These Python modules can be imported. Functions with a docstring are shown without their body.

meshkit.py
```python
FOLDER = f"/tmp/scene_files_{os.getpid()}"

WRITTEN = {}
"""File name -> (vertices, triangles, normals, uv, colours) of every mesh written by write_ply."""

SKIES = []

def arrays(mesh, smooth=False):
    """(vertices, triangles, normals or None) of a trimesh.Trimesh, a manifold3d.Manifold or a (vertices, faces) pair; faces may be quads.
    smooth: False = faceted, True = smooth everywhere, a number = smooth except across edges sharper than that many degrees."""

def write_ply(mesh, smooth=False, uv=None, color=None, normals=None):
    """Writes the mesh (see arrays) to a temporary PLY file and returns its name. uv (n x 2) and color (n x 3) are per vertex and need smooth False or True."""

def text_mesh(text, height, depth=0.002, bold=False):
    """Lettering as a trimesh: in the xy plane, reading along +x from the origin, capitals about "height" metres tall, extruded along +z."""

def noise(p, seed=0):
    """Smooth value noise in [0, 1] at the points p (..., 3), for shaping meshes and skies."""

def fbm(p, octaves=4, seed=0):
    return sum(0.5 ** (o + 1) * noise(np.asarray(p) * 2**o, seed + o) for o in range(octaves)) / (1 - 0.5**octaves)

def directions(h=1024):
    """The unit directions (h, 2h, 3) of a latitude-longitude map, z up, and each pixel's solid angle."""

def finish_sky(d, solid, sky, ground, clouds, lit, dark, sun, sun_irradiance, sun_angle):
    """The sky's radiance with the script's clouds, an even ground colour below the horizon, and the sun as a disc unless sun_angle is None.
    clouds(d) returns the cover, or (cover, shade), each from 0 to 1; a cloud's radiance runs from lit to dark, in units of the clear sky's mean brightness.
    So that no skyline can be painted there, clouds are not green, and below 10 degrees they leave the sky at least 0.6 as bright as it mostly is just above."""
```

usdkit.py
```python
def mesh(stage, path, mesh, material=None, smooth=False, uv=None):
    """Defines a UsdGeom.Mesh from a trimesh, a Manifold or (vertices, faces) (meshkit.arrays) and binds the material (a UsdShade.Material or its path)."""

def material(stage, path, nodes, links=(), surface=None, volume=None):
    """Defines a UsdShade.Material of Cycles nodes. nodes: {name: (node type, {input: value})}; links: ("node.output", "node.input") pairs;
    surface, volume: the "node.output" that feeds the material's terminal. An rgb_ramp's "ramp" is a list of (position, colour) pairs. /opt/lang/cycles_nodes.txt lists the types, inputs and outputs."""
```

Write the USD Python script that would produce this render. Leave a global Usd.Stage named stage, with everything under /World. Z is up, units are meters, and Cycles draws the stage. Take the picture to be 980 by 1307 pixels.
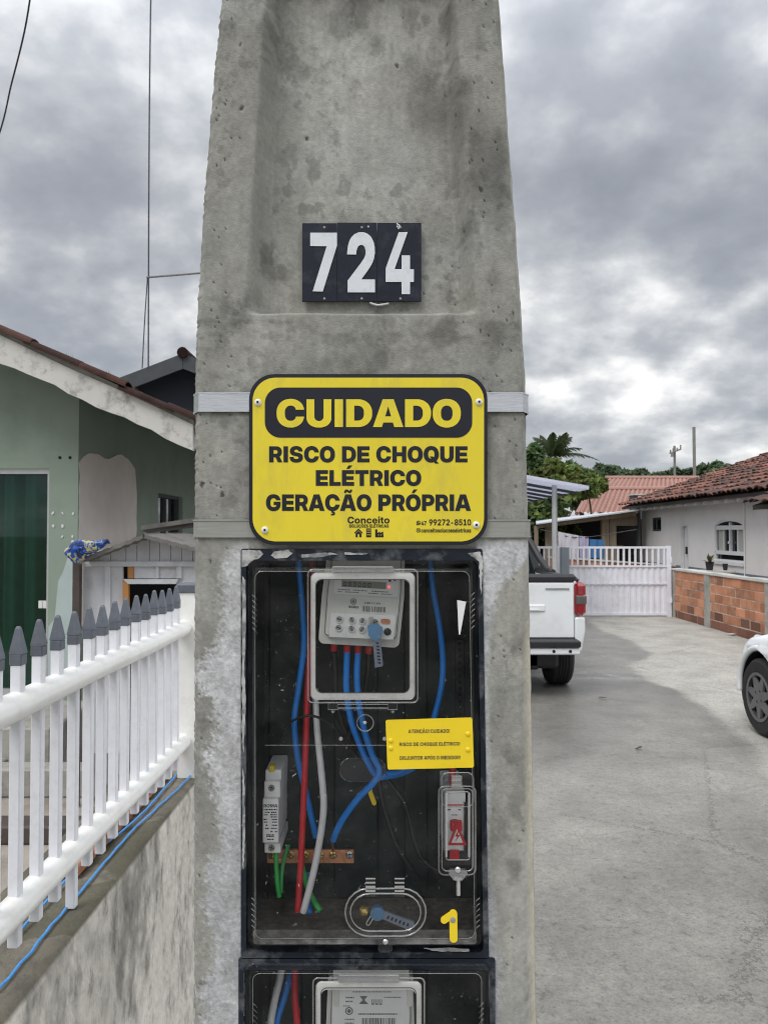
import json, math
import numpy as np, trimesh
import manifold3d as m3
from shapely import affinity
from shapely.geometry import Polygon, box as sbox, LineString, Point, MultiPolygon
from shapely.ops import unary_union
from pxr import Usd, UsdGeom, UsdLux, UsdShade, Gf, Sdf, Vt
import usdkit, meshkit

stage = Usd.Stage.CreateInMemory()
UsdGeom.SetStageUpAxis(stage, UsdGeom.Tokens.z)
UsdGeom.SetStageMetersPerUnit(stage, 1.0)
UsdGeom.Xform.Define(stage, '/World')

# ------------------------------------------------------------------ camera
EYE, FPX, CX, CY = 1.5, 980.0, 490.0, 653.5          # the lens, in pixels of the 980 x 1307 photograph
PITCH = math.atan(24.5 / 980)
cam = UsdGeom.Camera.Define(stage, '/World/camera')
cam.CreateHorizontalApertureAttr(36.0)
cam.CreateVerticalApertureAttr(48.06)
cam.CreateFocalLengthAttr(36.0)
cam.CreateFStopAttr(36.0)
cam.CreateFocusDistanceAttr(0.83)
cam.CreateExposureAttr(0.22)
cam.AddTranslateOp().Set(Gf.Vec3d(0, 0, EYE))
cam.AddRotateXOp().Set(90 + math.degrees(PITCH))

# ------------------------------------------------------------------ sky and sun
SUN_EL, SUN_AZ = math.radians(52), math.radians(220)     # behind the photographer, a little to the left, veiled by cloud
to_sun = np.array([math.cos(SUN_EL) * math.sin(SUN_AZ), math.cos(SUN_EL) * math.cos(SUN_AZ), math.sin(SUN_EL)])
SKY = 0.10
sky = usdkit.material(stage, '/World/Looks/overcast_sky', {
    'tc': ('texture_coordinate', {}), 'sep': ('separate_xyz', {}),
    'zc': ('math', {'math_type': 'maximum', 'value2': 0.0}), 'za': ('math', {'math_type': 'add', 'value2': 0.42}),
    'dx': ('math', {'math_type': 'divide'}), 'dy': ('math', {'math_type': 'divide'}), 'v': ('combine_xyz', {'z': 0.0}),
    'map': ('mapping', {'location': (3.1, 1.7, 0.4), 'scale': (1.15, 1.15, 1.0)}),
    'big': ('noise_texture', {'scale': 1.9, 'detail': 3.0, 'roughness': 0.48, 'distortion': 0.1}),
    'fine': ('noise_texture', {'scale': 5.2, 'detail': 8.0, 'roughness': 0.53, 'distortion': 0.05}),
    'sum': ('mix_float', {'fac': 0.52}),
    'ramp': ('rgb_ramp', {'ramp': [(0.33, (2.85, 3.05, 3.45)), (0.42, (3.5, 3.72, 4.12)), (0.48, (4.5, 4.72, 5.05)), (0.54, (6.4, 6.55, 6.7)), (0.605, (9.4, 9.4, 9.3))]}),
    'hz': ('map_range', {'from_min': 0.42, 'from_max': 1.0, 'to_min': 0.97, 'to_max': 2.7, 'clamp': True}),
    'zen': ('vector_math', {'math_type': 'scale'}),
    'sky': ('sky_texture', {'sky_type': 'single_scattering', 'sun_disc': False, 'sun_elevation': SUN_EL, 'sun_rotation': SUN_AZ}),
    'mixed': ('mix_color', {'fac': 0.96, 'use_clamp': False}),
    'bg': ('background_shader', {'strength': SKY})},
    [('tc.generated', 'sep.vector'), ('sep.z', 'zc.value1'), ('zc.value', 'za.value1'), ('sep.x', 'dx.value1'), ('za.value', 'dx.value2'),
     ('sep.y', 'dy.value1'), ('za.value', 'dy.value2'), ('dx.value', 'v.x'), ('dy.value', 'v.y'), ('v.vector', 'map.vector'),
     ('map.vector', 'big.vector'), ('map.vector', 'fine.vector'), ('big.fac', 'sum.a'), ('fine.fac', 'sum.b'), ('sum.result', 'ramp.fac'),
     ('sep.z', 'hz.value'), ('ramp.color', 'zen.vector1'), ('hz.result', 'zen.scale'),
     ('sky.color', 'mixed.a'), ('zen.vector', 'mixed.b'), ('mixed.result', 'bg.color')], surface='bg.background')
dome = UsdLux.DomeLight.Define(stage, '/World/sky')
UsdShade.MaterialBindingAPI.Apply(dome.GetPrim()).Bind(sky)
dome.GetPrim().SetCustomDataByKey('kind', 'structure')
sun = UsdLux.DistantLight.Define(stage, '/World/sun')
sun.CreateIntensityAttr(0.40); sun.CreateAngleAttr(28.0); sun.CreateColorAttr(Gf.Vec3f(1.0, 0.97, 0.93))
sun.GetPrim().CreateAttribute('inputs:normalize', Sdf.ValueTypeNames.Bool).Set(True)
sun.AddRotateXYZOp().Set(Gf.Vec3f(90 - math.degrees(SUN_EL), 0, 180 - math.degrees(SUN_AZ)))

# ------------------------------------------------------------------ helpers
RNG = np.random.default_rng(724)
CP, SP = math.cos(PITCH), math.sin(PITCH)

def P(px, py, Y):
    """the point at distance Y (metres along the street) that the photograph shows at px, py"""
    u, w = (np.asarray(px, float) - CX) / FPX, (CY - np.asarray(py, float)) / FPX
    t = Y / (CP - w * SP)
    return np.stack(np.broadcast_arrays(u * t, Y + 0 * t, EYE + (SP + w * CP) * t), -1)

def ground_at(px, py, z=0.0):
    u, w = (px - CX) / FPX, (CY - py) / FPX
    t = (z - EYE) / (SP + w * CP)
    return np.array([u * t, (CP - w * SP) * t, z])

PX = lambda Y: Y / FPX          # metres per photograph pixel at distance Y
used, LOC = {}, {}

def numbered(parent, name):
    key = parent + '/' + name
    n = used.get(key, -1) + 1
    used[key] = n
    return key if n == 0 else f'{key}_{n:03d}'

def tagprim(prim, label=None, cat=None, group=None, kind=None):
    for k, v in (('label', label), ('category', cat), ('group', group), ('kind', kind)):
        if v: prim.SetCustomDataByKey(k, v)

def thing(name, label, cat, base=(0, 0, 0), group=None, kind=None):
    path = numbered('/World', name)
    x = UsdGeom.Xform.Define(stage, path)
    x.AddTranslateOp().Set(Gf.Vec3d(*map(float, base)))
    LOC[path] = np.array(base, float)
    tagprim(x.GetPrim(), label, cat, group, kind)
    return path

def obj(name, mesh, mat, parent=None, label=None, cat=None, group=None, kind=None, smooth=False, col=None):
    """one Mesh prim, under parent (a part or a sub-part) or under /World (a thing or a piece of the setting)"""
    if isinstance(mesh, (list, tuple)) and isinstance(mesh[0], trimesh.Trimesh): mesh = trimesh.util.concatenate(list(mesh))
    v, f, n = meshkit.arrays(mesh, smooth)
    if parent is None:
        lo, hi = v.min(0), v.max(0)
        base = np.array([(lo[0] + hi[0]) / 2, (lo[1] + hi[1]) / 2, lo[2]]) if kind != 'structure' else np.zeros(3)
        path = numbered('/World', name)
    else:
        base, path = LOC[parent], numbered(parent, name)
    m = UsdGeom.Mesh.Define(stage, path)
    m.CreatePointsAttr(Vt.Vec3fArray.FromNumpy((v - base).astype(np.float32)))
    m.CreateFaceVertexCountsAttr(Vt.IntArray.FromNumpy(np.full(len(f), 3, np.int32)))
    m.CreateFaceVertexIndicesAttr(Vt.IntArray.FromNumpy(f.astype(np.int32).ravel()))
    m.CreateSubdivisionSchemeAttr('none')
    if n is not None:
        m.CreateNormalsAttr(Vt.Vec3fArray.FromNumpy(n.astype(np.float32))); m.SetNormalsInterpolation('vertex')
    if col is not None:
        col = np.asarray(col, np.float32)
        UsdGeom.PrimvarsAPI(m).CreatePrimvar('tint', Sdf.ValueTypeNames.Color3fArray, 'vertex').Set(Vt.Vec3fArray.FromNumpy(col))
    UsdShade.MaterialBindingAPI.Apply(m.GetPrim()).Bind(mat)
    if parent is None:
        m.AddTranslateOp().Set(Gf.Vec3d(*map(float, base)))
    LOC[path] = base
    tagprim(m.GetPrim(), label, cat, group, kind)
    return path

def cbox(lo, hi, c=0.0):
    """box with chamfered edges"""
    lo, hi = np.minimum(lo, hi).astype(float), np.maximum(lo, hi).astype(float)
    if c <= 0:
        return trimesh.creation.box(bounds=[lo, hi])
    c = min(c, (hi - lo).min() * 0.45)
    p = []
    for sx in (0, 1):
        for sy in (0, 1):
            for sz in (0, 1):
                q = np.array([(lo, hi)[sx][0], (lo, hi)[sy][1], (lo, hi)[sz][2]])
                s = np.array([1 - 2 * sx, 1 - 2 * sy, 1 - 2 * sz]) * c
                for k in range(3):
                    d = s.copy(); d[k] = 0
                    p.append(q + d)
    return trimesh.convex.convex_hull(np.array(p))

def pbox(x0, y0, x1, y1, Ya, Yb, c=0.0):
    """box whose front face, at distance Ya, the photograph shows between those pixels; it reaches back to Yb"""
    a, b = P(x0, y1, Ya), P(x1, y0, Ya)
    return cbox((a[0], Ya, a[2]), (b[0], Yb, b[2]), c)

def prism(poly, Y, t):
    """flat piece in pixel outline: back at Y, front t nearer the street side"""
    out = []
    for g in getattr(poly, 'geoms', [poly]):
        if g.is_empty or g.area < 1e-6: continue
        m = trimesh.creation.extrude_polygon(affinity.scale(g, 1, -1, origin=(0, 0)), 1.0, engine='earcut')
        v = np.array(m.vertices)
        q = P(v[:, 0], -v[:, 1], Y); q[:, 1] = Y - t * v[:, 2]
        out.append(trimesh.Trimesh(q, m.faces, process=False))
    return trimesh.util.concatenate(out)

def flat(poly2, axis, at, t):
    """prism of a polygon given in metres: axis 'y': (x, z) outline extruded along y; 'x': (y, z) along x; 'z': (x, y) along z; from at to at + t"""
    out = []
    for g in getattr(poly2, 'geoms', [poly2]):
        m = trimesh.creation.extrude_polygon(g, abs(t), engine='earcut')
        v = np.array(m.vertices); d = v[:, 2] + min(at, at + t)
        q = {'y': np.stack([v[:, 0], d, v[:, 1]], 1), 'x': np.stack([d, v[:, 0], v[:, 1]], 1), 'z': np.stack([v[:, 0], v[:, 1], d], 1)}[axis]
        f = m.faces[:, ::-1] if axis == 'y' else m.faces
        out.append(trimesh.Trimesh(q, f, process=False))
    return trimesh.util.concatenate(out)

def rrect(x0, y0, x1, y1, r, n=6):
    return sbox(x0 + r, y0 + r, x1 - r, y1 - r).buffer(r, quad_segs=n)

def spline(p, n=8):
    p = np.asarray(p, float)
    if len(p) < 3: return p
    q = np.vstack([2 * p[0] - p[1], p, 2 * p[-1] - p[-2]])
    out = []
    for i in range(1, len(q) - 2):
        a, b, c, d = q[i - 1:i + 3]
        for t in np.arange(n) / n:
            out.append(0.5 * (2 * b + (c - a) * t + (2 * a - 5 * b + 4 * c - d) * t * t + (3 * b - a - 3 * c + d) * t ** 3))
    return np.vstack([out, p[-1:]])

def tube(p, r, sides=10, closed=False, n=8, smoothp=True):
    p = spline(p, n) if smoothp else np.asarray(p, float)
    k = len(p)
    r = np.broadcast_to(np.asarray(r, float), (k,)) if np.ndim(r) == 0 else np.interp(np.linspace(0, 1, k), np.linspace(0, 1, len(r)), r)
    if closed: t = np.roll(p, -1, 0) - np.roll(p, 1, 0)
    else: t = np.gradient(p, axis=0)
    t /= np.linalg.norm(t, axis=1, keepdims=True) + 1e-12
    u = np.cross(t[0], [0, 1, 0.01]); u /= np.linalg.norm(u) + 1e-12
    rings, a = [], np.arange(sides) * 2 * math.pi / sides
    for i in range(k):
        u = u - t[i] * (u @ t[i]); u /= np.linalg.norm(u) + 1e-12
        w = np.cross(t[i], u)
        rings.append(p[i] + r[i] * (np.cos(a)[:, None] * u + np.sin(a)[:, None] * w))
    v = np.vstack(rings); f = []
    for i in range(k if closed else k - 1):
        j = (i + 1) % k
        for s in range(sides):
            s2 = (s + 1) % sides
            f += [[i * sides + s, i * sides + s2, j * sides + s2], [i * sides + s, j * sides + s2, j * sides + s]]
    if not closed:
        v = np.vstack([v, p[:1], p[-1:]])
        for s in range(sides):
            s2 = (s + 1) % sides
            f += [[k * sides, s2, s], [k * sides + 1, (k - 1) * sides + s, (k - 1) * sides + s2]]
    return trimesh.Trimesh(v, f, process=False)

def wire(pts, rpx, Y=None, **k):
    """a cable through pixels (px, py, distance)"""
    q = np.array([P(a[0], a[1], a[2] if len(a) > 2 else Y) for a in pts])
    return tube(q, rpx * PX(np.mean(q[:, 1])), **k)

def ring(poly, Y, rpx, sides=6):
    c = np.array(poly.exterior.coords)[:-1]
    return tube(P(c[:, 0], c[:, 1], Y), rpx * PX(Y), sides, closed=True, smoothp=False)

def cyl(a, b, r, r2=None, n=14):
    return tube([a, b], [r, r if r2 is None else r2], n, smoothp=False)

def disc(px, py, rpx, Y, t, n=16, dome=False):
    """round head facing the street, front at Y - t"""
    c, r = P(px, py, Y), rpx * PX(Y)
    if not dome: return cyl(c, c - [0, t, 0], r, n=n)
    return tube([c, c - [0, t * .5, 0], c - [0, t * .85, 0], c - [0, t, 0]], [r, r * .92, r * .6, r * .05], n, smoothp=False)

def grid_mesh(V):
    """V: rows x columns x 3"""
    h, w = V.shape[:2]
    i = np.arange(h * w).reshape(h, w)
    a, b, c, d = i[:-1, :-1].ravel(), i[:-1, 1:].ravel(), i[1:, 1:].ravel(), i[1:, :-1].ravel()
    return V.reshape(-1, 3), np.vstack([np.stack([a, d, c], 1), np.stack([a, c, b], 1)])

# ------------------------------------------------------------------ lettering: outlines drawn on a grid, capitals 500 high
HEAVY = json.loads('''{" ":[184,[]],"!":[184,[[34,158,21,500,163,500,149,158],[22,52,24,82,33,101,53,122,81,132,112,131,131,122,151,101,162,74,160,43,151,24,131,3,103,-7,72,-5,53,3,33,24]]],"2":[443,[[27,320,33,375,52,423,67,445,89,467,129,491,186,507,246,509,282,503,311,495,340,481,363,466,381,447,397,424,411,388,414,332,404,289,393,268,369,235,321,189,225,109,416,108,416,0,33,0,33,98,218,246,264,287,282,315,285,351,276,374,264,388,243,399,212,400,184,390,169,374,158,351,155,320]]],"4":[443,[[7,96,9,206,208,498,345,500,144,200,251,200,251,311,380,311,380,200,438,199,438,96,380,96,380,-2,251,-2,250,96]]],"7":[443,[[36,387,36,500,407,500,407,390,210,0,70,2,265,386]]],"A":[526,[[0,0,167,500,356,502,524,0,368,0,344,82,178,82,153,0],[211,192,313,192,264,368,258,360]]],"C":[502,[[14,223,14,275,21,325,33,364,50,399,72,430,110,464,149,486,184,498,234,507,280,507,316,502,364,486,405,462,431,440,459,404,481,354,488,311,349,311,335,348,314,371,283,385,245,387,222,381,200,369,181,350,168,329,158,296,155,270,158,202,167,173,179,150,193,134,214,120,245,112,272,112,295,117,314,127,330,143,342,164,349,187,488,187,486,165,471,117,454,86,433,60,385,22,325,-2,280,-9,206,-5,158,9,108,36,74,67,43,112,24,160]]],"D":[490,[[27,500,246,500,294,493,340,478,369,462,395,443,421,418,445,383,466,333,474,292,476,225,469,179,457,141,424,86,390,52,342,22,278,3,247,0,27,0],[167,116,234,115,267,122,302,143,323,174,335,228,332,296,325,321,309,348,295,362,274,374,231,385,167,384]]],"E":[435,[[27,500,416,500,416,381,167,380,168,306,397,306,397,192,168,192,167,120,416,119,416,0,27,0]]],"G":[509,[[14,223,14,275,21,325,33,364,50,399,72,430,103,459,129,476,172,495,218,505,280,507,325,500,366,486,409,462,440,435,464,402,481,361,486,326,344,326,335,353,314,374,288,385,249,387,219,380,198,367,181,350,165,321,156,286,155,228,158,202,168,169,182,146,198,131,221,119,250,112,293,113,324,126,343,143,354,169,353,179,263,179,263,278,490,278,488,168,481,137,464,96,445,69,416,40,390,22,342,2,282,-9,218,-7,162,7,110,34,72,69,48,103,26,155]]],"H":[500,[[27,500,167,500,167,313,332,313,333,500,473,500,473,0,333,0,332,194,167,194,167,0,27,0]]],"I":[200,[[28,500,172,500,172,0,28,0]]],"J":[404,[[15,137,15,199,144,199,144,145,151,126,160,115,181,107,200,107,216,112,228,122,237,146,237,500,376,500,376,134,368,91,345,50,323,27,308,17,278,3,254,-3,216,-9,170,-9,127,-2,82,17,46,50,26,88]]],"L":[395,[[27,500,167,500,167,119,383,119,383,0,27,0]]],"M":[636,[[27,500,237,500,319,208,399,498,610,500,610,0,473,0,475,345,435,196,375,0,261,2,201,198,161,342,165,215,165,0,27,0]]],"N":[509,[[27,500,170,500,290,308,342,215,342,500,481,500,481,0,338,0,225,180,166,284,167,0,27,0]]],"O":[514,[[14,223,14,275,21,325,33,364,50,399,72,430,110,464,146,485,198,502,234,507,296,505,330,498,381,478,421,450,457,409,479,368,493,325,500,275,498,204,490,160,471,112,440,67,405,36,368,14,316,-3,280,-9,234,-9,198,-3,146,14,101,41,67,76,38,122,21,174],[155,270,158,202,168,169,186,141,202,127,217,119,243,112,281,113,307,124,330,143,338,155,352,188,357,212,357,286,347,326,338,343,317,367,281,385,243,387,207,374,186,357,165,320]]],"P":[447,[[27,500,263,500,313,491,357,473,383,454,411,421,430,376,435,344,435,308,430,275,412,234,383,198,357,179,337,168,299,156,263,151,167,151,167,0,27,0],[167,268,243,266,264,272,276,279,290,293,299,315,297,344,290,359,276,373,252,383,167,385]]],"Q":[514,[[14,223,15,294,21,325,33,364,50,399,65,421,110,464,158,490,198,502,234,507,308,503,356,490,381,478,421,450,457,409,479,368,493,325,500,275,500,223,493,174,471,112,457,89,424,49,498,-38,381,-38,346,5,296,-7,234,-9,184,0,132,21,91,50,74,67,48,103,24,160],[155,270,162,188,174,159,195,133,217,119,243,112,258,113,206,184,311,184,329,160,338,155,352,188,359,228,356,296,338,343,317,367,281,385,243,387,207,374,186,357,165,320]]],"R":[459,[[27,500,280,498,337,483,373,462,395,442,411,421,430,376,435,344,433,294,423,258,404,225,387,206,359,185,450,0,306,0,229,156,167,156,167,0,27,0],[167,266,243,265,259,268,278,279,294,298,299,316,297,345,287,364,273,376,243,387,167,386]]],"S":[471,[[21,146,21,165,153,165,155,149,162,133,177,117,193,108,223,101,251,101,281,108,304,124,311,138,309,157,291,175,255,189,170,204,124,218,82,241,52,271,40,292,31,320,31,376,38,400,50,424,65,445,86,464,110,479,151,497,192,505,258,507,306,500,338,490,378,467,409,436,431,390,436,366,436,340,311,340,302,367,290,381,276,390,250,397,224,397,202,392,188,385,174,371,170,360,170,348,175,336,195,321,235,309,290,301,349,285,395,263,426,234,440,210,447,186,447,124,438,93,426,69,390,31,344,7,282,-7,210,-9,167,-3,132,5,79,33,52,60,31,98]]],"T":[452,[[14,381,14,500,438,500,438,381,296,381,296,-2,156,-2,156,381]]],"U":[486,[[27,500,163,500,165,168,179,138,198,120,223,110,255,108,276,113,292,122,314,148,323,176,323,500,459,500,457,146,452,122,438,88,419,60,392,34,354,12,306,-3,266,-9,201,-7,160,2,115,21,88,40,60,69,38,110,27,158]]],"Ã":[526,[[0,0,167,498,170,502,356,502,524,0,368,0,344,82,178,82,153,0],[258,358,212,191,313,192,264,369],[131,546,136,593,149,620,170,639,189,648,239,648,261,637,298,612,310,612,323,619,330,637,330,648,395,648,392,610,381,582,363,560,333,545,301,543,280,548,231,582,214,582,205,575,199,564,198,546]]],"Ç":[502,[[14,225,14,277,21,326,33,366,50,400,74,433,110,466,146,486,184,500,235,509,296,507,337,498,385,478,421,452,445,426,474,376,485,345,490,313,349,313,337,348,312,374,283,387,247,388,222,383,200,371,181,352,167,327,155,272,155,230,160,197,177,155,198,133,212,124,240,115,277,115,297,120,316,131,330,145,344,169,349,189,490,189,486,165,474,125,450,82,421,50,393,29,352,9,325,0,277,-8,277,-22,294,-22,320,-33,333,-48,340,-67,340,-88,333,-108,318,-124,301,-132,275,-137,204,-137,204,-91,260,-89,271,-78,270,-64,253,-55,216,-55,225,-5,184,2,146,15,108,38,76,67,53,96,33,136,21,175]]],"É":[435,[[27,500,416,500,416,381,167,380,168,306,397,306,397,192,168,192,167,120,416,119,416,0,27,0],[170,541,237,651,361,651,259,541]]],"Ó":[514,[[14,223,14,275,21,325,33,364,50,399,72,430,110,464,146,485,198,502,234,507,296,505,330,498,381,478,421,450,457,409,479,368,493,325,500,275,498,204,490,160,471,112,440,67,405,36,368,14,316,-3,280,-9,234,-9,198,-3,146,14,101,41,67,76,38,122,21,174],[155,270,158,202,168,169,186,141,202,127,217,119,243,112,281,113,307,124,330,143,338,155,352,188,357,212,357,286,347,326,338,343,317,367,281,385,243,387,207,374,186,357,165,320],[206,541,273,651,395,651,294,541]]]}''')
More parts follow.
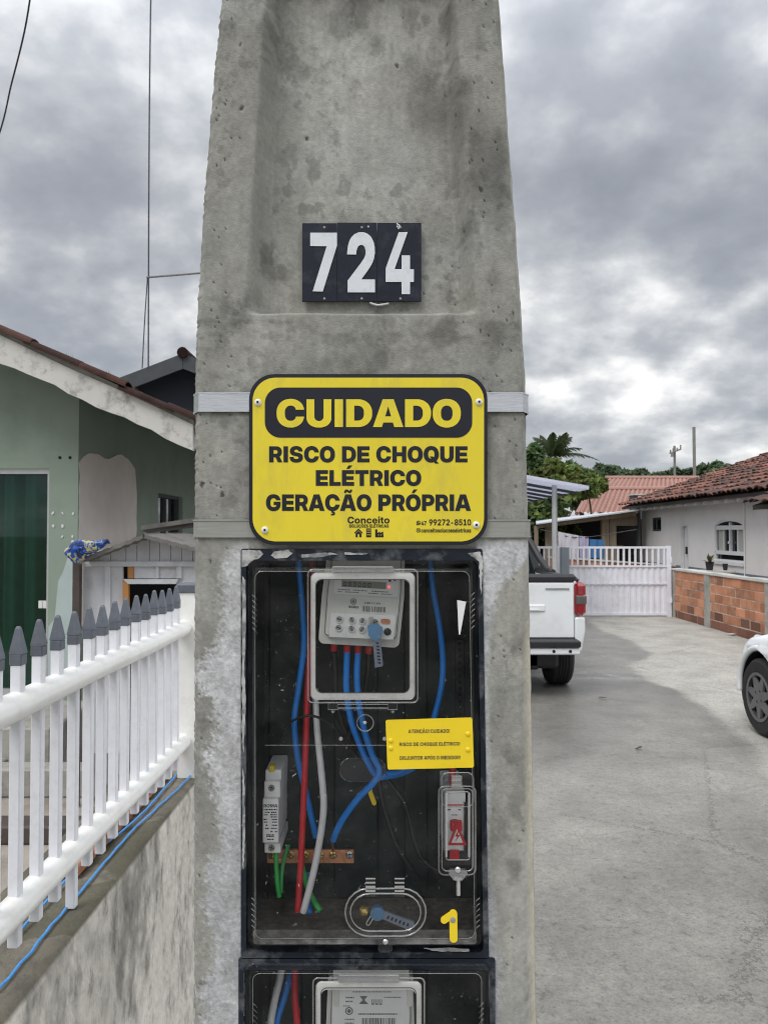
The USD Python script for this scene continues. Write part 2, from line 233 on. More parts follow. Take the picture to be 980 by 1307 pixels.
SMALL = json.loads('''{" ":[184,[]],"-":[443,[[107,242,335,242,335,158,107,158]]],"0":[443,[[26,220,27,301,34,345,45,381,74,438,103,469,122,483,156,498,201,507,242,507,275,502,301,493,338,471,364,445,380,423,404,366,414,316,418,278,414,184,404,134,383,82,357,46,325,19,297,5,268,-3,201,-7,151,3,112,24,79,55,50,105,34,155],[134,281,139,176,150,138,163,112,177,98,202,86,233,84,259,93,280,112,294,138,304,176,309,221,309,279,304,325,294,363,278,391,266,404,241,416,211,418,188,411,165,391,150,364,139,325]]],"1":[443,[[57,0,57,89,186,91,186,401,179,400,69,326,69,424,186,502,294,502,296,90,399,89,399,0]]],"2":[443,[[38,338,43,388,64,435,93,467,132,491,182,505,258,505,313,490,357,460,383,428,399,383,400,338,388,294,369,261,335,220,196,90,405,89,405,-2,43,-2,43,79,256,270,275,293,289,317,294,336,294,360,287,383,268,405,240,418,207,419,179,411,160,395,146,369,143,338]]],"3":[443,[[26,136,26,151,136,151,141,123,162,98,193,84,231,82,252,88,271,98,287,116,297,145,297,167,292,187,285,199,264,218,240,228,221,232,146,232,146,302,254,408,52,409,52,500,390,500,390,418,256,293,313,285,347,270,366,256,392,225,407,187,411,134,400,93,380,58,340,24,318,12,284,0,239,-7,196,-7,151,0,125,9,93,26,57,58,36,93]]],"4":[443,[[17,93,17,180,211,500,320,502,316,491,129,181,261,181,261,313,364,313,364,181,428,180,428,93,364,92,364,0,261,0,260,93]]],"5":[443,[[34,131,34,148,141,148,144,124,153,109,167,95,199,81,233,79,266,91,285,109,295,126,302,152,301,188,290,214,273,235,241,251,207,253,185,247,155,230,144,213,43,225,64,500,380,500,380,411,159,410,146,294,149,292,170,313,204,328,232,333,266,333,294,328,328,314,349,301,375,275,399,232,409,186,409,149,402,113,390,84,375,60,340,27,287,2,241,-7,198,-7,163,-2,127,10,105,22,88,34,64,58,46,86]]],"6":[443,[[36,146,40,204,46,230,65,273,89,314,215,500,330,500,206,319,230,323,266,323,314,313,354,290,387,253,404,208,407,148,399,105,375,60,354,38,328,19,284,0,244,-7,203,-7,163,0,137,9,108,24,69,60,46,100],[141,176,144,135,153,116,176,91,205,79,238,79,262,88,288,112,301,140,302,176,290,211,271,232,248,244,211,247,183,239,153,211]]],"7":[443,[[45,409,45,502,399,502,399,409,192,0,81,0,79,3,283,408]]],"8":[443,[[26,120,26,149,31,174,41,196,55,215,93,244,119,254,141,259,115,266,84,284,62,308,46,340,43,357,46,404,57,430,88,466,110,481,151,498,199,507,244,507,278,502,316,490,347,473,376,445,392,419,400,387,400,357,393,330,381,308,361,285,332,268,302,260,344,247,369,232,399,201,412,174,418,149,418,120,412,96,395,64,376,43,351,24,323,10,290,0,244,-7,198,-7,160,-2,108,15,69,41,41,74,31,96],[143,132,150,109,172,86,199,76,234,74,271,86,290,104,301,125,302,154,292,182,269,203,243,213,209,215,176,204,157,189,143,162],[151,350,158,329,178,308,202,297,233,296,257,303,282,323,292,350,292,370,283,395,264,414,243,423,209,424,179,414,164,400,153,379]]],"9":[443,[[36,316,36,354,41,385,48,405,70,443,96,469,113,481,146,497,179,505,259,505,297,495,326,481,351,464,380,431,397,397,404,369,404,306,388,253,357,194,225,0,113,0,113,3,228,169,235,183,211,179,151,182,124,191,91,210,76,223,58,246,43,280],[141,360,143,310,150,294,171,270,193,258,231,254,262,265,285,286,299,317,301,351,289,386,268,409,241,421,209,423,184,416,157,393]]],"A":[514,[[12,0,182,500,330,500,503,0,380,0,344,108,169,108,134,0],[230,308,197,194,316,195,282,306,257,404,253,401]]],"C":[505,[[26,225,26,277,33,326,48,375,64,404,88,436,115,462,141,479,191,500,239,509,284,509,320,503,363,490,404,466,435,436,457,404,474,361,479,325,369,325,357,360,345,378,329,392,296,407,249,411,210,400,186,385,163,359,148,326,137,272,137,228,144,186,153,162,170,133,188,115,214,100,249,91,277,91,307,98,331,112,350,131,361,149,369,177,481,175,476,146,466,117,435,67,411,43,387,26,338,3,284,-7,223,-5,170,9,122,34,86,67,60,103,38,155]]],"E":[419,[[40,500,390,500,390,407,151,406,152,299,371,299,371,208,152,208,151,93,390,93,390,0,40,0]]],"I":[170,[[30,500,140,500,140,0,30,0]]],"L":[388,[[40,502,151,502,151,93,368,93,368,0,40,0]]],"M":[636,[[40,502,210,500,282,289,319,146,352,280,426,500,596,502,596,0,486,0,489,388,448,246,364,0,271,0,191,232,149,382,146,383,149,290,149,0,40,0]]],"O":[524,[[26,225,26,277,33,326,48,375,64,404,89,438,127,471,158,488,204,503,241,509,311,505,349,495,388,476,423,450,454,414,474,378,491,326,498,277,497,206,485,149,467,110,443,74,411,41,366,14,320,-2,283,-7,241,-7,204,-2,155,15,113,41,74,82,48,127,33,175],[137,272,143,193,153,162,170,133,190,114,217,98,247,91,288,93,317,103,333,114,361,145,371,166,381,202,385,230,383,289,378,315,361,357,326,393,288,409,247,411,217,404,200,395,170,369,150,331,143,308]]],"R":[452,[[40,500,263,500,289,497,321,488,347,476,368,462,390,440,409,409,419,376,423,354,419,294,411,266,388,230,359,204,336,191,438,0,316,0,227,174,151,173,151,0,40,0],[151,264,239,263,269,270,285,279,302,300,309,324,308,357,294,384,281,395,250,407,152,409]]],"S":[454,[[26,144,26,163,134,163,138,136,148,117,158,107,183,93,214,86,246,86,276,93,295,103,307,115,316,137,314,159,309,170,293,184,257,199,163,220,124,234,81,259,57,285,40,328,40,383,55,426,67,443,91,467,129,490,163,502,208,509,253,509,297,502,335,488,368,467,387,448,411,407,418,380,419,354,313,354,307,379,288,402,272,411,245,418,204,416,176,405,160,391,151,370,151,355,156,341,178,321,212,308,304,287,333,277,375,254,407,222,419,199,426,175,426,117,419,91,409,70,381,38,344,14,285,-3,204,-7,144,3,100,22,62,53,36,96]]],"T":[454,[[21,502,433,502,433,409,284,408,284,0,172,0,172,408,21,409]]],"U":[497,[[40,502,149,500,151,161,162,135,183,110,210,95,235,89,272,91,304,103,326,122,344,155,347,173,347,502,457,500,455,144,436,88,418,60,390,34,359,15,316,0,270,-7,208,-5,174,2,127,21,100,40,72,69,50,110,40,158]]],"a":[395,[[21,86,21,119,27,148,40,168,57,186,88,203,117,211,224,225,243,234,249,243,249,264,242,278,230,289,207,296,183,296,154,285,138,269,132,254,33,263,34,278,46,306,58,323,81,344,108,359,132,368,174,375,218,375,253,369,289,357,314,342,337,320,349,299,357,265,357,0,254,0,252,52,241,33,225,17,194,0,161,-7,125,-7,98,-2,69,10,40,36,26,62],[125,100,129,86,140,76,156,69,188,67,219,77,233,88,247,109,251,123,251,168,216,158,176,153,145,142,126,121]]],"c":[399,[[22,163,22,204,27,239,34,263,48,292,64,314,86,337,108,352,144,368,179,375,234,375,287,361,313,347,344,320,359,297,371,270,376,241,273,230,270,249,250,276,226,289,197,290,169,280,151,262,143,247,132,205,134,152,148,112,171,88,192,79,207,77,238,84,263,107,275,141,376,129,373,105,363,77,340,45,314,22,271,2,227,-7,172,-5,141,2,101,21,69,48,45,82,29,122]]],"e":[404,[[22,163,22,204,27,239,50,294,70,321,96,344,131,363,160,371,184,375,237,373,266,366,297,352,318,338,344,313,364,278,376,242,381,210,381,158,129,157,134,123,146,100,165,83,188,74,222,72,247,79,271,98,278,113,376,103,373,88,361,64,333,33,294,9,254,-3,228,-7,162,-3,127,7,93,26,62,55,45,81,29,120],[141,261,132,223,278,224,275,247,263,269,247,283,217,294,185,292,160,282]]],"i":[186,[[34,457,34,478,43,498,62,515,82,522,103,522,124,515,143,498,151,478,151,457,143,436,124,419,103,412,82,412,62,419,43,436],[40,0,40,368,148,368,148,0]]],"l":[208,[[38,500,146,500,146,104,154,88,166,82,192,81,203,3,175,-2,134,-2,88,9,67,21,57,31,43,57,38,83]]],"n":[423,[[38,0,38,369,143,369,144,304,163,333,182,352,222,371,242,375,287,373,314,364,344,345,371,308,380,284,385,253,385,0,277,0,275,236,266,257,254,271,224,284,193,282,174,273,158,257,148,233,146,0]]],"o":[416,[[22,163,22,204,31,253,48,292,58,308,84,335,103,349,131,363,167,373,247,373,275,366,306,352,330,335,356,308,376,271,388,230,392,204,390,148,381,110,368,79,347,50,323,27,287,7,253,-3,227,-7,172,-5,132,5,96,24,67,50,46,79,33,110],[132,203,136,144,143,123,157,100,171,88,192,79,222,79,250,93,271,123,282,164,282,203,278,224,261,264,242,282,217,290,188,289,167,278,150,259,138,231]]],"r":[277,[[38,0,38,368,143,368,145,304,163,342,187,363,220,373,251,373,266,369,266,277,211,280,186,273,164,256,148,224,146,0]]],"s":[380,[[29,77,22,108,26,110,124,120,132,99,145,84,164,74,180,70,223,74,237,81,249,99,249,113,236,129,210,139,132,153,103,162,72,177,45,204,31,246,33,284,43,311,72,344,100,359,132,369,167,375,211,375,239,371,282,357,309,340,332,316,342,297,349,266,253,256,246,274,237,285,223,294,203,299,166,295,152,288,139,270,143,250,160,236,292,206,325,189,344,170,357,139,357,93,347,64,335,46,313,26,277,7,230,-5,168,-7,120,2,81,19,48,46]]],"t":[258,[[5,287,5,369,60,370,60,460,168,460,169,370,239,369,239,287,168,286,168,104,172,93,186,83,203,81,235,84,244,2,204,-3,144,-2,103,12,79,33,67,55,60,84,60,286]]],"u":[423,[[38,117,38,369,146,369,148,133,156,112,169,98,199,86,229,88,249,96,264,112,275,137,277,369,385,369,385,0,280,0,279,65,259,36,242,19,216,3,180,-5,149,-5,113,3,86,19,65,40,48,70]]],"Ç":[507,[[26,223,26,275,33,325,48,373,64,402,88,435,115,460,141,478,191,498,241,507,284,507,320,502,359,490,387,476,426,445,459,400,473,368,481,323,369,323,364,345,354,365,322,395,289,407,238,407,210,398,184,381,162,353,146,319,137,270,137,228,144,185,160,147,172,129,195,109,214,98,249,89,277,89,319,102,336,114,352,131,364,154,369,175,481,175,478,148,466,113,448,82,423,52,385,22,357,9,320,-3,278,-9,279,-29,302,-31,323,-40,338,-57,344,-72,344,-95,338,-112,325,-127,308,-136,282,-141,213,-141,213,-100,274,-98,285,-85,283,-69,269,-60,227,-60,233,-7,204,-3,162,10,115,38,88,64,64,96,46,129,33,174]]],"É":[419,[[40,500,390,500,390,407,151,406,152,299,371,299,371,208,152,208,151,93,390,93,390,0,40,0],[175,546,227,653,325,653,251,546]]],"Õ":[524,[[26,225,26,277,33,326,48,375,64,404,89,438,127,471,158,488,204,503,241,509,311,505,349,495,388,476,423,450,454,414,474,378,491,326,498,277,497,206,485,149,467,110,443,74,411,41,366,14,320,-2,283,-7,241,-7,204,-2,155,15,113,41,74,82,48,127,33,175],[137,272,143,193,153,162,170,133,190,114,217,98,247,91,288,93,317,103,333,114,361,145,371,166,381,202,385,230,383,289,378,315,361,357,326,393,288,409,247,411,217,404,200,395,170,369,150,331,143,308],[143,555,146,593,158,620,174,636,194,646,237,646,259,636,282,619,300,612,310,614,319,621,325,635,325,646,381,646,380,617,371,591,354,569,328,555,297,553,284,557,227,589,214,588,206,580,201,555]]]}''')

def letters(text, font, x0, x1, ytop, ybase):
    """the words as an outline in pixels, filling x0..x1, capitals from ytop to ybase"""
    shapes, x = [], 0.0
    for ch in text:
        adv, rings = font[ch]
        g = Polygon()
        for r in rings:
            g = g.symmetric_difference(Polygon(np.array(r, float).reshape(-1, 2)).buffer(0))
        if rings: shapes.append(affinity.translate(g, x, 0))
        x += adv
    g = unary_union(shapes)
    a, _, b, _ = g.bounds
    s = (x1 - x0) / (b - a)
    k = (ybase - ytop) / 500.0
    return affinity.affine_transform(g, [s, 0, 0, -k, x0 - a * s, ybase])

# ------------------------------------------------------------------ materials
def mk(name, col, rough=0.5, var=0.12, scale=30.0, bump=0.0, bscale=None, metal=0.0, spec=0.5, dirt=None, coat=0.0, rand=0.0, stretch=(1, 1, 1), tint=False, trans=0.0):
    """principled surface with grain, fine relief and, with dirt = (colour, amount, scale), wear; tint takes the mesh's own colours"""
    c = np.array(col, float)
    N = {'geo': ('geometry', {}), 'map': ('mapping', {'scale': stretch}),
         'n': ('noise_texture', {'scale': scale, 'detail': 6.0, 'roughness': 0.6}),
         'r': ('rgb_ramp', {'ramp': [(0.25, c * (1 - var)), (0.75, np.minimum(c * (1 + var), 0.95))]}),
         'p': ('principled_bsdf', {'roughness': rough, 'metallic': metal, 'specular_ior_level': spec, 'coat_weight': coat})}
    L = [('geo.position', 'map.vector'), ('map.vector', 'n.vector'), ('n.fac', 'r.fac')]
    out = 'r.color'
    if tint:
        N['at'] = ('attribute', {'attribute': 'tint'}); N['mu'] = ('mix_color', {'blend_type': 'multiply', 'fac': 1.0})
        L += [('at.color', 'mu.a'), (out, 'mu.b')]; out = 'mu.result'
    if rand:
        N['oi'] = ('object_info', {}); N['rr'] = ('map_range', {'to_min': 1 - rand, 'to_max': 1 + rand}); N['rv'] = ('vector_math', {'math_type': 'scale'})
        L += [('oi.random', 'rr.value'), (out, 'rv.vector1'), ('rr.result', 'rv.scale')]; out = 'rv.vector'
    if dirt:
        N['dn'] = ('noise_texture', {'scale': dirt[2], 'detail': 8.0, 'roughness': 0.68}); N['dm'] = ('mix_color', {'b': dirt[0]})
        N['dr'] = ('map_range', {'from_min': 0.5, 'from_max': 0.68, 'to_min': 0.0, 'to_max': dirt[1], 'clamp': True})
        L += [('map.vector', 'dn.vector'), ('dn.fac', 'dr.value'), (out, 'dm.a'), ('dr.result', 'dm.fac')]; out = 'dm.result'
    L.append((out, 'p.base_color'))
    if bump:
        N['bn'] = ('noise_texture', {'scale': bscale or scale, 'detail': 7.0, 'roughness': 0.65}); N['b'] = ('bump', {'strength': 1.0, 'distance': bump})
        L += [('map.vector', 'bn.vector'), ('bn.fac', 'b.height'), ('b.normal', 'p.normal')]
    s = 'p.BSDF'
    if trans:
        N['t'] = ('translucent_bsdf', {}); N['m'] = ('mix_closure', {'fac': trans})
        L += [(out, 't.color'), ('p.BSDF', 'm.closure1'), ('t.BSDF', 'm.closure2')]; s = 'm.closure'
    return usdkit.material(stage, '/World/Looks/' + name, N, L, surface=s)

def mkclear(name, tint=(0.96, 0.97, 0.97), base=0.0, ior=1.45, rough=0.03, dust=0.0, dustscale=120.0, white=0.0, haze=0.0):
    """thin clear plastic or glass: light passes, the surface mirrors, dust lies on it"""
    N = {'t': ('transparent_bsdf', {'color': tint}), 'g': ('glossy_bsdf', {'roughness': rough, 'color': (1, 1, 1)}), 'f': ('fresnel', {'IOR': ior}),
         'fa': ('math', {'math_type': 'add', 'value2': base}), 'm': ('mix_closure', {}),
         'geo': ('geometry', {}), 'n': ('noise_texture', {'scale': dustscale, 'detail': 5.0, 'roughness': 0.6}),
         'n2': ('noise_texture', {'scale': dustscale * 0.09, 'detail': 5.0, 'roughness': 0.6}),
         'r': ('map_range', {'from_min': 0.66, 'from_max': 0.74, 'to_min': 0.0, 'to_max': dust, 'clamp': True}),
         'r2': ('map_range', {'from_min': 0.42, 'from_max': 0.75, 'to_min': white, 'to_max': white + haze, 'clamp': True}),
         'add': ('math', {'math_type': 'add'}),
         'd': ('diffuse_bsdf', {'color': (0.62, 0.62, 0.60)}), 'm2': ('mix_closure', {})}
    L = [('f.fac', 'fa.value1'), ('fa.value', 'm.fac'), ('t.BSDF', 'm.closure1'), ('g.BSDF', 'm.closure2'), ('geo.position', 'n.vector'), ('geo.position', 'n2.vector'), ('n.fac', 'r.value'), ('n2.fac', 'r2.value'),
         ('r.result', 'add.value1'), ('r2.result', 'add.value2'), ('add.value', 'm2.fac'), ('m.closure', 'm2.closure1'), ('d.BSDF', 'm2.closure2')]
    return usdkit.material(stage, '/World/Looks/' + name, N, L, surface='m2.closure')

M = {}
M['concrete'] = mk('pole_concrete', (0.92, 0.92, 0.92), 0.88, 0.24, 210, bump=0.0008, bscale=520, spec=0.3, tint=True, dirt=((0.205, 0.20, 0.175), 0.36, 26))
M['black_plastic'] = mk('black_plastic', (0.012, 0.017, 0.024), 0.42, 0.3, 40, bump=0.0002, bscale=300, dirt=((0.10, 0.10, 0.095), 0.30, 38))
M['frame_plastic'] = mk('painted_frame_plastic', (0.012, 0.017, 0.026), 0.5, 0.3, 40, spec=0.25, bump=0.0005, bscale=160, dirt=((0.30, 0.31, 0.32), 0.42, 30))
M['box_inside'] = mk('dark_box_lining', (0.006, 0.016, 0.018), 0.6, 0.4, 20, dirt=((0.035, 0.038, 0.036), 0.4, 30))
M['box_floor'] = mk('dusty_box_floor', (0.10, 0.09, 0.075), 0.9, 0.5, 90, dirt=((0.22, 0.20, 0.17), 0.7, 60))
M['cover'] = mkclear('clear_cover', (0.985, 0.985, 0.99), ior=1.27, dust=0.22, dustscale=260, white=0.0, haze=0.014)
M['clear'] = mkclear('clear_plastic', (0.995, 0.995, 0.995), ior=1.25, dust=0.0, white=0.0, haze=0.012)
M['clear_rim'] = mkclear('clear_plastic_edge', (0.82, 0.83, 0.84), base=0.10, rough=0.12, white=0.07, haze=0.13, dustscale=300)
M['dusty'] = mkclear('dusty_cover_ledge', (0.9, 0.88, 0.85), ior=1.3, rough=0.3, white=0.04, haze=0.32, dustscale=420, dust=0.3)
M['plaster'] = mk('dry_plaster', (0.38, 0.39, 0.41), 0.9, 0.25, 160, bump=0.0008, bscale=300)
M['smear'] = mkclear('thin_plaster_smear', (1, 1, 1), ior=1.02, dustscale=700, dust=0.9, white=0.12, haze=0.95)
M['rib'] = mkclear('moulded_clear_rib', (0.8, 0.8, 0.8), base=0.10, rough=0.15, white=0.30, haze=0.1)
M['gasket'] = mk('off_white_gasket', (0.84, 0.83, 0.80), 0.6, 0.08, 120, bump=0.0004, bscale=180, dirt=((0.30, 0.29, 0.26), 0.35, 60))
M['meter'] = mk('meter_grey_plastic', (0.60, 0.61, 0.575), 0.45, 0.06, 60)
M['meter_pale'] = mk('meter_pale_plate', (0.70, 0.72, 0.71), 0.5, 0.05, 60)
M['lcd'] = mk('meter_display', (0.22, 0.24, 0.20), 0.25, 0.05, 60)
M['ink'] = mk('dark_print', (0.03, 0.03, 0.035), 0.6, 0.2, 200)
M['ink_grey'] = mk('grey_print', (0.14, 0.14, 0.14), 0.6, 0.2, 200)
M['led'] = usdkit.material(stage, '/World/Looks/red_indicator', {'e': ('emission', {'color': (1.0, 0.08, 0.10), 'strength': 1.6})}, [], surface='e.emission')
M['blue_wire'] = mk('blue_cable', (0.015, 0.225, 0.72), 0.38, 0.10, 60)
M['red_wire'] = mk('red_cable', (0.50, 0.018, 0.028), 0.4, 0.10, 60)
M['grey_wire'] = mk('pale_grey_cable', (0.66, 0.66, 0.67), 0.4, 0.08, 60)
M['black_wire'] = mk('black_cable', (0.016, 0.016, 0.019), 0.4, 0.2, 60)
M['green_wire'] = mk('green_cable', (0.03, 0.40, 0.08), 0.4, 0.12, 60)
M['copper'] = mk('copper_bar', (0.60, 0.28, 0.16), 0.38, 0.2, 80, metal=0.85, dirt=((0.18, 0.09, 0.05), 0.6, 90))
M['brass'] = mk('brass_screw', (0.72, 0.52, 0.18), 0.3, 0.15, 200, metal=0.9)
M['steel'] = mk('bright_steel', (0.62, 0.63, 0.64), 0.28, 0.15, 120, metal=0.9)
M['zinc'] = mk('zinc_band', (0.70, 0.71, 0.73), 0.24, 0.15, 60, metal=0.95, stretch=(1, 1, 18), bump=0.0002, bscale=90)
M['dull_band'] = mk('weathered_band', (0.32, 0.32, 0.30), 0.6, 0.15, 60, metal=0.35, stretch=(1, 1, 12), dirt=((0.22, 0.21, 0.18), 0.6, 30))
M['yellow'] = mk('sign_yellow', (0.74, 0.60, 0.035), 0.35, 0.06, 14, spec=0.4, stretch=(1, 1, 0.35), dirt=((0.50, 0.42, 0.07), 0.5, 30), bump=0.0001, bscale=40)
M['sign_black'] = mk('sign_black', (0.010, 0.011, 0.018), 0.4, 0.25, 30, spec=0.4)
M['label_yellow'] = mk('label_yellow', (0.82, 0.60, 0.015), 0.4, 0.05, 30)
M['plate_navy'] = mk('plate_navy', (0.007, 0.010, 0.022), 0.5, 0.3, 50, spec=0.3, dirt=((0.06, 0.065, 0.078), 0.35, 70))
M['plate_white'] = mk('plate_white', (0.66, 0.69, 0.73), 0.42, 0.06, 60, dirt=((0.45, 0.47, 0.50), 0.4, 90))
M['white_plastic'] = mk('white_plastic', (0.72, 0.72, 0.72), 0.4, 0.05, 60)
M['seal_blue'] = mk('translucent_blue_seal', (0.10, 0.24, 0.42), 0.35, 0.12, 80)
M['seal_tag'] = mk('grey_blue_seal_tag', (0.22, 0.26, 0.34), 0.35, 0.12, 80)
M['breaker_white'] = mk('breaker_white', (0.84, 0.85, 0.84), 0.4, 0.05, 60)
M['red_print'] = mk('red_print', (0.55, 0.02, 0.035), 0.45, 0.1, 80)
M['rail_white'] = mk('white_pvc_rail', (0.84, 0.84, 0.82), 0.32, 0.04, 16, dirt=((0.50, 0.46, 0.38), 0.22, 24))
M['picket_white'] = mk('white_pvc_picket', (0.76, 0.77, 0.82), 0.38, 0.04, 26, dirt=((0.50, 0.46, 0.40), 0.22, 42), rand=0.04)
M['cap_grey'] = mk('grey_picket_cap', (0.105, 0.118, 0.145), 0.5, 0.12, 70, rand=0.08, dirt=((0.2, 0.2, 0.21), 0.3, 90))
M['wall_dirty'] = mk('mouldy_whitewash', (1, 1, 1), 0.9, 0.2, 60, bump=0.012, bscale=48, tint=True, spec=0.2, stretch=(1, 1, 0.42), dirt=((0.10, 0.10, 0.092), 0.66, 30))
M['twine'] = mk('blue_twine', (0.08, 0.33, 0.80), 0.6, 0.25, 200)
M['green_wall'] = mk('green_plaster', (0.265, 0.325, 0.27), 0.85, 0.06, 3, bump=0.001, bscale=60, dirt=((0.19, 0.245, 0.20), 0.6, 1.7))
M['patch_pink'] = mk('unpainted_render', (0.76, 0.70, 0.655), 0.9, 0.08, 5, bump=0.002, bscale=60)
M['patch_pale'] = mk('pale_blue_repair', (0.42, 0.50, 0.49), 0.9, 0.08, 5)
M['fascia'] = mk('weathered_white_board', (0.60, 0.59, 0.56), 0.8, 0.08, 4, bump=0.003, bscale=30, dirt=((0.12, 0.11, 0.10), 0.75, 7.0))
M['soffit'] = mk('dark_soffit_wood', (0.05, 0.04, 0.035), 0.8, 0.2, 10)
M['old_tile'] = mk('old_roof_tile', (0.052, 0.026, 0.021), 0.9, 0.6, 7, rand=0.6, spec=0.15, bump=0.004, bscale=40, dirt=((0.022, 0.019, 0.018), 0.95, 7))
M['tile_tint'] = mk('weathered_tile_field', (1, 1, 1), 0.85, 0.25, 12, bump=0.01, bscale=24, tint=True, dirt=((0.035, 0.028, 0.026), 0.72, 3.2))
M['glazed_tile'] = mk('salmon_roof_tile', (0.345, 0.185, 0.15), 0.36, 0.12, 3)
M['dark_glass'] = usdkit.material(stage, '/World/Looks/tinted_glass', {'p': ('principled_bsdf', {'base_color': (0.010, 0.014, 0.015), 'roughness': 0.06})}, [], surface='p.BSDF')
M['door_glass'] = mkclear('green_door_glass', (0.62, 0.82, 0.76), ior=1.42, rough=0.02)
M['window_glass'] = mkclear('window_glass', (0.8, 0.86, 0.84), ior=1.5, rough=0.02, base=0.02)
M['curtain'] = mk('dark_green_curtain', (0.125, 0.235, 0.20), 0.9, 0.15, 10)
M['pale_curtain'] = mk('pale_curtain', (0.40, 0.42, 0.38), 0.9, 0.1, 10)
M['aluminium'] = mk('aluminium', (0.55, 0.56, 0.57), 0.4, 0.08, 20, metal=0.6)
M['navy_wall'] = mk('slate_blue_wall', (0.030, 0.034, 0.050), 0.8, 0.1, 4)
M['dark_board'] = mk('dark_grey_bargeboard', (0.060, 0.066, 0.075), 0.7, 0.2, 6)
M['shed_white'] = mk('old_white_board', (0.50, 0.51, 0.54), 0.75, 0.08, 8, dirt=((0.30, 0.29, 0.29), 0.5, 9), rand=0.04)
M['shed_roof'] = mk('grey_weathered_sheet', (0.16, 0.15, 0.14), 0.85, 0.3, 6, dirt=((0.07, 0.065, 0.06), 0.6, 8))
M['orange_wood'] = mk('orange_wood', (0.42, 0.19, 0.055), 0.6, 0.2, 30, stretch=(1, 1, 0.1))
M['brown_post'] = mk('brown_post', (0.065, 0.05, 0.045), 0.7, 0.2, 20)
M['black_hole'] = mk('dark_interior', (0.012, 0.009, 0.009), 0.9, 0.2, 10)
M['asphalt_soil'] = mk('far_ground', (0.12, 0.115, 0.08), 0.95, 0.35, 1.2, bump=0.02, bscale=10)
M['yard'] = mk('yard_concrete', (0.30, 0.27, 0.235), 0.9, 0.18, 4, bump=0.004, bscale=60, dirt=((0.15, 0.13, 0.11), 0.6, 3))
M['brick'] = mk('hollow_clay_brick', (0.43, 0.185, 0.10), 0.9, 0.25, 6, rand=0.30, bump=0.004, bscale=60, dirt=((0.46, 0.33, 0.24), 0.55, 7))
M['damp_brick'] = mk('damp_clay_brick', (0.20, 0.085, 0.055), 0.85, 0.3, 6, rand=0.3, bump=0.004, bscale=60, dirt=((0.09, 0.06, 0.045), 0.7, 6))
M['mortar'] = mk('mortar', (0.60, 0.50, 0.42), 0.95, 0.2, 12, bump=0.004, bscale=60)
M['raw_concrete'] = mk('raw_concrete', (0.34, 0.33, 0.30), 0.9, 0.2, 9, bump=0.004, bscale=60, dirt=((0.17, 0.16, 0.14), 0.6, 6))
M['cap_mortar'] = mk('pale_wall_capping', (0.56, 0.55, 0.52), 0.9, 0.15, 9, bump=0.006, bscale=40)
M['gate_white'] = mk('white_gate_paint', (0.76, 0.77, 0.83), 0.45, 0.05, 4, dirt=((0.45, 0.43, 0.40), 0.35, 5))
M['grey_post'] = mk('blue_grey_post', (0.24, 0.28, 0.31), 0.75, 0.08, 5)
M['house_white'] = mk('white_render', (0.76, 0.74, 0.735), 0.9, 0.05, 2, bump=0.003, bscale=40, dirt=((0.62, 0.59, 0.57), 0.4, 1.1))
M['plinth'] = mk('blue_grey_plinth', (0.16, 0.185, 0.235), 0.9, 0.12, 3)
M['frame_white'] = mk('white_window_frame', (0.70, 0.71, 0.72), 0.45, 0.04, 8)
M['old_wood'] = mk('old_plank', (0.27, 0.215, 0.155), 0.9, 0.3, 12, stretch=(1, 1, 0.12), bump=0.004, bscale=30)
M['corrugated'] = mk('white_steel_sheet', (0.55, 0.57, 0.62), 0.45, 0.06, 3)
M['translucent_sheet'] = mk('translucent_roof_strip', (0.72, 0.74, 0.82), 0.45, 0.06, 3, trans=0.6)
M['car_white'] = mk('white_car_paint', (0.78, 0.80, 0.82), 0.30, 0.02, 2, coat=0.6, dirt=((0.52, 0.51, 0.48), 0.35, 3.5))
M['rubber'] = mk('tyre_rubber', (0.017, 0.017, 0.018), 0.75, 0.3, 40, bump=0.002, bscale=90)
M['trim'] = mk('black_trim', (0.014, 0.014, 0.016), 0.5, 0.2, 20)
M['rim'] = mk('grey_wheel_cover', (0.15, 0.15, 0.155), 0.5, 0.12, 12, metal=0.2)
M['lamp_red'] = mk('red_lamp_lens', (0.24, 0.008, 0.014), 0.14, 0.1, 30, coat=0.8)
M['lamp_smoke'] = mk('smoked_lamp_lens', (0.10, 0.085, 0.085), 0.14, 0.1, 30, coat=0.8)
M['cloth_white'] = mk('white_laundry', (0.58, 0.56, 0.62), 0.95, 0.06, 8)
M['cloth_lilac'] = mk('lilac_laundry', (0.42, 0.40, 0.55), 0.95, 0.06, 8)
M['cloth_blue'] = mk('blue_laundry', (0.05, 0.16, 0.36), 0.95, 0.1, 8)
M['leaf'] = mk('foliage', (1, 1, 1), 0.6, 0.15, 4, tint=True, trans=0.3, spec=0.3)
M['bark'] = mk('bark', (0.11, 0.085, 0.06), 0.95, 0.3, 12, bump=0.01, bscale=20)
M['pole_far'] = mk('weathered_post', (0.22, 0.215, 0.20), 0.9, 0.2, 4)
M['pot'] = mk('black_pot', (0.02, 0.02, 0.022), 0.5, 0.2, 10)
M['cable'] = mk('dark_cable', (0.05, 0.05, 0.06), 0.6, 0.1, 10)
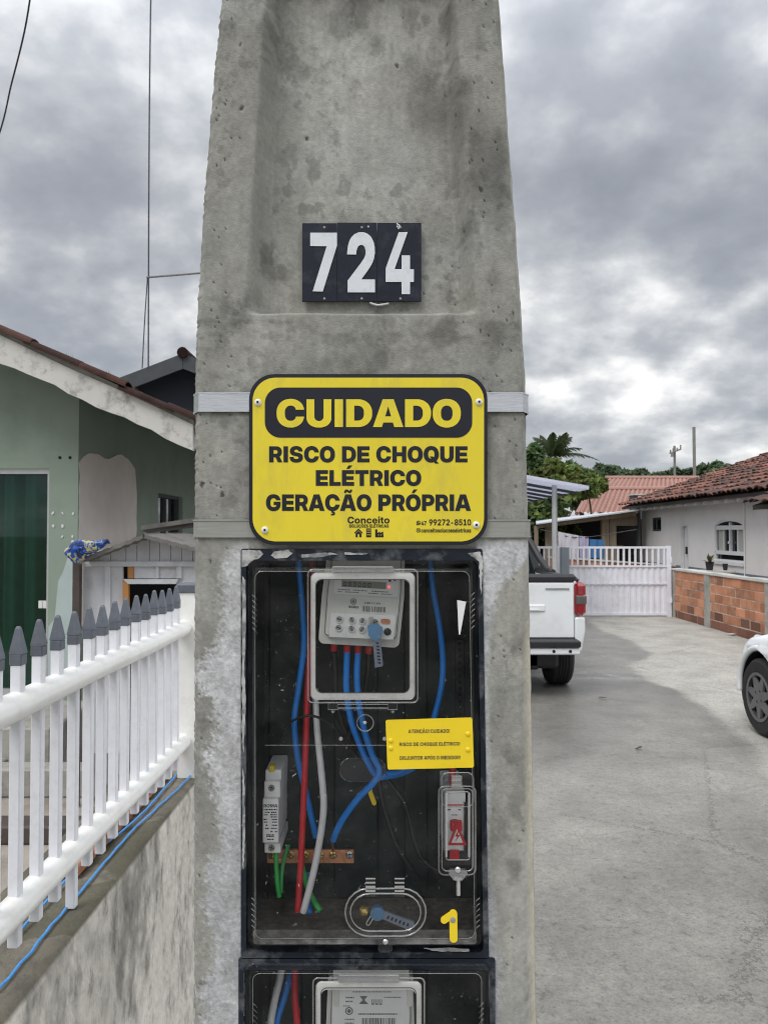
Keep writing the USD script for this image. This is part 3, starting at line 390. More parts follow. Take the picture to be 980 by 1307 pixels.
M['patterned'] = usdkit.material(stage, '/World/Looks/patterned_cloth', {
    'geo': ('geometry', {}), 'n': ('noise_texture', {'scale': 26.0, 'detail': 1.5, 'distortion': 1.2}),
    'r': ('rgb_ramp', {'interpolate': False, 'ramp': [(0.0, (0.012, 0.016, 0.06)), (0.42, (0.015, 0.075, 0.34)), (0.58, (0.46, 0.40, 0.13)), (0.66, (0.02, 0.10, 0.40))]}),
    'p': ('principled_bsdf', {'roughness': 0.8})},
    [('geo.position', 'n.vector'), ('n.fac', 'r.fac'), ('r.color', 'p.base_color')], surface='p.BSDF')
M['plastic_roof'] = mkclear('ribbed_roof_sheet', (0.45, 0.46, 0.50), white=0.45, haze=0.2, dustscale=20)
# driveway: dry and wet concrete, worked by the mesh's own wetness
M['drive'] = usdkit.material(stage, '/World/Looks/driveway_concrete', {
    'geo': ('geometry', {}), 'at': ('attribute', {'attribute': 'tint'}), 'sep': ('separate_xyz', {}),
    'n1': ('noise_texture', {'scale': 2.6, 'detail': 8.0, 'roughness': 0.62}), 'n2': ('noise_texture', {'scale': 26.0, 'detail': 8.0, 'roughness': 0.72, 'distortion': 0.4}), 'n3': ('noise_texture', {'scale': 70.0, 'detail': 6.0, 'roughness': 0.75}),
    'wv': ('mix_vector', {'fac': 0.16}), 'vor': ('voronoi_texture', {'feature': 'distance_to_edge', 'scale': 0.62}), 'cr': ('map_range', {'from_min': 0.0, 'from_max': 0.0045, 'to_min': 0.75, 'to_max': 0.0, 'clamp': True}),
    'nm': ('noise_texture', {'scale': 1.1, 'detail': 2.0}), 'cm': ('map_range', {'from_min': 0.47, 'from_max': 0.56, 'to_min': 0.0, 'to_max': 1.0, 'clamp': True}), 'cmul': ('math', {'math_type': 'multiply'}), 'crk': ('mix_color', {'b': (0.08, 0.078, 0.07)}),
    'n4': ('noise_texture', {'scale': 85.0, 'detail': 4.0, 'roughness': 0.75}), 'r4': ('rgb_ramp', {'ramp': [(0.30, (0.28, 0.28, 0.28)), (0.41, (0.86, 0.86, 0.86)), (0.55, (1.0, 1.0, 1.0)), (0.74, (1.25, 1.25, 1.25))]}), 'm4': ('mix_color', {'blend_type': 'multiply', 'fac': 0.9}),
    'r1': ('rgb_ramp', {'ramp': [(0.30, (0.31, 0.298, 0.268)), (0.52, (0.40, 0.388, 0.352)), (0.72, (0.48, 0.46, 0.412))]}),
    'm2': ('mix_color', {'blend_type': 'multiply', 'fac': 0.75}), 'r2': ('rgb_ramp', {'ramp': [(0.30, (0.36, 0.36, 0.36)), (0.44, (0.86, 0.86, 0.86)), (0.56, (1.0, 1.0, 1.0)), (0.74, (1.22, 1.22, 1.22))]}),
    'wm': ('mix_color', {'blend_type': 'multiply', 'fac': 1.0, 'b': (0.43, 0.43, 0.435)}), 'wmix': ('mix_color', {}),
    'rg': ('map_range', {'to_min': 0.88, 'to_max': 0.36}), 'rg2': ('math', {'math_type': 'subtract', 'use_clamp': True}), 'pud': ('math', {'math_type': 'multiply', 'value2': 0.42}),
    'h': ('mix_float', {'fac': 0.5}), 'b': ('bump', {'strength': 1.0, 'distance': 0.02}), 'bs': ('map_range', {'to_min': 1.0, 'to_max': 0.15, 'clamp': True}), 'p': ('principled_bsdf', {'specular_ior_level': 0.5})},
    [('geo.position', 'n1.vector'), ('geo.position', 'n2.vector'), ('geo.position', 'n3.vector'), ('at.vector', 'sep.vector'), ('n1.fac', 'r1.fac'), ('n2.fac', 'r2.fac'),
     ('r1.color', 'm2.a'), ('r2.color', 'm2.b'), ('geo.position', 'n4.vector'), ('n4.fac', 'r4.fac'), ('m2.result', 'm4.a'), ('r4.color', 'm4.b'), ('geo.position', 'wv.a'), ('n2.color', 'wv.b'), ('wv.result', 'vor.vector'), ('vor.distance', 'cr.value'), ('geo.position', 'nm.vector'), ('nm.fac', 'cm.value'), ('cr.result', 'cmul.value1'), ('cm.result', 'cmul.value2'), ('m4.result', 'crk.a'), ('cmul.value', 'crk.fac'), ('crk.result', 'wm.a'), ('crk.result', 'wmix.a'), ('wm.result', 'wmix.b'), ('sep.x', 'wmix.fac'), ('wmix.result', 'p.base_color'),
     ('sep.x', 'rg.value'), ('rg.result', 'rg2.value1'), ('sep.y', 'pud.value1'), ('pud.value', 'rg2.value2'), ('rg2.value', 'p.roughness'),
     ('n2.fac', 'h.a'), ('n3.fac', 'h.b'), ('h.result', 'b.height'), ('sep.z', 'bs.value'), ('bs.result', 'b.strength'), ('b.normal', 'p.normal')], surface='p.BSDF')

# ------------------------------------------------------------------ ground
obj('ground', trimesh.Trimesh([[-300, -200, -0.02], [300, -200, -0.02], [300, 400, -0.02], [-300, 400, -0.02]], [[0, 1, 2], [0, 2, 3]], process=False), M['asphalt_soil'], kind='structure')
gx, gy = np.meshgrid(np.linspace(-0.80, 6.2, 150), np.concatenate([np.linspace(-4, 0.8, 30), np.linspace(0.83, 6, 190), np.linspace(6.04, 13.8, 150)]))
gz = 0.012 * (meshkit.fbm(np.stack([gx * 0.6, gy * 0.6, 0 * gx], -1), 3, 5) - 0.5) + 0.005 * (meshkit.fbm(np.stack([gx * 5, gy * 5, 0 * gx], -1), 3, 9) - 0.5)
wn = meshkit.fbm(np.stack([gx * 1.3, gy * 1.3, 0 * gx], -1), 5, 11) - 0.5
edge_px = [(740, 788), (762, 800), (800, 818), (826, 834), (800, 852), (830, 866), (862, 880), (905, 905), (945, 945), (985, 985), (1100, 1090)]
eg = np.array([ground_at(*e) for e in edge_px])
xe = np.interp(gy.ravel(), eg[::-1, 1], eg[::-1, 0]).reshape(gx.shape) + 0.35 * wn
inside = np.clip((xe - gx) / 0.10 + 0.5, 0, 1)
fade = np.clip((gy - 3.0) / 2.6 + 1.4 * wn, 0.0, 1)
sheen = np.clip(0.5 + 2.2 * (meshkit.fbm(np.stack([gx * 0.9 + 4, gy * 0.55, 0 * gx], -1), 4, 21) - 0.5), 0, 1)
wet = np.clip(inside * (0.25 + 0.70 * fade) * (0.68 + 0.4 * sheen), 0, 1)
pc = ground_at(750, 862)
dp = np.exp(-(((gx - pc[0]) / 0.65) ** 2 + ((gy - pc[1]) / 0.22) ** 2)) * np.clip(0.5 + 5 * (meshkit.fbm(np.stack([gx * 5, gy * 7, 0 * gx], -1), 4, 31) - 0.5), 0, 1)
smooth_zone = np.clip((gy - 3.2) / 1.5, 0, 1)
v, f = grid_mesh(np.stack([gx, gy, gz], -1)[::-1])
obj('driveway', (v, f), M['drive'], kind='structure', smooth=True, col=np.stack([np.maximum(wet, dp * 0.9), np.clip(dp * 1.6, 0, 1), smooth_zone], -1)[::-1].reshape(-1, 3))
obj('yard_paving', cbox((-9, 1.0, -0.2), (-0.80, 14, 0.0)), M['yard'], kind='structure')

# ------------------------------------------------------------------ concrete pole
YP = 0.825
EL = np.array([(-60, 287), (0, 280), (60, 274), (150, 266), (250, 258), (380, 250), (480, 247), (700, 246), (1307, 245), (1460, 245)], float)
ER = np.array([(-60, 634), (0, 640), (60, 644), (150, 650), (250, 658), (380, 667), (480, 673), (700, 677), (900, 681), (1307, 687), (1460, 689)], float)
OL, OR_ = [(700, 314), (1205, 313), (1225, 312), (1460, 311)], [(700, 611), (1205, 618), (1225, 624), (1460, 626)]     # the opening for the meter boxes
OTOP = 705
py = np.arange(-60, 1461, 1.9); s = np.linspace(0, 1, 250)
el, er = np.interp(py, EL[:, 0], EL[:, 1]), np.interp(py, ER[:, 0], ER[:, 1])
noise2 = lambda a, b, k, o=4, sd=0: meshkit.fbm(np.stack([a * k, b * k, 0 * a], -1), o, sd)
el = el + 1.9 * (meshkit.fbm(np.stack([py * 0.11, 0 * py, 0 * py], -1), 4, 3) - 0.5) - 0.9 * (meshkit.noise(np.stack([py * 0.3, 0 * py, 0 * py], -1), 4) > 0.72)
er = er + 1.6 * (meshkit.fbm(np.stack([py * 0.05, 0 * py, 0 * py], -1), 3, 8) - 0.5)
gpx = el[:, None] + (er - el)[:, None] * s; gpy = np.repeat(py[:, None], len(s), 1)
dl, dr = gpx - el[:, None], er[:, None] - gpx
sst = lambda a, b, x: (lambda t: t * t * (3 - 2 * t))(np.clip((x - a) / (b - a), 0, 1))
d = 0.011 * (1 - sst(0, 9, dl)) ** 2 + np.where(gpy > 0, 1, 1) * 0.016 * np.clip(1 - dr / np.interp(gpy, [0, 400, 700, 900], [4, 6, 8, 15]), 0, 1)
# the sunk channel above the sign
lo, li = np.interp(gpy, [0, 400], [337, 311]), np.interp(gpy, [0, 400], [355, 335])
ro, ri = np.interp(gpy, [0, 400], [583, 611]), np.interp(gpy, [0, 400], [566, 589])
wob = 2.5 * (noise2(gpx, gpy, 0.03, 3, 14) - 0.5)
chan = sst(lo, li, gpx + wob) * (1 - sst(ri, ro, gpx + wob)) * (1 - sst(390 + wob, 401 + wob, gpy))
d += 0.034 * chan
d += 0.0016 * (noise2(gpx, gpy, 0.02, 3, 2) - 0.5) + 0.0007 * (noise2(gpx, gpy, 0.12, 3, 6) - 0.5)
base = np.array([0.345, 0.342, 0.315])
tone = 0.74 + 0.50 * noise2(gpx, gpy * 0.45, 0.012, 6, 41) + 0.34 * (noise2(gpx, gpy * .7, 0.05, 5, 43) - 0.5) + 0.22 * (noise2(gpx, gpy, 0.25, 3, 48) - 0.5)
tone *= 1 + 0.13 * np.exp(-((gpx - 425) / 45) ** 2) * chan + 0.16 * chan
stain = sst(0.42, 0.64, noise2(gpx, gpy * 0.4, 0.022, 6, 44)) * sst(470, 560, gpx) * (1 - sst(640, 660, gpx)) * (1 - sst(230, 330, gpy)) * 0.9
stain += 0.75 * sst(0.54, 0.74, noise2(gpx, gpy * .8, 0.035, 6, 46) + .10 * (noise2(gpx, gpy, 0.3, 2, 49) - .5)) * sst(0.35, 0.6, noise2(gpx, gpy, 0.008, 2, 47))
stain += 0.55 * np.exp(-((gpx - np.interp(gpy, [0, 400], [346, 322])) / 9) ** 2) * (gpy < 385) * noise2(gpx, gpy, 0.02, 3, 77)
stain += 0.5 * sst(405, 412, gpy) * (1 - sst(425, 470, gpy)) * sst(0.45, 0.6, noise2(gpx, gpy * 2, 0.03, 4, 78))
spots = sst(0.585, 0.64, noise2(gpx, gpy * .8, 0.055, 5, 91)) * sst(.45, .6, noise2(gpx, gpy, 0.009, 3, 92)) * (chan > .5) + .7 * sst(0.60, 0.65, noise2(gpx, gpy, 0.11, 4, 93)) * sst(.5, .62, noise2(gpx, gpy, 0.012, 3, 94))
strk = noise2(gpx, gpy * .05, 0.16, 4, 95) - .5
tone *= (1 - 0.46 * np.clip(stain, 0, 1)) * (1 - .30 * np.clip(spots, 0, 1)) * (1 + .16 * strk)
pale = sst(.60, .70, noise2(gpx, gpy * .5, .028, 5, 96)) * sst(.5, .62, noise2(gpx, gpy, .012, 3, 97))
tone *= 1 + .20 * pale
colr = base * tone[..., None]
colr = colr * (1 + 0.07 * (noise2(gpx, gpy, 0.01, 3, 51) - 0.5)[..., None] * np.array([1.0, 0.3, -0.9]))
sandy = np.clip(1 - dr / 14, 0, 1) * sst(760, 830, gpy)
colr = colr * (1 - sandy[..., None]) + sandy[..., None] * np.array([0.55, 0.50, 0.40])
# plaster smeared round the meter boxes
bl, br = np.interp(gpy, *zip(*OL)), np.interp(gpy, *zip(*OR_))
nz = noise2(gpx, gpy, 0.030, 4, 61) + 0.35 * (noise2(gpx, gpy, 0.16, 3, 62) - 0.5)
wl = np.interp(gpy, [690, 720, 800, 860, 900, 960, 1010, 1080, 1120, 1200, 1320], [12, 26, 30, 58, 34, 44, 40, 34, 44, 46, 44])
spk = 0.9 * (noise2(gpx, gpy, 0.33, 2, 64) - 0.5) + .5 * (noise2(gpx, gpy, .9, 1, 65) - .5)
pl = np.clip((wl * (0.60 + 0.9 * nz + .55 * spk) - (bl - gpx)) / 16 + 0.5, 0, 1) * (gpx < bl + 4) * sst(688, 704, gpy)
wr = np.interp(gpy, [684, 700, 730, 760, 800, 900, 1100, 1200, 1320], [70, 66, 44, 22, 12, 9, 10, 16, 13])
prr = np.clip((wr * (0.5 + 1.0 * nz) - (gpx - br)) / 5 + 0.5, 0, 1) * (gpx > br - 4) * sst(684, 700, gpy + 16 * (nz - 0.5))
plaster = np.clip(pl + prr, 0, 1)
ptone = np.array([0.62, 0.63, 0.645]) * (0.70 + 0.5 * noise2(gpx, gpy * 0.5, 0.09, 4, 66) + .45 * spk)[..., None] * np.interp(gpy, [700, 1020, 1100, 1300], [1, 1, .80, .86])[..., None]
ptone *= np.where(gpx > 500, np.interp(gpy, [740, 800], [.98, .84]), 1.0)[..., None]
colr = colr * (1 - plaster[..., None]) + ptone * plaster[..., None]
d -= plaster * (0.0004 + 0.0011 * (noise2(gpx, gpy, 0.30, 3, 71) - 0.4))
rough_r = (gpx > br) * sst(700, 730, gpy)                        # trowelled grey render right of the boxes
colr = np.where((rough_r * (1 - plaster) > 0.5)[..., None], colr * (1.12 + 0.16 * (noise2(gpx, gpy * 0.25, 0.08, 4, 73) - 0.5))[..., None], colr)
# air holes in the casting
for _ in range(230):
    hx, hy = RNG.uniform(0, 1), RNG.uniform(-50, 1300)
    row = int((hy + 60) / 1.9)
    e = RNG.random()
    if e < .45: hx = RNG.uniform(0.80, 0.97)
    elif e < .75: hx = RNG.uniform(0.02, 0.12)
    c0 = int(hx * 249); rr = RNG.choice([0.55, 0.65, 0.8, 1.0, 1.5], p=[.5, .25, .15, .07, .03])
    for a in range(-3, 4):
        for b in range(-3, 4):
            q = (a * 1.0) ** 2 / (rr * RNG.uniform(.7, 1.6)) ** 2 + (b * 1.0) ** 2 / rr ** 2
            if q < 1 and 0 <= row + a < len(py) and 0 <= c0 + b < 250 and plaster[row + a, c0 + b] < .3 and (rough_r[row + a, c0 + b] < .5 or rr < .6):
                d[row + a, c0 + b] += 0.0018 * (1 - q * 0.5); colr[row + a, c0 + b] *= RNG.uniform(.28, .6)
V = P(gpx, gpy, YP); V[..., 1] = YP + d
v, f = grid_mesh(V)
cpx, cpy = gpx.reshape(-1)[f].mean(1), gpy.reshape(-1)[f].mean(1)
f = f[~((cpy > OTOP) & (cpx > np.interp(cpy, *zip(*OL))) & (cpx < np.interp(cpy, *zip(*OR_))))]
cols = [colr.reshape(-1, 3)]
YB = 1.13
def flank(Ve, side):
    b1, b2 = Ve.copy(), Ve.copy()
    b1[:, 1] = Ve[:, 1] + 0.004; b1[:, 0] += side * 0.0012; b2[:, 1] = YB
    g = np.stack([Ve, b1, (b1 * .5 + b2 * .5), b2], 1)
    return grid_mesh(g if side > 0 else g[:, ::-1])
pv, pf = [v], [f]
for side, Ve in ((1, V[:, -1]), (-1, V[:, 0])):
    a, b = flank(Ve, side)
    pv.append(a); pf.append(b + sum(map(len, pv[:-1])))
    cols.append(np.tile(base, (len(a), 1)) * (0.85 + 0.3 * meshkit.fbm(a * 14, 4, 81))[:, None])
bk = grid_mesh(np.stack([V[:, -1] * [1, 0, 1] + [0, YB, 0], V[:, 0] * [1, 0, 1] + [0, YB, 0]], 1))
pv.append(bk[0]); pf.append(bk[1] + sum(map(len, pv[:-1]))); cols.append(np.tile(base, (len(bk[0]), 1)))
zt, zb = V[0, 0, 2], V[-1, 0, 2]
xl, xr = V[0, 0, 0], V[0, -1, 0]
top = trimesh.convex.convex_hull(np.array([[xl, YP + .011, zt], [xr, YP + .015, zt], [xr, YB, zt], [xl, YB, zt], [xl + .07, YP + .04, 6.6], [xr - .07, YP + .04, 6.6], [xr - .07, YB - .06, 6.6], [xl + .07, YB - .06, 6.6]]))
bot = flat(sbox(V[-1, 0, 0], YP + .011, V[-1, -1, 0], YB).difference(sbox(P(310, 1460, YP)[0], 0, P(626, 1460, YP)[0], YP + .17)), 'z', 0.42, zb - 0.42)
foot = cbox((V[-1, 0, 0], YP + .009, -0.1), (V[-1, -1, 0], YB, 0.42))
for extra in (top, bot, foot):
    pv.append(np.array(extra.vertices)); pf.append(np.array(extra.faces) + sum(map(len, pv[:-1]))); cols.append(np.tile(base, (len(extra.vertices), 1)))
pole = thing('concrete_pole', 'massive grey cast concrete pole with a sunk channel, carrying the signs and meter boxes', 'pole', ((xl + xr) / 2, 0.97, 0))
npole = len(v)
tri = trimesh.Trimesh(np.vstack(pv), np.vstack(pf), process=False)
sharp = trimesh.graph.smooth_shade(trimesh.Trimesh(v, f, process=False), angle=math.radians(75), facet_minarea=None) if False else None
obj('shaft', (pv[0], pf[0]), M['concrete'], pole, smooth=True, col=cols[0])
off, rest_v, rest_f, rest_c = 0, [], [], []
for a, b, c, k in zip(pv[1:], pf[1:], cols[1:], range(99)):
    start = len(pv[0]) + sum(len(q) for q in pv[1:1 + k])
    rest_v.append(a); rest_f.append(b - start + off); rest_c.append(c); off += len(a)
obj('pole_flanks', (np.vstack(rest_v), np.vstack(rest_f)), M['concrete'], pole, col=np.vstack(rest_c))

# bands strapped round the pole
def band(name, label, y0, y1, mat, t):
    pts = []
    ym = (y0 + y1) / 2
    l, r = np.interp(ym, EL[:, 0], EL[:, 1]), np.interp(ym, ER[:, 0], ER[:, 1])
    a, b = P(l - 1.5, ym, YP), P(r + 1.5, ym, YP)
    o = Polygon([(a[0], YP + .012), (a[0] + .008, YP - .0012), (b[0] - .008, YP - .0012), (b[0], YP + .012), (b[0], YB + .002), (a[0], YB + .002)])
    z0, z1 = P(0, y1, YP)[2], P(0, y0, YP)[2]
    th = thing(name, label, 'band', ((a[0] + b[0]) / 2, 0.97, z0))
    big = o.buffer(t, join_style=2)
    obj('strap', flat(big.difference(o), 'z', z0, z1 - z0), mat, th)
    for zz in (z0, z1 - .0016):
        obj('rolled_edge', flat(big.buffer(.0007, join_style=2).difference(o), 'z', zz, .0016), mat, th)
band('steel_band', 'shiny zinc band strapped round the pole behind the top of the warning sign', 501, 526, M['zinc'], .0012)
band('steel_band', 'dull weathered band strapped round the pole behind the foot of the warning sign', 663, 686, M['dull_band'], .001)

# ------------------------------------------------------------------ house number
YN = YP + 0.0295
hn = thing('house_number_plate', 'dark navy house number plate with white figures 724 in the channel of the pole', 'number plate', P(461, 386, YN))
for (a, b), g, gx_, gy_ in (((386, 430), '7', (396, 430), (297, 372)), ((430.4, 480.5), '2', (443, 478.5), (297.5, 373)), ((481, 537.5), '4', (492, 528), (296, 375))):
    j = RNG.uniform(-.4, .4)
    obj('tile', prism(sbox(a, 285.5 + j, b, 385 + j), YN, .003), M['plate_navy'], hn)
    obj('numeral', prism(letters(g, HEAVY, *gx_, *gy_), YN - .003, .0008), M['plate_white'], hn)
    cx = (gx_[0] + gx_[1]) / 2
    for yy in (290, 381): obj('rivet', disc(cx + 1, yy, 1.7, YN - .003, .001, 10, True), M['dull_band'], hn)
for xx, yy in ((470, 289), (507, 289)): obj('glue_blob', disc(xx, yy, 1.3, YN - .003, .0012, 8, True), M['plate_white'], hn)
obj('glue_bead', wire([(472, 386, YN - .001), (482, 389, YN - .001), (496, 387, YN - .001)], 1.3), M['plate_white'], hn)
obj('glue_bead', wire([(506, 285, YN - .003), (510, 288, YN - .003), (508, 292, YN - .003)], .9), M['plate_white'], hn)

# ------------------------------------------------------------------ warning sign
YS = 0.8215
ws = thing('warning_sign', 'large yellow warning sign with rounded corners and black lettering CUIDADO', 'sign', P(470, 696, YS))
obj('panel', [prism(rrect(318.5, 478, 621.5, 695.5, 32, 10), YS, .0030)], M['sign_black'], ws)
obj('yellow_face', prism(rrect(322.5, 482, 617.5, 691, 29, 10), YS - .0030, .0004), M['yellow'], ws)
obj('black_field', prism(rrect(338, 494.5, 602.5, 558.5, 20, 10), YS - .0034, .0003), M['sign_black'], ws)
obj('heading', prism(letters('CUIDADO', HEAVY, 353, 588, 509.5, 545), YS - .0037, .0003), M['yellow'], ws)
for t, a, b, c, e in (('RISCO DE CHOQUE', 343.5, 596.5, 569.5, 590), ('ELÉTRICO', 403, 537.5, 600, 620), ('GERAÇÃO PRÓPRIA', 339.5, 601, 631, 652)):
    obj('lettering', prism(letters(t, HEAVY, a, b, c, e), YS - .0034, .0003), M['sign_black'], ws)
for t, a, b, c, e in (('Conceito', 443.5, 497, 659.5, 668), ('SOLUÇÕES ELÉTRICAS', 445.5, 496, 669.3, 673.3), ('47', 537.5, 544, 665, 670.5), ('99272-8510', 547.5, 601, 662.8, 670.5), ('conceitosolucoeseletricas', 537.5, 601, 674.2, 679.6)):
    obj('small_lettering', prism(letters(t, SMALL, a, b, c, e), YS - .0034, .0003), M['sign_black'], ws)
house = unary_union([Polygon([(452, 680), (457.5, 674.6), (463, 680), (462, 681), (457.5, 676.8), (453, 681)]), Polygon([(453.8, 681), (457.5, 677.6), (461.2, 681), (461.2, 685.6), (453.8, 685.6)])]).difference(sbox(456.4, 681.5, 458.6, 685.6))
tower = sbox(467.4, 674.4, 473.6, 685.6)
for r_ in range(3):
    for c_ in range(2): tower = tower.difference(sbox(468.5 + 2.4 * c_, 675.6 + 3 * r_, 470.1 + 2.4 * c_, 677.2 + 3 * r_))
works = unary_union([Polygon([(478.8, 685.6), (478.8, 675.5), (481.4, 675.5), (481.6, 680.4), (485, 678.4), (485, 680.4), (488.8, 678.4), (489.4, 685.6)])]).difference(unary_union([sbox(482.5, 682, 483.8, 683.4), sbox(485.6, 682, 486.9, 683.4)]))
for nm, g in (('house_emblem', house), ('tower_emblem', tower), ('factory_emblem', works)): obj(nm, prism(g, YS - .0034, .0003), M['sign_black'], ws)
ph = Point(534, 667.3).buffer(2.7).difference(Point(534, 667.3).buffer(1.9)).union(LineString([(533, 666), (533.4, 667.6), (535.2, 668.6)]).buffer(.6)).union(Polygon([(531.2, 670.4), (531.8, 668.2), (533, 669.6)]))
obj('phone_emblem', prism(ph, YS - .0034, .0003), M['sign_black'], ws)
cm = rrect(531.4, 674.4, 536.4, 679.4, 1.2).difference(rrect(532.1, 675.1, 535.7, 678.7, .9)).union(Point(533.9, 676.9).buffer(1.1).difference(Point(533.9, 676.9).buffer(.55)))
obj('camera_emblem', prism(cm, YS - .0034, .0003), M['sign_black'], ws)
for x_, y_ in ((329, 513.5), (611, 513), (338, 676.5), (607.5, 670)):
    rv = obj('rivet', disc(x_, y_, 4.6, YS - .0034, .0026, 18, True), M['white_plastic'], ws)
    obj('rivet_pin', disc(x_ + .2, y_, 1.5, YS - .0034, .0031, 10), M['sign_black'], rv)

# ------------------------------------------------------------------ meter boxes let into the pole
YF, YK = YP - .0022, 0.945          # frame front, back of the box
def loft(rings, Ys, cap=True):
    n = len(rings[0]); vs = [np.column_stack([P(r[:, 0], r[:, 1], Y)]) for r, Y in zip(rings, Ys)]
    v = np.vstack(vs); f = []
    for k in range(len(rings) - 1):
        for i in range(n):
            j = (i + 1) % n
            f += [[k * n + i, k * n + j, (k + 1) * n + j], [k * n + i, (k + 1) * n + j, (k + 1) * n + i]]
    if cap:
        v = np.vstack([v, vs[-1].mean(0)]); c = len(v) - 1
        f += [[(len(rings) - 1) * n + i, (len(rings) - 1) * n + (i + 1) % n, c] for i in range(n)]
    m = trimesh.Trimesh(v, f, process=False)
    if m.face_normals[-1][1] > 0: m.invert()
    return m
def rr(x0, y0, x1, y1, r):
    a = np.radians(np.linspace(0, 90, 6))
    return np.vstack([np.column_stack([cx + r * np.cos(a + q), cy + r * np.sin(a + q)]) for cx, cy, q in ((x1 - r, y1 - r, 0), (x0 + r, y1 - r, math.pi / 2), (x0 + r, y0 + r, math.pi), (x1 - r, y0 + r, 1.5 * math.pi))])

def meter_box(label, X0, X1, T, B, window, ticks, crease=None, flare=0.0):
    wp = lambda a: np.column_stack([a[:, 0] + flare * (a[:, 0] - X0) / (X1 - X0) * (a[:, 1] - T) / (B - T), a[:, 1]])
    wpoly = lambda g: Polygon(wp(np.array(g.exterior.coords)[:-1]), [wp(np.array(i.coords)[:-1]) for i in g.interiors])
    t = thing('meter_box', label, 'meter box', P((X0 + X1) / 2, B, YP), 'meter boxes set into the concrete pole')
    obj('frame', prism(wpoly(rrect(X0 - 1.5, T - 3, X1 + 1.5, B + 2, 3).difference(rrect(X0 + 5, T + 12, X1 - 5, B - 6, 7))), YP + .012, .0142), M['frame_plastic'], t)
    ins = 4
    a, b = P(X0 + ins, B - 5, YP + .012), P(X1 + flare - ins, T + 10, YP + .012)
    w = .003
    y0 = YP + .0122
    obj('back_panel', cbox((a[0], YK, a[2]), (b[0], YK + w, b[2])), M['box_inside'], t)
    obj('side_wall', cbox((a[0] - w, y0, a[2]), (a[0], YK, b[2])), M['box_inside'], t)
    obj('side_wall', cbox((b[0], y0, a[2]), (b[0] + w, YK, b[2])), M['box_inside'], t)
    obj('top_wall', cbox((a[0], y0, b[2]), (b[0], YK, b[2] + w)), M['box_inside'], t)
    obj('box_floor', cbox((a[0], y0, a[2] - w), (b[0], YK, a[2])), M['box_floor'], t)
    for sx in (358, 580):                                            # punched strips on the back panel
        c = P(490 + (sx - 490), T + 112, YK)[0] + (-.006 if sx < 490 else .006)
        za, zb_ = P(0, T + 112, YK)[2], P(0, T + 245, YK)[2]
        st = obj('punched_strip', cbox((c - .006, YK - .003, zb_), (c + .006, YK - .0002, za), .001), M['black_plastic'], t)
        obj('strip_holes', [cyl((c, YK - .0034, z), (c, YK - .0030, z), .0022, n=8) for z in np.arange(zb_ + .004, za, .0078)], M['black_hole'], st, kind='stuff')
    for sx, hw in ((365, 22), (455, 30), (530, 16)):                  # moulded uprights of the back panel
        x_ = P(sx, T, YK)[0]
        obj('moulded_rib', cbox((x_ - hw * .0009, YK - .006, a[2] + .002), (x_ + hw * .0009, YK - .0003, b[2] - .01), .002), M['box_inside'], t)
    R = [(X0 + 4, T + 12, X1 - 4, B - 5)] * 5
    insets, Ys = [0, 1.5, 4.5, 7, 9.5], [.8225, .8198, .8192, .8120, .8098]
    rings_ = [wp(rr(x0 + i, y0_ + i * (1.5 if i > 5 else 1), x1 - i, y1 - i, 9)) for i, (x0, y0_, x1, y1) in zip(insets, R)]
    cov = obj('cover', loft(rings_, Ys), M['cover'], t, smooth=25)
    obj('cover_edge', ring(Polygon(rings_[4]), .8100, .5), M['clear_rim'], cov, smooth=True)
    if crease: obj('crease', prism(sbox(X0 + 26, crease, X1 - 26, crease + .8), .8098, .0002), M['clear_rim'], cov)
    for x_, y_, n_, s_ in ticks:
        for k in range(n_):
            c = np.array([x_, y_ + 7.0 * k])
            obj('moulded_tick', wire([(c[0] + s_ * 3, c[1] + 2.4, .8118), (c[0], c[1] - .8, .8096), (c[0] - s_ * 3, c[1] - 3.6, .8112)], .42, sides=6, n=3), M['clear_rim'], cov)
    # the reading window
    x0, y0_, x1, y1 = window
    wf = obj('window_frame', prism(rrect(x0 + 3.5, y0_ + 4, x1 - 3.5, y1 - 4, 8).difference(rrect(x0 + 10.5, y0_ + 13, x1 - 11, y1 - 13, 8)), .8094, .0025), M['gasket'], t)
    rim = loft([rr(x0 - 1, y0_ - 1, x1 + 1, y1 + 1, 6), rr(x0, y0_, x1, y1, 6), rr(x0 + 1.5, y0_ + 1.5, x1 - 1.5, y1 - 1.5, 6), rr(x0 + 4, y0_ + 4, x1 - 4, y1 - 4, 7), rr(x0 + 5, y0_ + 5, x1 - 5, y1 - 5, 7)], [.8096, .8040, .8028, .8026, .8040])
    obj('window_lens', rim, M['clear'], wf, smooth=25)
    obj('window_edge', ring(rrect(x0, y0_, x1, y1, 6, 5), .8036, 1.0), M['clear_rim'], wf, smooth=True)
    obj('window_edge', ring(rrect(x0 + 4, y0_ + 4, x1 - 4, y1 - 4, 7, 5), .8030, .6), M['clear_rim'], wf, smooth=True)
    obj('window_edge', ring(rrect(x0 + 10, y0_ + 12.5, x1 - 10.5, y1 - 12.5, 8, 5), .8066, .55), M['ink_grey'], wf, smooth=True)
    cx = (x0 + x1) / 2
    hg = obj('hinge', [prism(rrect(cx - 39, y0_ - 4, cx + 39, y0_ + 3, 1.5), .806, .004)], M['clear_rim'], wf)
    obj('hinge_pin', wire([(cx - 38, y0_ - 3.4, .8015), (cx + 38, y0_ - 3.2, .8015)], 1.0, sides=8), M['clear_rim'], hg)
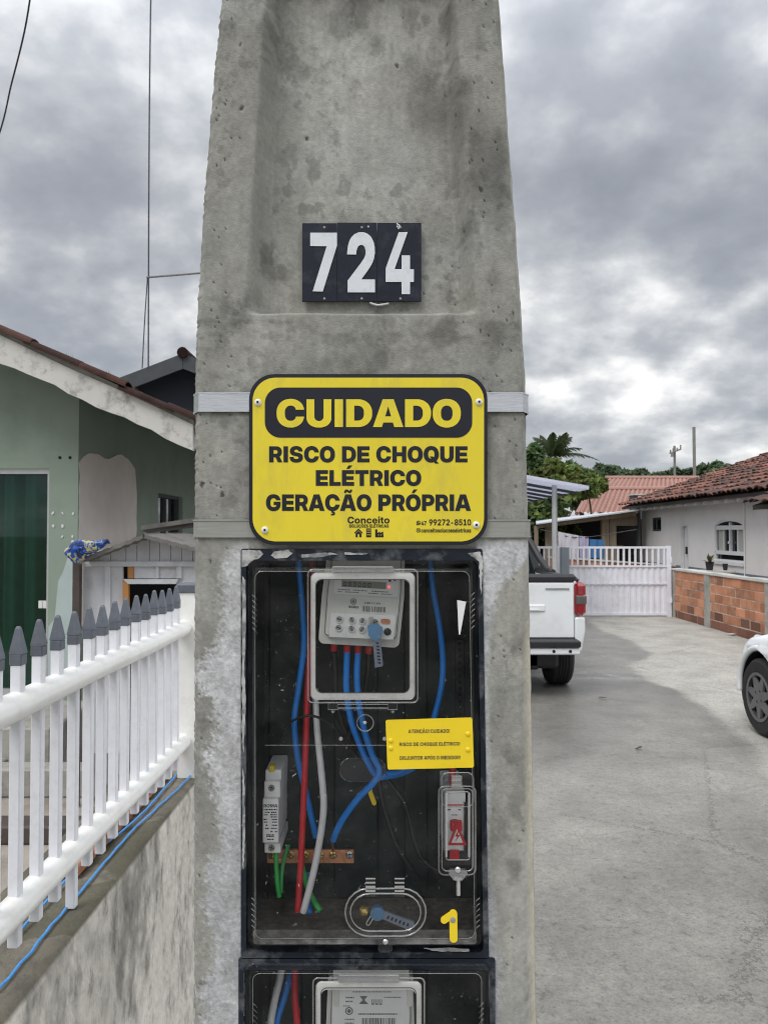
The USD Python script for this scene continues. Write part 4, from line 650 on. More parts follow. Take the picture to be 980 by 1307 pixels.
    lt = obj('latch', prism(unary_union([sbox(cx - 44, y1 - 2, cx - 32, y1 + 9), sbox(cx + 32, y1 - 2, cx + 44, y1 + 9), sbox(cx - 44, y1 + 6.5, cx + 44, y1 + 9)]), .8085, .0035), M['clear'], wf)
    obj('latch_edge', [ring(sbox(cx - 44, y1, cx - 32, y1 + 9), .8049, .6, 5), ring(sbox(cx + 32, y1, cx + 44, y1 + 9), .8049, .6, 5), wire([(cx - 32, y1 + 7, .805), (cx + 32, y1 + 7, .805)], .8, sides=6), wire([(cx - 32, y1 + 2.5, .805), (cx + 32, y1 + 2.5, .805)], .6, sides=6)], M['clear_rim'], lt)
    for sx in (-38, 38): obj('latch_peg', disc(cx + sx, y1 + 11, 2.6, .8095, .004, 10, True), M['clear_rim'], lt)
    return t

B1 = meter_box('upper meter box with its whole clear cover in view, coloured cables behind it', 312, 612, 703, 1213, (393, 727, 533, 897),
          [(325, 763, 7, 1), (602.5, 760, 7, -1), (324, 1150, 6, 1), (609, 1150, 6, -1)], crease=951, flare=8.0)
B2 = meter_box('lower meter box under the first one, cut off by the picture edge', 309, 628, 1217, 1740, (399.5, 1249, 541.5, 1424), [(325, 1284, 6, 1), (614, 1284, 6, -1)])
obj('drain_nub', prism(Polygon([(457, 1214), (477, 1214), (475, 1220), (468, 1222.5), (460, 1220)]), YF - .0002, .004), M['black_plastic'], B1)
obj('dusty_ledge', loft([np.array([(331, 1186), (602, 1186), (606, 1203), (326, 1203)])[::-1] if False else rr(323, 1187, 608, 1206, 4), rr(323.5, 1187.5, 607.5, 1205.5, 4)], [.8108, .8102]), M['dusty'], B1)
# plaster left on the frame
def blot(pts, seed, amp=1.4):
    g = Polygon(pts); n_ = 60
    q = np.array([g.exterior.interpolate(t, True).coords[0] for t in np.arange(n_) / n_])
    q = q + amp * 2 * np.column_stack([meshkit.fbm(np.column_stack([q * .28, np.full(n_, s_)]), 4, seed) - .5 for s_ in (0.0, 7.3)])
    return Polygon(q).buffer(0)
for k, pts in enumerate(([(309, 702), (332, 702), (336, 707), (330, 713), (321, 716), (316, 722), (309, 724)], [(350, 704), (368, 702), (374, 706), (366, 712), (352, 713), (345, 709)], [(385, 708), (420, 705), (432, 707), (408, 711), (384, 712)], [(440, 705), (470, 706), (468, 708), (440, 708)], [(309, 735), (313, 740), (314.5, 790), (312, 850), (314, 905), (311, 960), (309, 960)], [(309.5, 980), (312, 990), (313, 1060), (311, 1110), (309.5, 1110)], [(596, 706), (613, 704), (616, 715), (614, 760), (612, 740), (611, 716)], [(540, 1211), (575, 1210), (600, 1212), (598, 1215), (560, 1215)])):
    obj('plaster_smear', prism(blot(pts, 40 + k), YF - .0001, .0006), M['smear'], B1)
# dust flecks and scratches on the cover
for k in range(34):
    x_, y_ = RNG.uniform(335, 595), RNG.uniform(740, 1180)
    if 385 < x_ < 545 and y_ < 905 or 490 < x_ < 606 and 910 < y_ < 1120: continue
    an, ln = RNG.uniform(0, 180), RNG.choice([1.2, 1.6, 2.2, 3.5, 6.0], p=[.35, .25, .2, .12, .08])
    obj('fleck', prism(affinity.rotate(sbox(x_, y_, x_ + ln, y_ + RNG.uniform(.6, 1.3)), an), .8097, .0002), M['rib'], B1)
# bits on the upper cover
obj('moulded_boss', [ring(Point(466, 923).buffer(10.5, 8), .8094, .7)], M['clear_rim'], B1)
obj('cover_screw', disc(465.5, 922.5, 2.6, .8096, .002, 10, True), M['steel'], B1)
obj('moulded_recess', [prism(rrect(434, 968, 492, 998, 13), .8097, .0002), ring(rrect(434, 968, 492, 998, 13), .8092, .6)], M['clear'], B1)
for x_, y_ in ((435, 943), (490.5, 943)):
    obj('small_screw', disc(x_, y_, 2.4, .8097, .0012, 10), M['dull_band'], B1)
# the oval lid over the seal
lid = obj('oval_lid', loft([rr(440, 1134, 544, 1196, 30), rr(441, 1135, 543, 1195, 29), rr(446, 1140, 538, 1190, 25), rr(448, 1142, 536, 1188, 24)], [.8096, .8035, .8030, .8045]), M['clear'], B1, smooth=25)
obj('lid_edge', ring(Polygon(rr(440.5, 1134.5, 543.5, 1195.5, 30)), .8040, 1.1), M['clear_rim'], lid, smooth=True)
obj('lid_edge', ring(Polygon(rr(447, 1141, 537, 1189, 24)), .8036, .8), M['clear_rim'], lid, smooth=True)
for hx in (466.5, 503.5):
    h_ = obj('lid_hinge', [prism(sbox(hx, 1121, hx + 12.5, 1142), .8085, .005)], M['clear'], lid)
    obj('hinge_edge', [prism(sbox(hx, yy, hx + 12.5, yy + hh), .8035, .0012) for yy, hh in ((1121, 1.2), (1126, 1.6), (1131, 2.8), (1136.5, 1.8))], M['rib'], h_)
tab = obj('lid_tab', prism(Polygon([(483, 1192), (500, 1192), (501, 1210), (498, 1214), (485, 1214), (482.5, 1210)]), .8085, .004), M['clear'], lid)
obj('tab_screw', disc(491.8, 1202.3, 3.6, .8042, .0025, 12, True), M['steel'], tab)
# breaker housing, a clear case standing proud of the cover
hs = obj('breaker_case', loft([rr(560, 988, 606, 1117, 7), rr(560.5, 988.5, 605.5, 1116.5, 7), rr(563, 992, 603, 1113, 7), rr(566, 1009, 601, 1107, 5)], [.8096, .8000, .7985, .7950]), M['clear'], B1, smooth=25)
for q, Y_, w_ in ((rrect(560, 1004, 606.5, 1117, 7, 5), .8010, 1.0), (rrect(563.5, 986.5, 604, 1030, 8, 5), .8060, .8), (rrect(564, 1007, 603, 1112, 6, 5), .7968, .8), (rrect(569, 1011, 599, 1098, 3, 3), .7948, .7)):
    obj('case_edge', ring(q, Y_, w_), M['clear_rim'], hs, smooth=True)
for x_ in (569.5, 598.5): obj('case_rib', prism(rrect(x_ - 1.3, 1012, x_ + 1.3, 1094, 1), .7951, .0012), M['rib'], hs)
obj('case_hinge', [prism(sbox(576, 990, 589, 1006), .8005, .004), prism(sbox(576, 995, 589, 997), .7962, .001), prism(sbox(576, 1001, 589, 1005), .7962, .001)], M['clear_rim'], hs)
obj('case_catch', [prism(Polygon([(574, 1109), (594, 1109), (596, 1113), (589, 1121), (579, 1121), (572, 1113)]), .8005, .006)], M['clear_rim'], hs)
blt = obj('bolt', [disc(584, 1110.5, 4.0, .7944, .002, 12, True), wire([(584.5, 1120, .799), (584.8, 1143, .799)], 2.7, sides=10, smoothp=False)], M['steel'], hs)
obj('bolt_thread', [ring(Point(584.6, y_).buffer(2.9, 4), .799 - .0, .25, 4) for y_ in ()] or [wire([(580, 1121.5, .799), (589, 1121.5, .799)], 2.4, sides=8, smoothp=False)], M['steel'], blt)

# ------------------------------------------------------------------ what is in and on the upper box
YC = .8096
yl = thing('warning_label', 'small yellow plastic label screwed to the clear cover, three lines of black text', 'label', P(548, 981, YC))
obj('label_plate', prism(Polygon([(492, 920.5), (494, 919), (601, 916), (602.5, 917.5), (604.5, 977.5), (603, 979.5), (496, 982), (494.5, 980.5)]), YC - .0001, .0016), M['label_yellow'], yl)
for t_, a, b, c, e in (('ATENÇÃO! CUIDADO!', 521, 574, 931, 935.8), ('RISCO DE CHOQUE ELÉTRICO!', 509.5, 587, 947.6, 952.2), ('DISJUNTOR APÓS O MEDIDOR!', 510, 587.5, 965, 969.8)):
    obj('lettering', prism(affinity.rotate(letters(t_, HEAVY, a, b, c, e).buffer(-.13), -.6), YC - .0017, .0002), M['ink'], yl)
for x_, y_ in ((498.5, 945.5), (498.5, 955), (597, 937), (597, 957)): obj('screw', disc(x_, y_, 3.1, YC - .0017, .0016, 12, True), M['label_yellow'], yl)
one = thing('number_tag', 'yellow plastic figure 1 riveted to the clear cover near its lower right corner', 'number', P(575, 1202, YC))
obj('figure', prism(unary_union([LineString([(566.5, 1174), (577.5, 1166.5)]).buffer(4.3, 6), LineString([(578.2, 1166), (578.6, 1197.5)]).buffer(5.0, 6)]), YC - .0002, .0022), M['label_yellow'], one)
obj('rivet', disc(577.8, 1174.8, 3.7, YC - .0024, .001, 12, True), M['dull_band'], one)
wd = prism(Polygon([(583.3, 766), (594.6, 768), (594.4, 770), (587.2, 810), (585.3, 810)]), YC, .0004)
obj('paper_sticker', wd, M['white_plastic'], None, 'thin white wedge-shaped sticker near the upper right of the clear cover', 'sticker')

def meter(label, x, y, w, h, base, rot=0, plate=None):
    t = thing('electricity_meter', label, 'electricity meter', base, 'electricity meters behind the reading windows')
    R_ = lambda g: affinity.rotate(g, rot, origin=(x + w / 2, y + h / 2))
    Yb = .925; Y1 = .868
    taper = lambda g: g
    body = Polygon([(x + 3, y), (x + w - 1, y), (x + w + 1, y + h * .45), (x + w - 2, y + h), (x - 2, y + h), (x - 1, y + h * .5)]).buffer(-7).buffer(7, quad_segs=6)
    obj('case', prism(R_(body), Yb, Yb - Y1 - .004), M['meter'], t)
    bz = obj('bezel', prism(R_(body.buffer(-3)), Y1 + .004, .004), M['meter'], t)
    obj('bezel_line', ring(R_(body.buffer(-3)), Y1 - .0002, .5), M['ink_grey'], bz)
    return t, R_, Y1
mt, R_, Y1 = meter('grey electricity meter with a lit red indicator behind the upper reading window', 416, 704, 97, 112, P(465, 818, .9), 3.2)
dp_ = obj('display_plate', prism(R_(rrect(426, 733, 508, 760, 3)), Y1, .0018), M['meter_pale'], mt)
obj('display', prism(R_(sbox(435, 742, 492, 750.5)), Y1 - .0018, .0005), M['lcd'], dp_)
obj('display_digit', [prism(R_(sbox(437.5 + 6.2 * k, 744, 441.5 + 6.2 * k, 749.5).difference(sbox(438.6 + 6.2 * k, 745.1, 440.4 + 6.2 * k, 748.4))), Y1 - .0023, .0002) for k in range(6)], M['ink'], dp_)
obj('red_indicator', disc(496.5, 749.3, 1.9, Y1 - .0018, .0012, 10, True), M['led'], mt)
obj('indicator_dot', [disc(497.5, 741, 1.8, Y1 - .0018, .0006), disc(503.5, 741, 1.0, Y1 - .0018, .0006)], M['ink'], dp_)
pr = []
for yy, xs in ((753.5, ((431, 447), (450, 468), (474, 496))), (756.3, ((431, 436.5), (440, 458), (470, 483), (486, 500)))):
    for a, b in xs:
        k = a
        while k < b:
            q = RNG.uniform(1.2, 3.2); pr.append(prism(R_(sbox(k, yy, min(k + q, b), yy + 1.2)), Y1 - .0018, .0001)); k += q + .7
obj('small_print', pr, M['ink_grey'], dp_, kind='stuff')
obj('emblem', [prism(R_(Point(451.5, 768.6).buffer(4).difference(Point(451.5, 768.6).buffer(2.9))), Y1 - .0001, .0003), prism(R_(Point(451.5, 768.6).buffer(1.9)), Y1 - .0001, .0003)], M['ink_grey'], mt)
bars, k = [], 463.5
while k < 491:
    q = RNG.choice([.7, 1.0, 1.5, 1.9]); bars.append(prism(R_(sbox(k, 773.5, k + q, 780.5)), Y1 - .0001, .0002)); k += q + RNG.choice([.7, 1.0, 1.3])
obj('barcode', bars, M['ink_grey'], mt, kind='stuff')
pr = [prism(R_(sbox(466 + 3 * k, 768.2, 466 + 3 * k + RNG.uniform(1, 2.4), 770.6)), Y1 - .0001, .0002) for k in range(7)] + [prism(R_(sbox(446 + 2.6 * k, 774, 446 + 2.6 * k + RNG.uniform(1, 2.2), 777)), Y1 - .0001, .0002) for k in range(5)]
obj('small_print', pr, M['ink_grey'], mt, kind='stuff')
tc_ = obj('terminal_plate', prism(R_(Polygon([(424, 784), (507, 783), (505, 814), (423, 815)])), Y1, .0030), M['meter_pale'], mt)
for k, (x_, y_) in enumerate([(433, 790.5), (449, 791.5), (462.5, 792.5), (479, 794), (432, 801.5), (448.5, 802.5), (462, 803.5), (478, 804.5)]):
    s_ = obj('terminal_screw', disc(x_, y_, 4.4, Y1 - .0030, .0012, 16), M['dull_band'], tc_)
    obj('screw_slot', prism(affinity.rotate(sbox(x_ - 3.2, y_ - .6, x_ + 3.2, y_ + .6), 20 + 47 * k), Y1 - .0042, .0002), M['ink'], s_)
    obj('screw_ring', ring(Point(x_, y_).buffer(4.2, 6), Y1 - .0042, .5, 5), M['meter_pale'], s_)
obj('knob', disc(494.5, 806.5, 4.8, Y1 - .0030, .0022, 14, True), M['trim'], tc_)
obj('slot_plate', prism(R_(rrect(487.5, 788.5, 500, 794.5, 2.8)), Y1 - .0030, .001), M['copper'], tc_)
for k, x_ in enumerate((426, 443, 457, 471)): obj('cable_sleeve', wire([(x_ + .5, 815, .886), (x_, 824 + k * 1.2, .886), (x_ - .3, 831 + k * 1.2, .886)], 4.4, sides=12, smoothp=False), M['red_print'], mt)
sl = thing('seal', 'blue-grey security seal hanging from the meter terminals with a numbered tag', 'seal', P(480, 852, .86))
obj('seal_body', prism(Polygon([(470, 799), (476, 797), (481, 798), (487, 801), (486.5, 808), (482, 816), (476, 816.5), (471.5, 810)]).buffer(1.2, 4), .862, .004), M['seal_blue'], sl)
obj('seal_clip', prism(rrect(470.5, 787, 476.5, 798, 1.5), .862, .003), M['clear_rim'], sl)
obj('seal_tag', prism(Polygon([(475.5, 816), (485.3, 815), (488.8, 848.5), (488, 850.5), (478.5, 852)]), .8605, .0016), M['seal_tag'], sl)
obj('tag_number', [prism(affinity.rotate(sbox(479.8 + .28 * k * 1.4, 820 + 4.2 * k, 483.6 + .28 * k * 1.4, 822.2 + 4.2 * k), 10), .8589, .0002) for k in range(7)], M['ink'], sl, kind='stuff')

def cable(name, label, pts, r, mat, Y=None, group=None, **k):
    q = np.array([P(a[0], a[1], a[2] if len(a) > 2 else Y) for a in pts])
    return obj(name, tube(q, r * PX(q[:, 1].mean()), 12, **k), M[mat], None, label, 'cable', group, smooth=True)
cable('power_cable', 'long blue cable down the left of the upper box, beside the red one', [(381, 716, .90), (383, 740, .905), (386, 780, .91), (387.5, 825, .91), (381, 878, .905), (375.5, 920, .90), (380, 968, .90), (390, 1010, .90), (399, 1050, .905), (403, 1069, .91)], 3.9, 'blue_wire')
cable('power_cable', 'straight red cable down the left of the upper box', [(399, 716, .93), (397, 800, .92), (392.5, 880, .90), (390.5, 940, .885), (388, 1010, .875), (384.5, 1090, .868), (380, 1164, .865)], 3.9, 'red_wire')
cable('power_cable', 'pale grey cable bowing down the left of the upper box', [(402, 880, .915), (404.5, 930, .895), (409.5, 980, .880), (413, 1025, .870), (410, 1060, .866), (401, 1110, .862), (387, 1165, .862)], 4.3, 'grey_wire')
cable('power_cable', 'left one of the two blue cables leaving the grey meter', [(443, 828, .886), (442, 860, .885), (442.5, 885, .882), (448, 920, .875), (458, 948, .872), (470, 975, .872), (482, 991, .876), (500, 990, .884), (520, 984, .89), (540, 972, .895)], 4.1, 'blue_wire')
cable('power_cable', 'right blue cable leaving the grey meter, running on to the copper bar', [(457, 829, .886), (455.5, 860, .884), (457, 890, .880), (461, 915, .872), (467, 940, .866), (476, 966, .862), (484, 984, .860), (476, 1000, .858), (458, 1018, .860), (440, 1042, .866), (430, 1060, .874), (425, 1073, .884)], 4.1, 'blue_wire')
cable('power_cable', 'blue cable bowing down the right of the upper box behind the yellow label', [(549, 716, .915), (553, 755, .912), (561, 800, .91), (565, 840, .91), (564, 872, .908), (557, 905, .905), (548, 935, .90), (534, 965, .895), (512, 985, .885), (492, 988, .88)], 3.9, 'blue_wire')
cable('thin_wire', 'thin black wire arching across the left of the upper box', [(357, 950, .89), (364, 930, .88), (378, 918, .875), (398, 914, .87), (418, 922, .875), (436, 938, .885), (452, 955, .90), (470, 968, .915)], 1.6, 'black_wire')
cable('thin_wire', 'black wire hanging from the blue cables towards the oval lid', [(483, 990, .89), (486, 1015, .89), (494, 1045, .888), (507, 1080, .89), (524, 1108, .895), (534, 1124, .90)], 3.3, 'black_wire')
cable('thin_wire', 'black wire curving from the blue cables towards the breaker case', [(488, 990, .90), (502, 1005, .898), (518, 1030, .893), (528, 1070, .89), (540, 1098, .888), (560, 1113, .885)], 3.0, 'black_wire')
cable('black_sheath', 'broad dark cable behind the blue pair under the meter', [(471, 832, .90), (468, 870, .905), (458, 910, .91), (440, 950, .92)], 4.0, 'black_wire')
cable('black_sheath', 'dark cable under the left foot of the grey meter', [(426, 832, .895), (428, 860, .90), (430, 900, .91), (444, 940, .92), (468, 975, .93)], 4.0, 'black_wire')
cable('earth_wire', 'green wire dropping from the surge protector', [(352.5, 1086, .875), (352.5, 1105, .872), (354, 1128, .87), (356.5, 1145, .872)], 3.0, 'green_wire')
cable('earth_wire', 'green wire looping from behind the surge protector', [(368, 1079, .90), (363, 1095, .89), (359.5, 1115, .88), (358.5, 1140, .875)], 2.6, 'green_wire')
cable('earth_wire', 'green wire leaving the copper bar behind the pale grey cable', [(386, 1108, .905), (391, 1128, .89), (399, 1148, .875), (409, 1163, .866)], 3.6, 'green_wire')
cable('earth_wire', 'short blue wire end at the box floor behind the pale grey cable', [(392, 1116, .91), (394, 1140, .89), (394, 1166, .87)], 4.0, 'blue_wire')
bb = thing('copper_bar', 'copper earth bar with brass screws behind the red and grey cables', 'busbar', P(396, 1103, .918))
obj('bar', prism(sbox(341.5, 1083.5, 451.5, 1100.5), .921, .0035), M['copper'], bb)
for x_, m_ in ((347, 'brass'), (371, 'brass'), (390, 'brass'), (409, 'brass'), (425, 'brass'), (446, 'steel')):
    s_ = obj('screw', disc(x_, 1091.5, 5.2, .9175, .003, 14, True), M[m_], bb)
    obj('screw_slot', [prism(affinity.rotate(sbox(x_ - 3.6, 1091, x_ + 3.6, 1092), 30 + 9 * x_), .9145, .0002), prism(affinity.rotate(sbox(x_ - 3.6, 1091, x_ + 3.6, 1092), 120 + 9 * x_), .9145, .0002)], M['ink'], s_)
for a, b in ((P(424, 1072, .90), P(425, 1088, .917)), (P(385, 1098, .917), P(388, 1108, .908))):
    obj('bare_end', tube([a, (a + b) / 2, b], .0016, 8, smoothp=False), M['copper'], bb)
yc = prism(unary_union([Point(471, 1007).buffer(4.2), LineString([(473, 1012), (477.5, 1024)]).buffer(2.8)]), .885, .004)
obj('cable_tag', yc, M['label_yellow'], None, 'small yellow marker clipped to the wires below the blue knot', 'cable marker')
# surge protector
sp = thing('surge_protector', 'slim pale grey surge protector ROMA at the left of the upper box', 'surge protector', P(348, 1090, .88))
SX0, SX1 = 335.5, 356.5
for a, b, Ya, x_ in ((983, 998, .877, 338.5), (998, 1020, .868, 337), (1020, 1076.5, .860, 335), (1076.5, 1089.5, .868, 337.5)):
    obj('housing', pbox(x_, a + .1, x_ + 20.5, b - .1, Ya, .935, .0008), M['breaker_white'], sp)
obj('top_lug', pbox(343, 978, 350, 986, .874, .885, .001), M['yellow'], sp)
for y_ in (1006, 1082.5):
    s_ = obj('screw', disc(346.5, y_, 4.2, .868, .0012, 14), M['dull_band'], sp)
    obj('screw_slot', [prism(affinity.rotate(sbox(343.6, y_ - .5, 349.4, y_ + .5), g), .8668, .0003) for g in (20, 110)], M['ink'], s_)
obj('maker_name', prism(letters('ROMA', SMALL, 336.6, 354.3, 1026.8, 1030.8), .860, .0002), M['ink'], sp)
pr = []
for y_, xs in ((1033, ((336.6, 353.6),)), (1036.5, ((338, 344), (346, 353))), (1039.5, ((337, 342), (345, 353.5))), (1042.3, ((345.5, 353.5),)), (1045.5, ((336.6, 341), (347, 354))), (1049, ((337, 341), (347.5, 354))), (1053, ((339, 342), (347, 354))), (1057, ((338.5, 343), (346, 354))), (1061, ((345, 348), (351, 354))), (1065.2, ((340, 350),)), (1067.2, ((340, 350),)), (1071, ((341, 350),))):
    for a, b in xs:
        k = a
        while k < b - .4:
            q = RNG.uniform(.9, 2.4); pr.append(prism(sbox(k, y_, min(k + q, b), y_ + 1.5), .860, .0002)); k += q + .5
obj('small_print', pr, M['ink'], sp, kind='stuff')
# breaker seen through its case
br = thing('circuit_breaker', 'white circuit breaker with red printing inside the clear case on the right', 'circuit breaker', P(583, 1098, .83))
obj('housing', pbox(568, 1012, 594, 1100, .824, .90, .001), M['breaker_white'], br)
obj('dark_surround', [prism(sbox(566, 1086, 603, 1104), .8238, .001), prism(sbox(592, 1024, 603, 1087), .8238, .001)], M['trim'], br)
obj('red_line', [prism(sbox(570.5, 1027 + k * 1.8, 590.5 - k, 1028.2 + k * 1.8), .8240, .0003) for k in range(2)], M['red_print'], br)
obj('small_print', [prism(sbox(571, 1033, 575, 1034.5), .8240, .0003), prism(sbox(585, 1033, 588, 1034.5), .8240, .0003), prism(sbox(576, 1040, 584, 1041), .8240, .0003), prism(sbox(577, 1046, 583, 1046.8), .8240, .0003)], M['ink_grey'], br)
obj('lever', pbox(575, 1050, 590, 1062, .817, .826, .001), M['red_print'], br)
tri_ = Polygon([(583, 1053), (594, 1078), (573, 1078)])
obj('warning_mark', prism(tri_.buffer(1.2).difference(tri_.buffer(-2.0)).union(Polygon([(585, 1059), (580.5, 1068), (583.5, 1068), (580.5, 1075.5), (587, 1066), (584, 1066)])), .8165, .0004), M['red_print'], br)
obj('warning_label', prism(tri_.buffer(-1.9), .8166, .0003), M['breaker_white'], br)
obj('lower_red_part', pbox(574, 1086, 586, 1098, .8215, .826), M['red_print'], br)
cable('power_cable', 'short red cable end over the breaker, under the yellow label', [(578, 978, .845), (577, 990, .842), (577.5, 1001, .84), (580, 1014, .838)], 4.2, 'red_wire')
# seal under the oval lid
s2 = thing('seal', 'blue security seal with a ribbed tag lying under the oval lid', 'seal', P(490, 1190, .83))
obj('seal_body', prism(Point(481.5, 1163.5).buffer(9.0, 8), .822, .006), M['seal_blue'], s2)
obj('seal_boss', prism(Point(481.5, 1163.5).buffer(5.2, 8), .816, .001), M['seal_blue'], s2)
obj('seal_tag', prism(Polygon([(488, 1161), (528, 1175.5), (529, 1179), (524, 1187), (486, 1171)]), .8215, .003), M['seal_tag'], s2)
obj('tag_number', [prism(affinity.rotate(sbox(494 + 5 * k, 1169.4 + 1.9 * k, 496.6 + 5 * k, 1173.6 + 1.9 * k), 20), .8185, .0002) for k in range(6)], M['ink'], s2, kind='stuff')
obj('seal_wire', wire([(474, 1168, .817), (469, 1176, .816), (467.5, 1180, .816), (471, 1181, .816), (476, 1173, .816)], .7, sides=6), M['grey_wire'], s2)
lk = obj('lock_screw', [disc(465, 1162, 6.8, .822, .006, 16, True)], M['brass'], None, 'brass lock screw behind the oval lid, beside the blue seal', 'screw')

# ------------------------------------------------------------------ the lower box
mt2, R_, Y1 = meter('pale meter seen head-on behind the lower reading window', 420, 1212, 106, 190, P(473, 1402, .9), 0)
fp = obj('face_plate', prism(rrect(424, 1250, 522, 1396, 4), Y1, .0015), M['meter_pale'], mt2)
obj('emblem', [prism(Point(445.5, 1291).buffer(5).difference(Point(445.5, 1291).buffer(3.6)), Y1 - .0015, .0002), prism(Point(445.5, 1291).buffer(2.4), Y1 - .0015, .0002)], M['ink_grey'], fp)
pr = []
for y_, a, b, h_ in ((1266, 450, 500, 1.1), (1273, 441, 452, 1.6), (1278, 441, 450, 1.6), (1284, 438, 447, 1.2), (1294, 457, 507, 1.8), (1273, 490, 512, 1.1), (1301, 440, 452, 1.2), (1306, 440, 452, 1.2)):
    k = a
    while k < b:
        q = RNG.uniform(1.2, 3.4); pr.append(prism(sbox(k, y_, min(k + q, b), y_ + h_), Y1 - .0015, .0002)); k += q + .7
pr += [prism(Polygon([(459, 1272), (469, 1272), (465, 1277), (470, 1282), (458, 1282), (463, 1277)]), Y1 - .0015, .0002)]
pr += [prism(affinity.rotate(sbox(474 + 5 * k, 1276, 477.5 + 5 * k, 1283).difference(sbox(475 + 5 * k, 1275, 476.6 + 5 * k, 1281.5)), 0), Y1 - .0015, .0002) for k in range(3)]
obj('small_print', pr, M['ink_grey'], fp, kind='stuff')
bars, k = [], 462
while k < 505:
    q = RNG.choice([.7, 1.0, 1.5, 1.9]); bars.append(prism(sbox(k, 1300, k + q, 1309), Y1 - .0015, .0002)); k += q + RNG.choice([.7, 1.0, 1.3])
obj('barcode', bars, M['ink_grey'], fp, kind='stuff')
for x_ in (429, 523): obj('side_clip', prism(rrect(x_ - 3.5, 1262, x_ + 3.5, 1284, 3), Y1 - .0002, .0022), M['meter'], mt2)
cable('power_cable', 'pale grey cable in the lower box', [(361, 1224, .905), (357, 1250, .895), (350, 1280, .885), (345, 1310, .88), (343, 1350, .88)], 4.6, 'grey_wire')
cable('power_cable', 'blue cable in the lower box, between the grey and the red', [(374, 1222, .93), (369, 1250, .91), (362, 1275, .90), (353, 1305, .89), (349, 1350, .89)], 4.4, 'blue_wire')
cable('power_cable', 'red cable in the lower box', [(376, 1222, .91), (376, 1250, .90), (376.5, 1275, .89), (379, 1305, .885), (380, 1350, .885)], 4.4, 'red_wire')

# ================================================================== left of the pole
FX = lambda Y: -0.62 + 0.0135 * Y            # the fence line runs nearly straight away from the camera
def fence_Y(px): return 0.62 * 980 / (503.2 - px)
fence = thing('picket_fence', 'white plastic picket fence with grey pointed caps on the low wall', 'fence', (FX(1.6), 1.6, 0.78))
FY = [.76, .833, .906, .979, 1.052, 1.125, 1.198, 1.271, 1.345, 1.419, 1.493, 1.566, 1.636, 1.708, 1.778, 1.850, 1.920, 1.988, 2.056, 2.122, 2.188]
for k, Y in enumerate(FY):
    x = FX(Y); h = .0090; j = RNG.uniform(-.004, .004)
    zb_ = {10: .777}.get(k, 0.825 + j); zc = 1.281 + j * .6; zt_ = 1.345 + j * .6
    pk = obj('picket', cbox((x - h, Y - h, zb_), (x + h, Y + h, zc + .012), .0018), M['picket_white'], fence)
    g = .0106
    lowr = cbox((x - g, Y - g, zc), (x + g, Y + g, zc + .019), .002)
    q = [(g, zc + .0188), (g * .95, zc + .024), (.0040, zt_ - .004), (.0022, zt_)]
    rings_ = []
    for w_, z_ in q: rings_ += [[x - w_, Y - w_, z_], [x + w_, Y - w_, z_], [x + w_, Y + w_, z_], [x - w_, Y + w_, z_]]
    tip = trimesh.convex.convex_hull(np.array(rings_))
    mm = m3.Manifold(m3.Mesh(np.array(lowr.vertices, np.float32), np.array(lowr.faces, np.uint32))) + m3.Manifold(m3.Mesh(np.array(tip.vertices, np.float32), np.array(tip.faces, np.uint32)))
    obj('picket_cap', mm, M['cap_grey'], pk)
for zc, lab in ((1.2145, 'upper'), (0.8830, 'lower')):
    y0_, y1_ = 0.6, 2.262
    ys = np.linspace(y0_, y1_, 24)
    pts = np.column_stack([FX(ys), ys, zc + 0.0012 * np.sin(ys * 9)])
    rad = 0.0240
    end = [np.array([FX(y1_), y1_ + dy, zc]) for dy in (.006, .011, .0125)]
    rp = np.r_[[rad] * 24, rad * .9, rad * .6, rad * .1]
    P_ = np.vstack([pts, end])
    m_ = tube(P_, 1.0, 24, smoothp=False)
    vv = np.array(m_.vertices); k_ = len(P_)
    for i in range(k_): vv[i * 24:(i + 1) * 24] = P_[i] + (vv[i * 24:(i + 1) * 24] - P_[i]) * rp[i]
    obj('rail', trimesh.Trimesh(vv, m_.faces, process=False), M['rail_white'], fence, smooth=60)
# end post of the fence
pa = P(247, 990, 2.27)
post = thing('fence_post', 'square white fence post with flat grey top, half hidden behind the concrete pole', 'post', (-.575, 2.31, .775))
px0 = P(227, 760, 2.27)[0]
zt_ = P(240, 757, 2.27)[2]
obj('post_body', cbox((px0, 2.272, .772), (px0 + .085, 2.357, zt_ + .01), .003), M['rail_white'], post)
obj('post_cap', cbox((px0 - .005, 2.267, zt_), (px0 + .09, 2.362, zt_ + .026), .003), M['cap_grey'], post)
# the low wall
wy = np.linspace(.3, 2.62, 380); WX = lambda y: -0.580 + 0.0135 * y
prof = [(-.80, -.05), (-.80, .74), (-.792, .772)] + [(-.792 + t * .204, .7735 + .0010 * math.sin(t * 9)) for t in np.linspace(.05, .95, 20)] + [(-.588, .773), (-.5815, .768)] + [(-.580, z) for z in np.linspace(.760, -.05, 110)]
prof = np.array(prof)
G = np.zeros((len(prof), len(wy), 3))
G[..., 0] = prof[:, :1] + 0.0135 * wy; G[..., 1] = wy; G[..., 2] = prof[:, 1:]
nn = meshkit.fbm(G * 16, 5, 7) - .5; n4 = meshkit.fbm(G * 60, 4, 8) - .5
G[..., 0] += np.where(prof[:, :1] > -.5805, 0.006 * nn + .0045 * n4, 0); G[..., 2] += np.where((prof[:, 1:] > .77) & (prof[:, :1] < -.585), .004 * nn + .003 * n4, 0)
face = prof[:, :1] > -.5812
hgt = G[..., 2]
stq = G * np.array([1, 1.0, .35])
moss = meshkit.fbm(stq * 9, 5, 17); moss2 = meshkit.fbm(stq * 30, 4, 19)
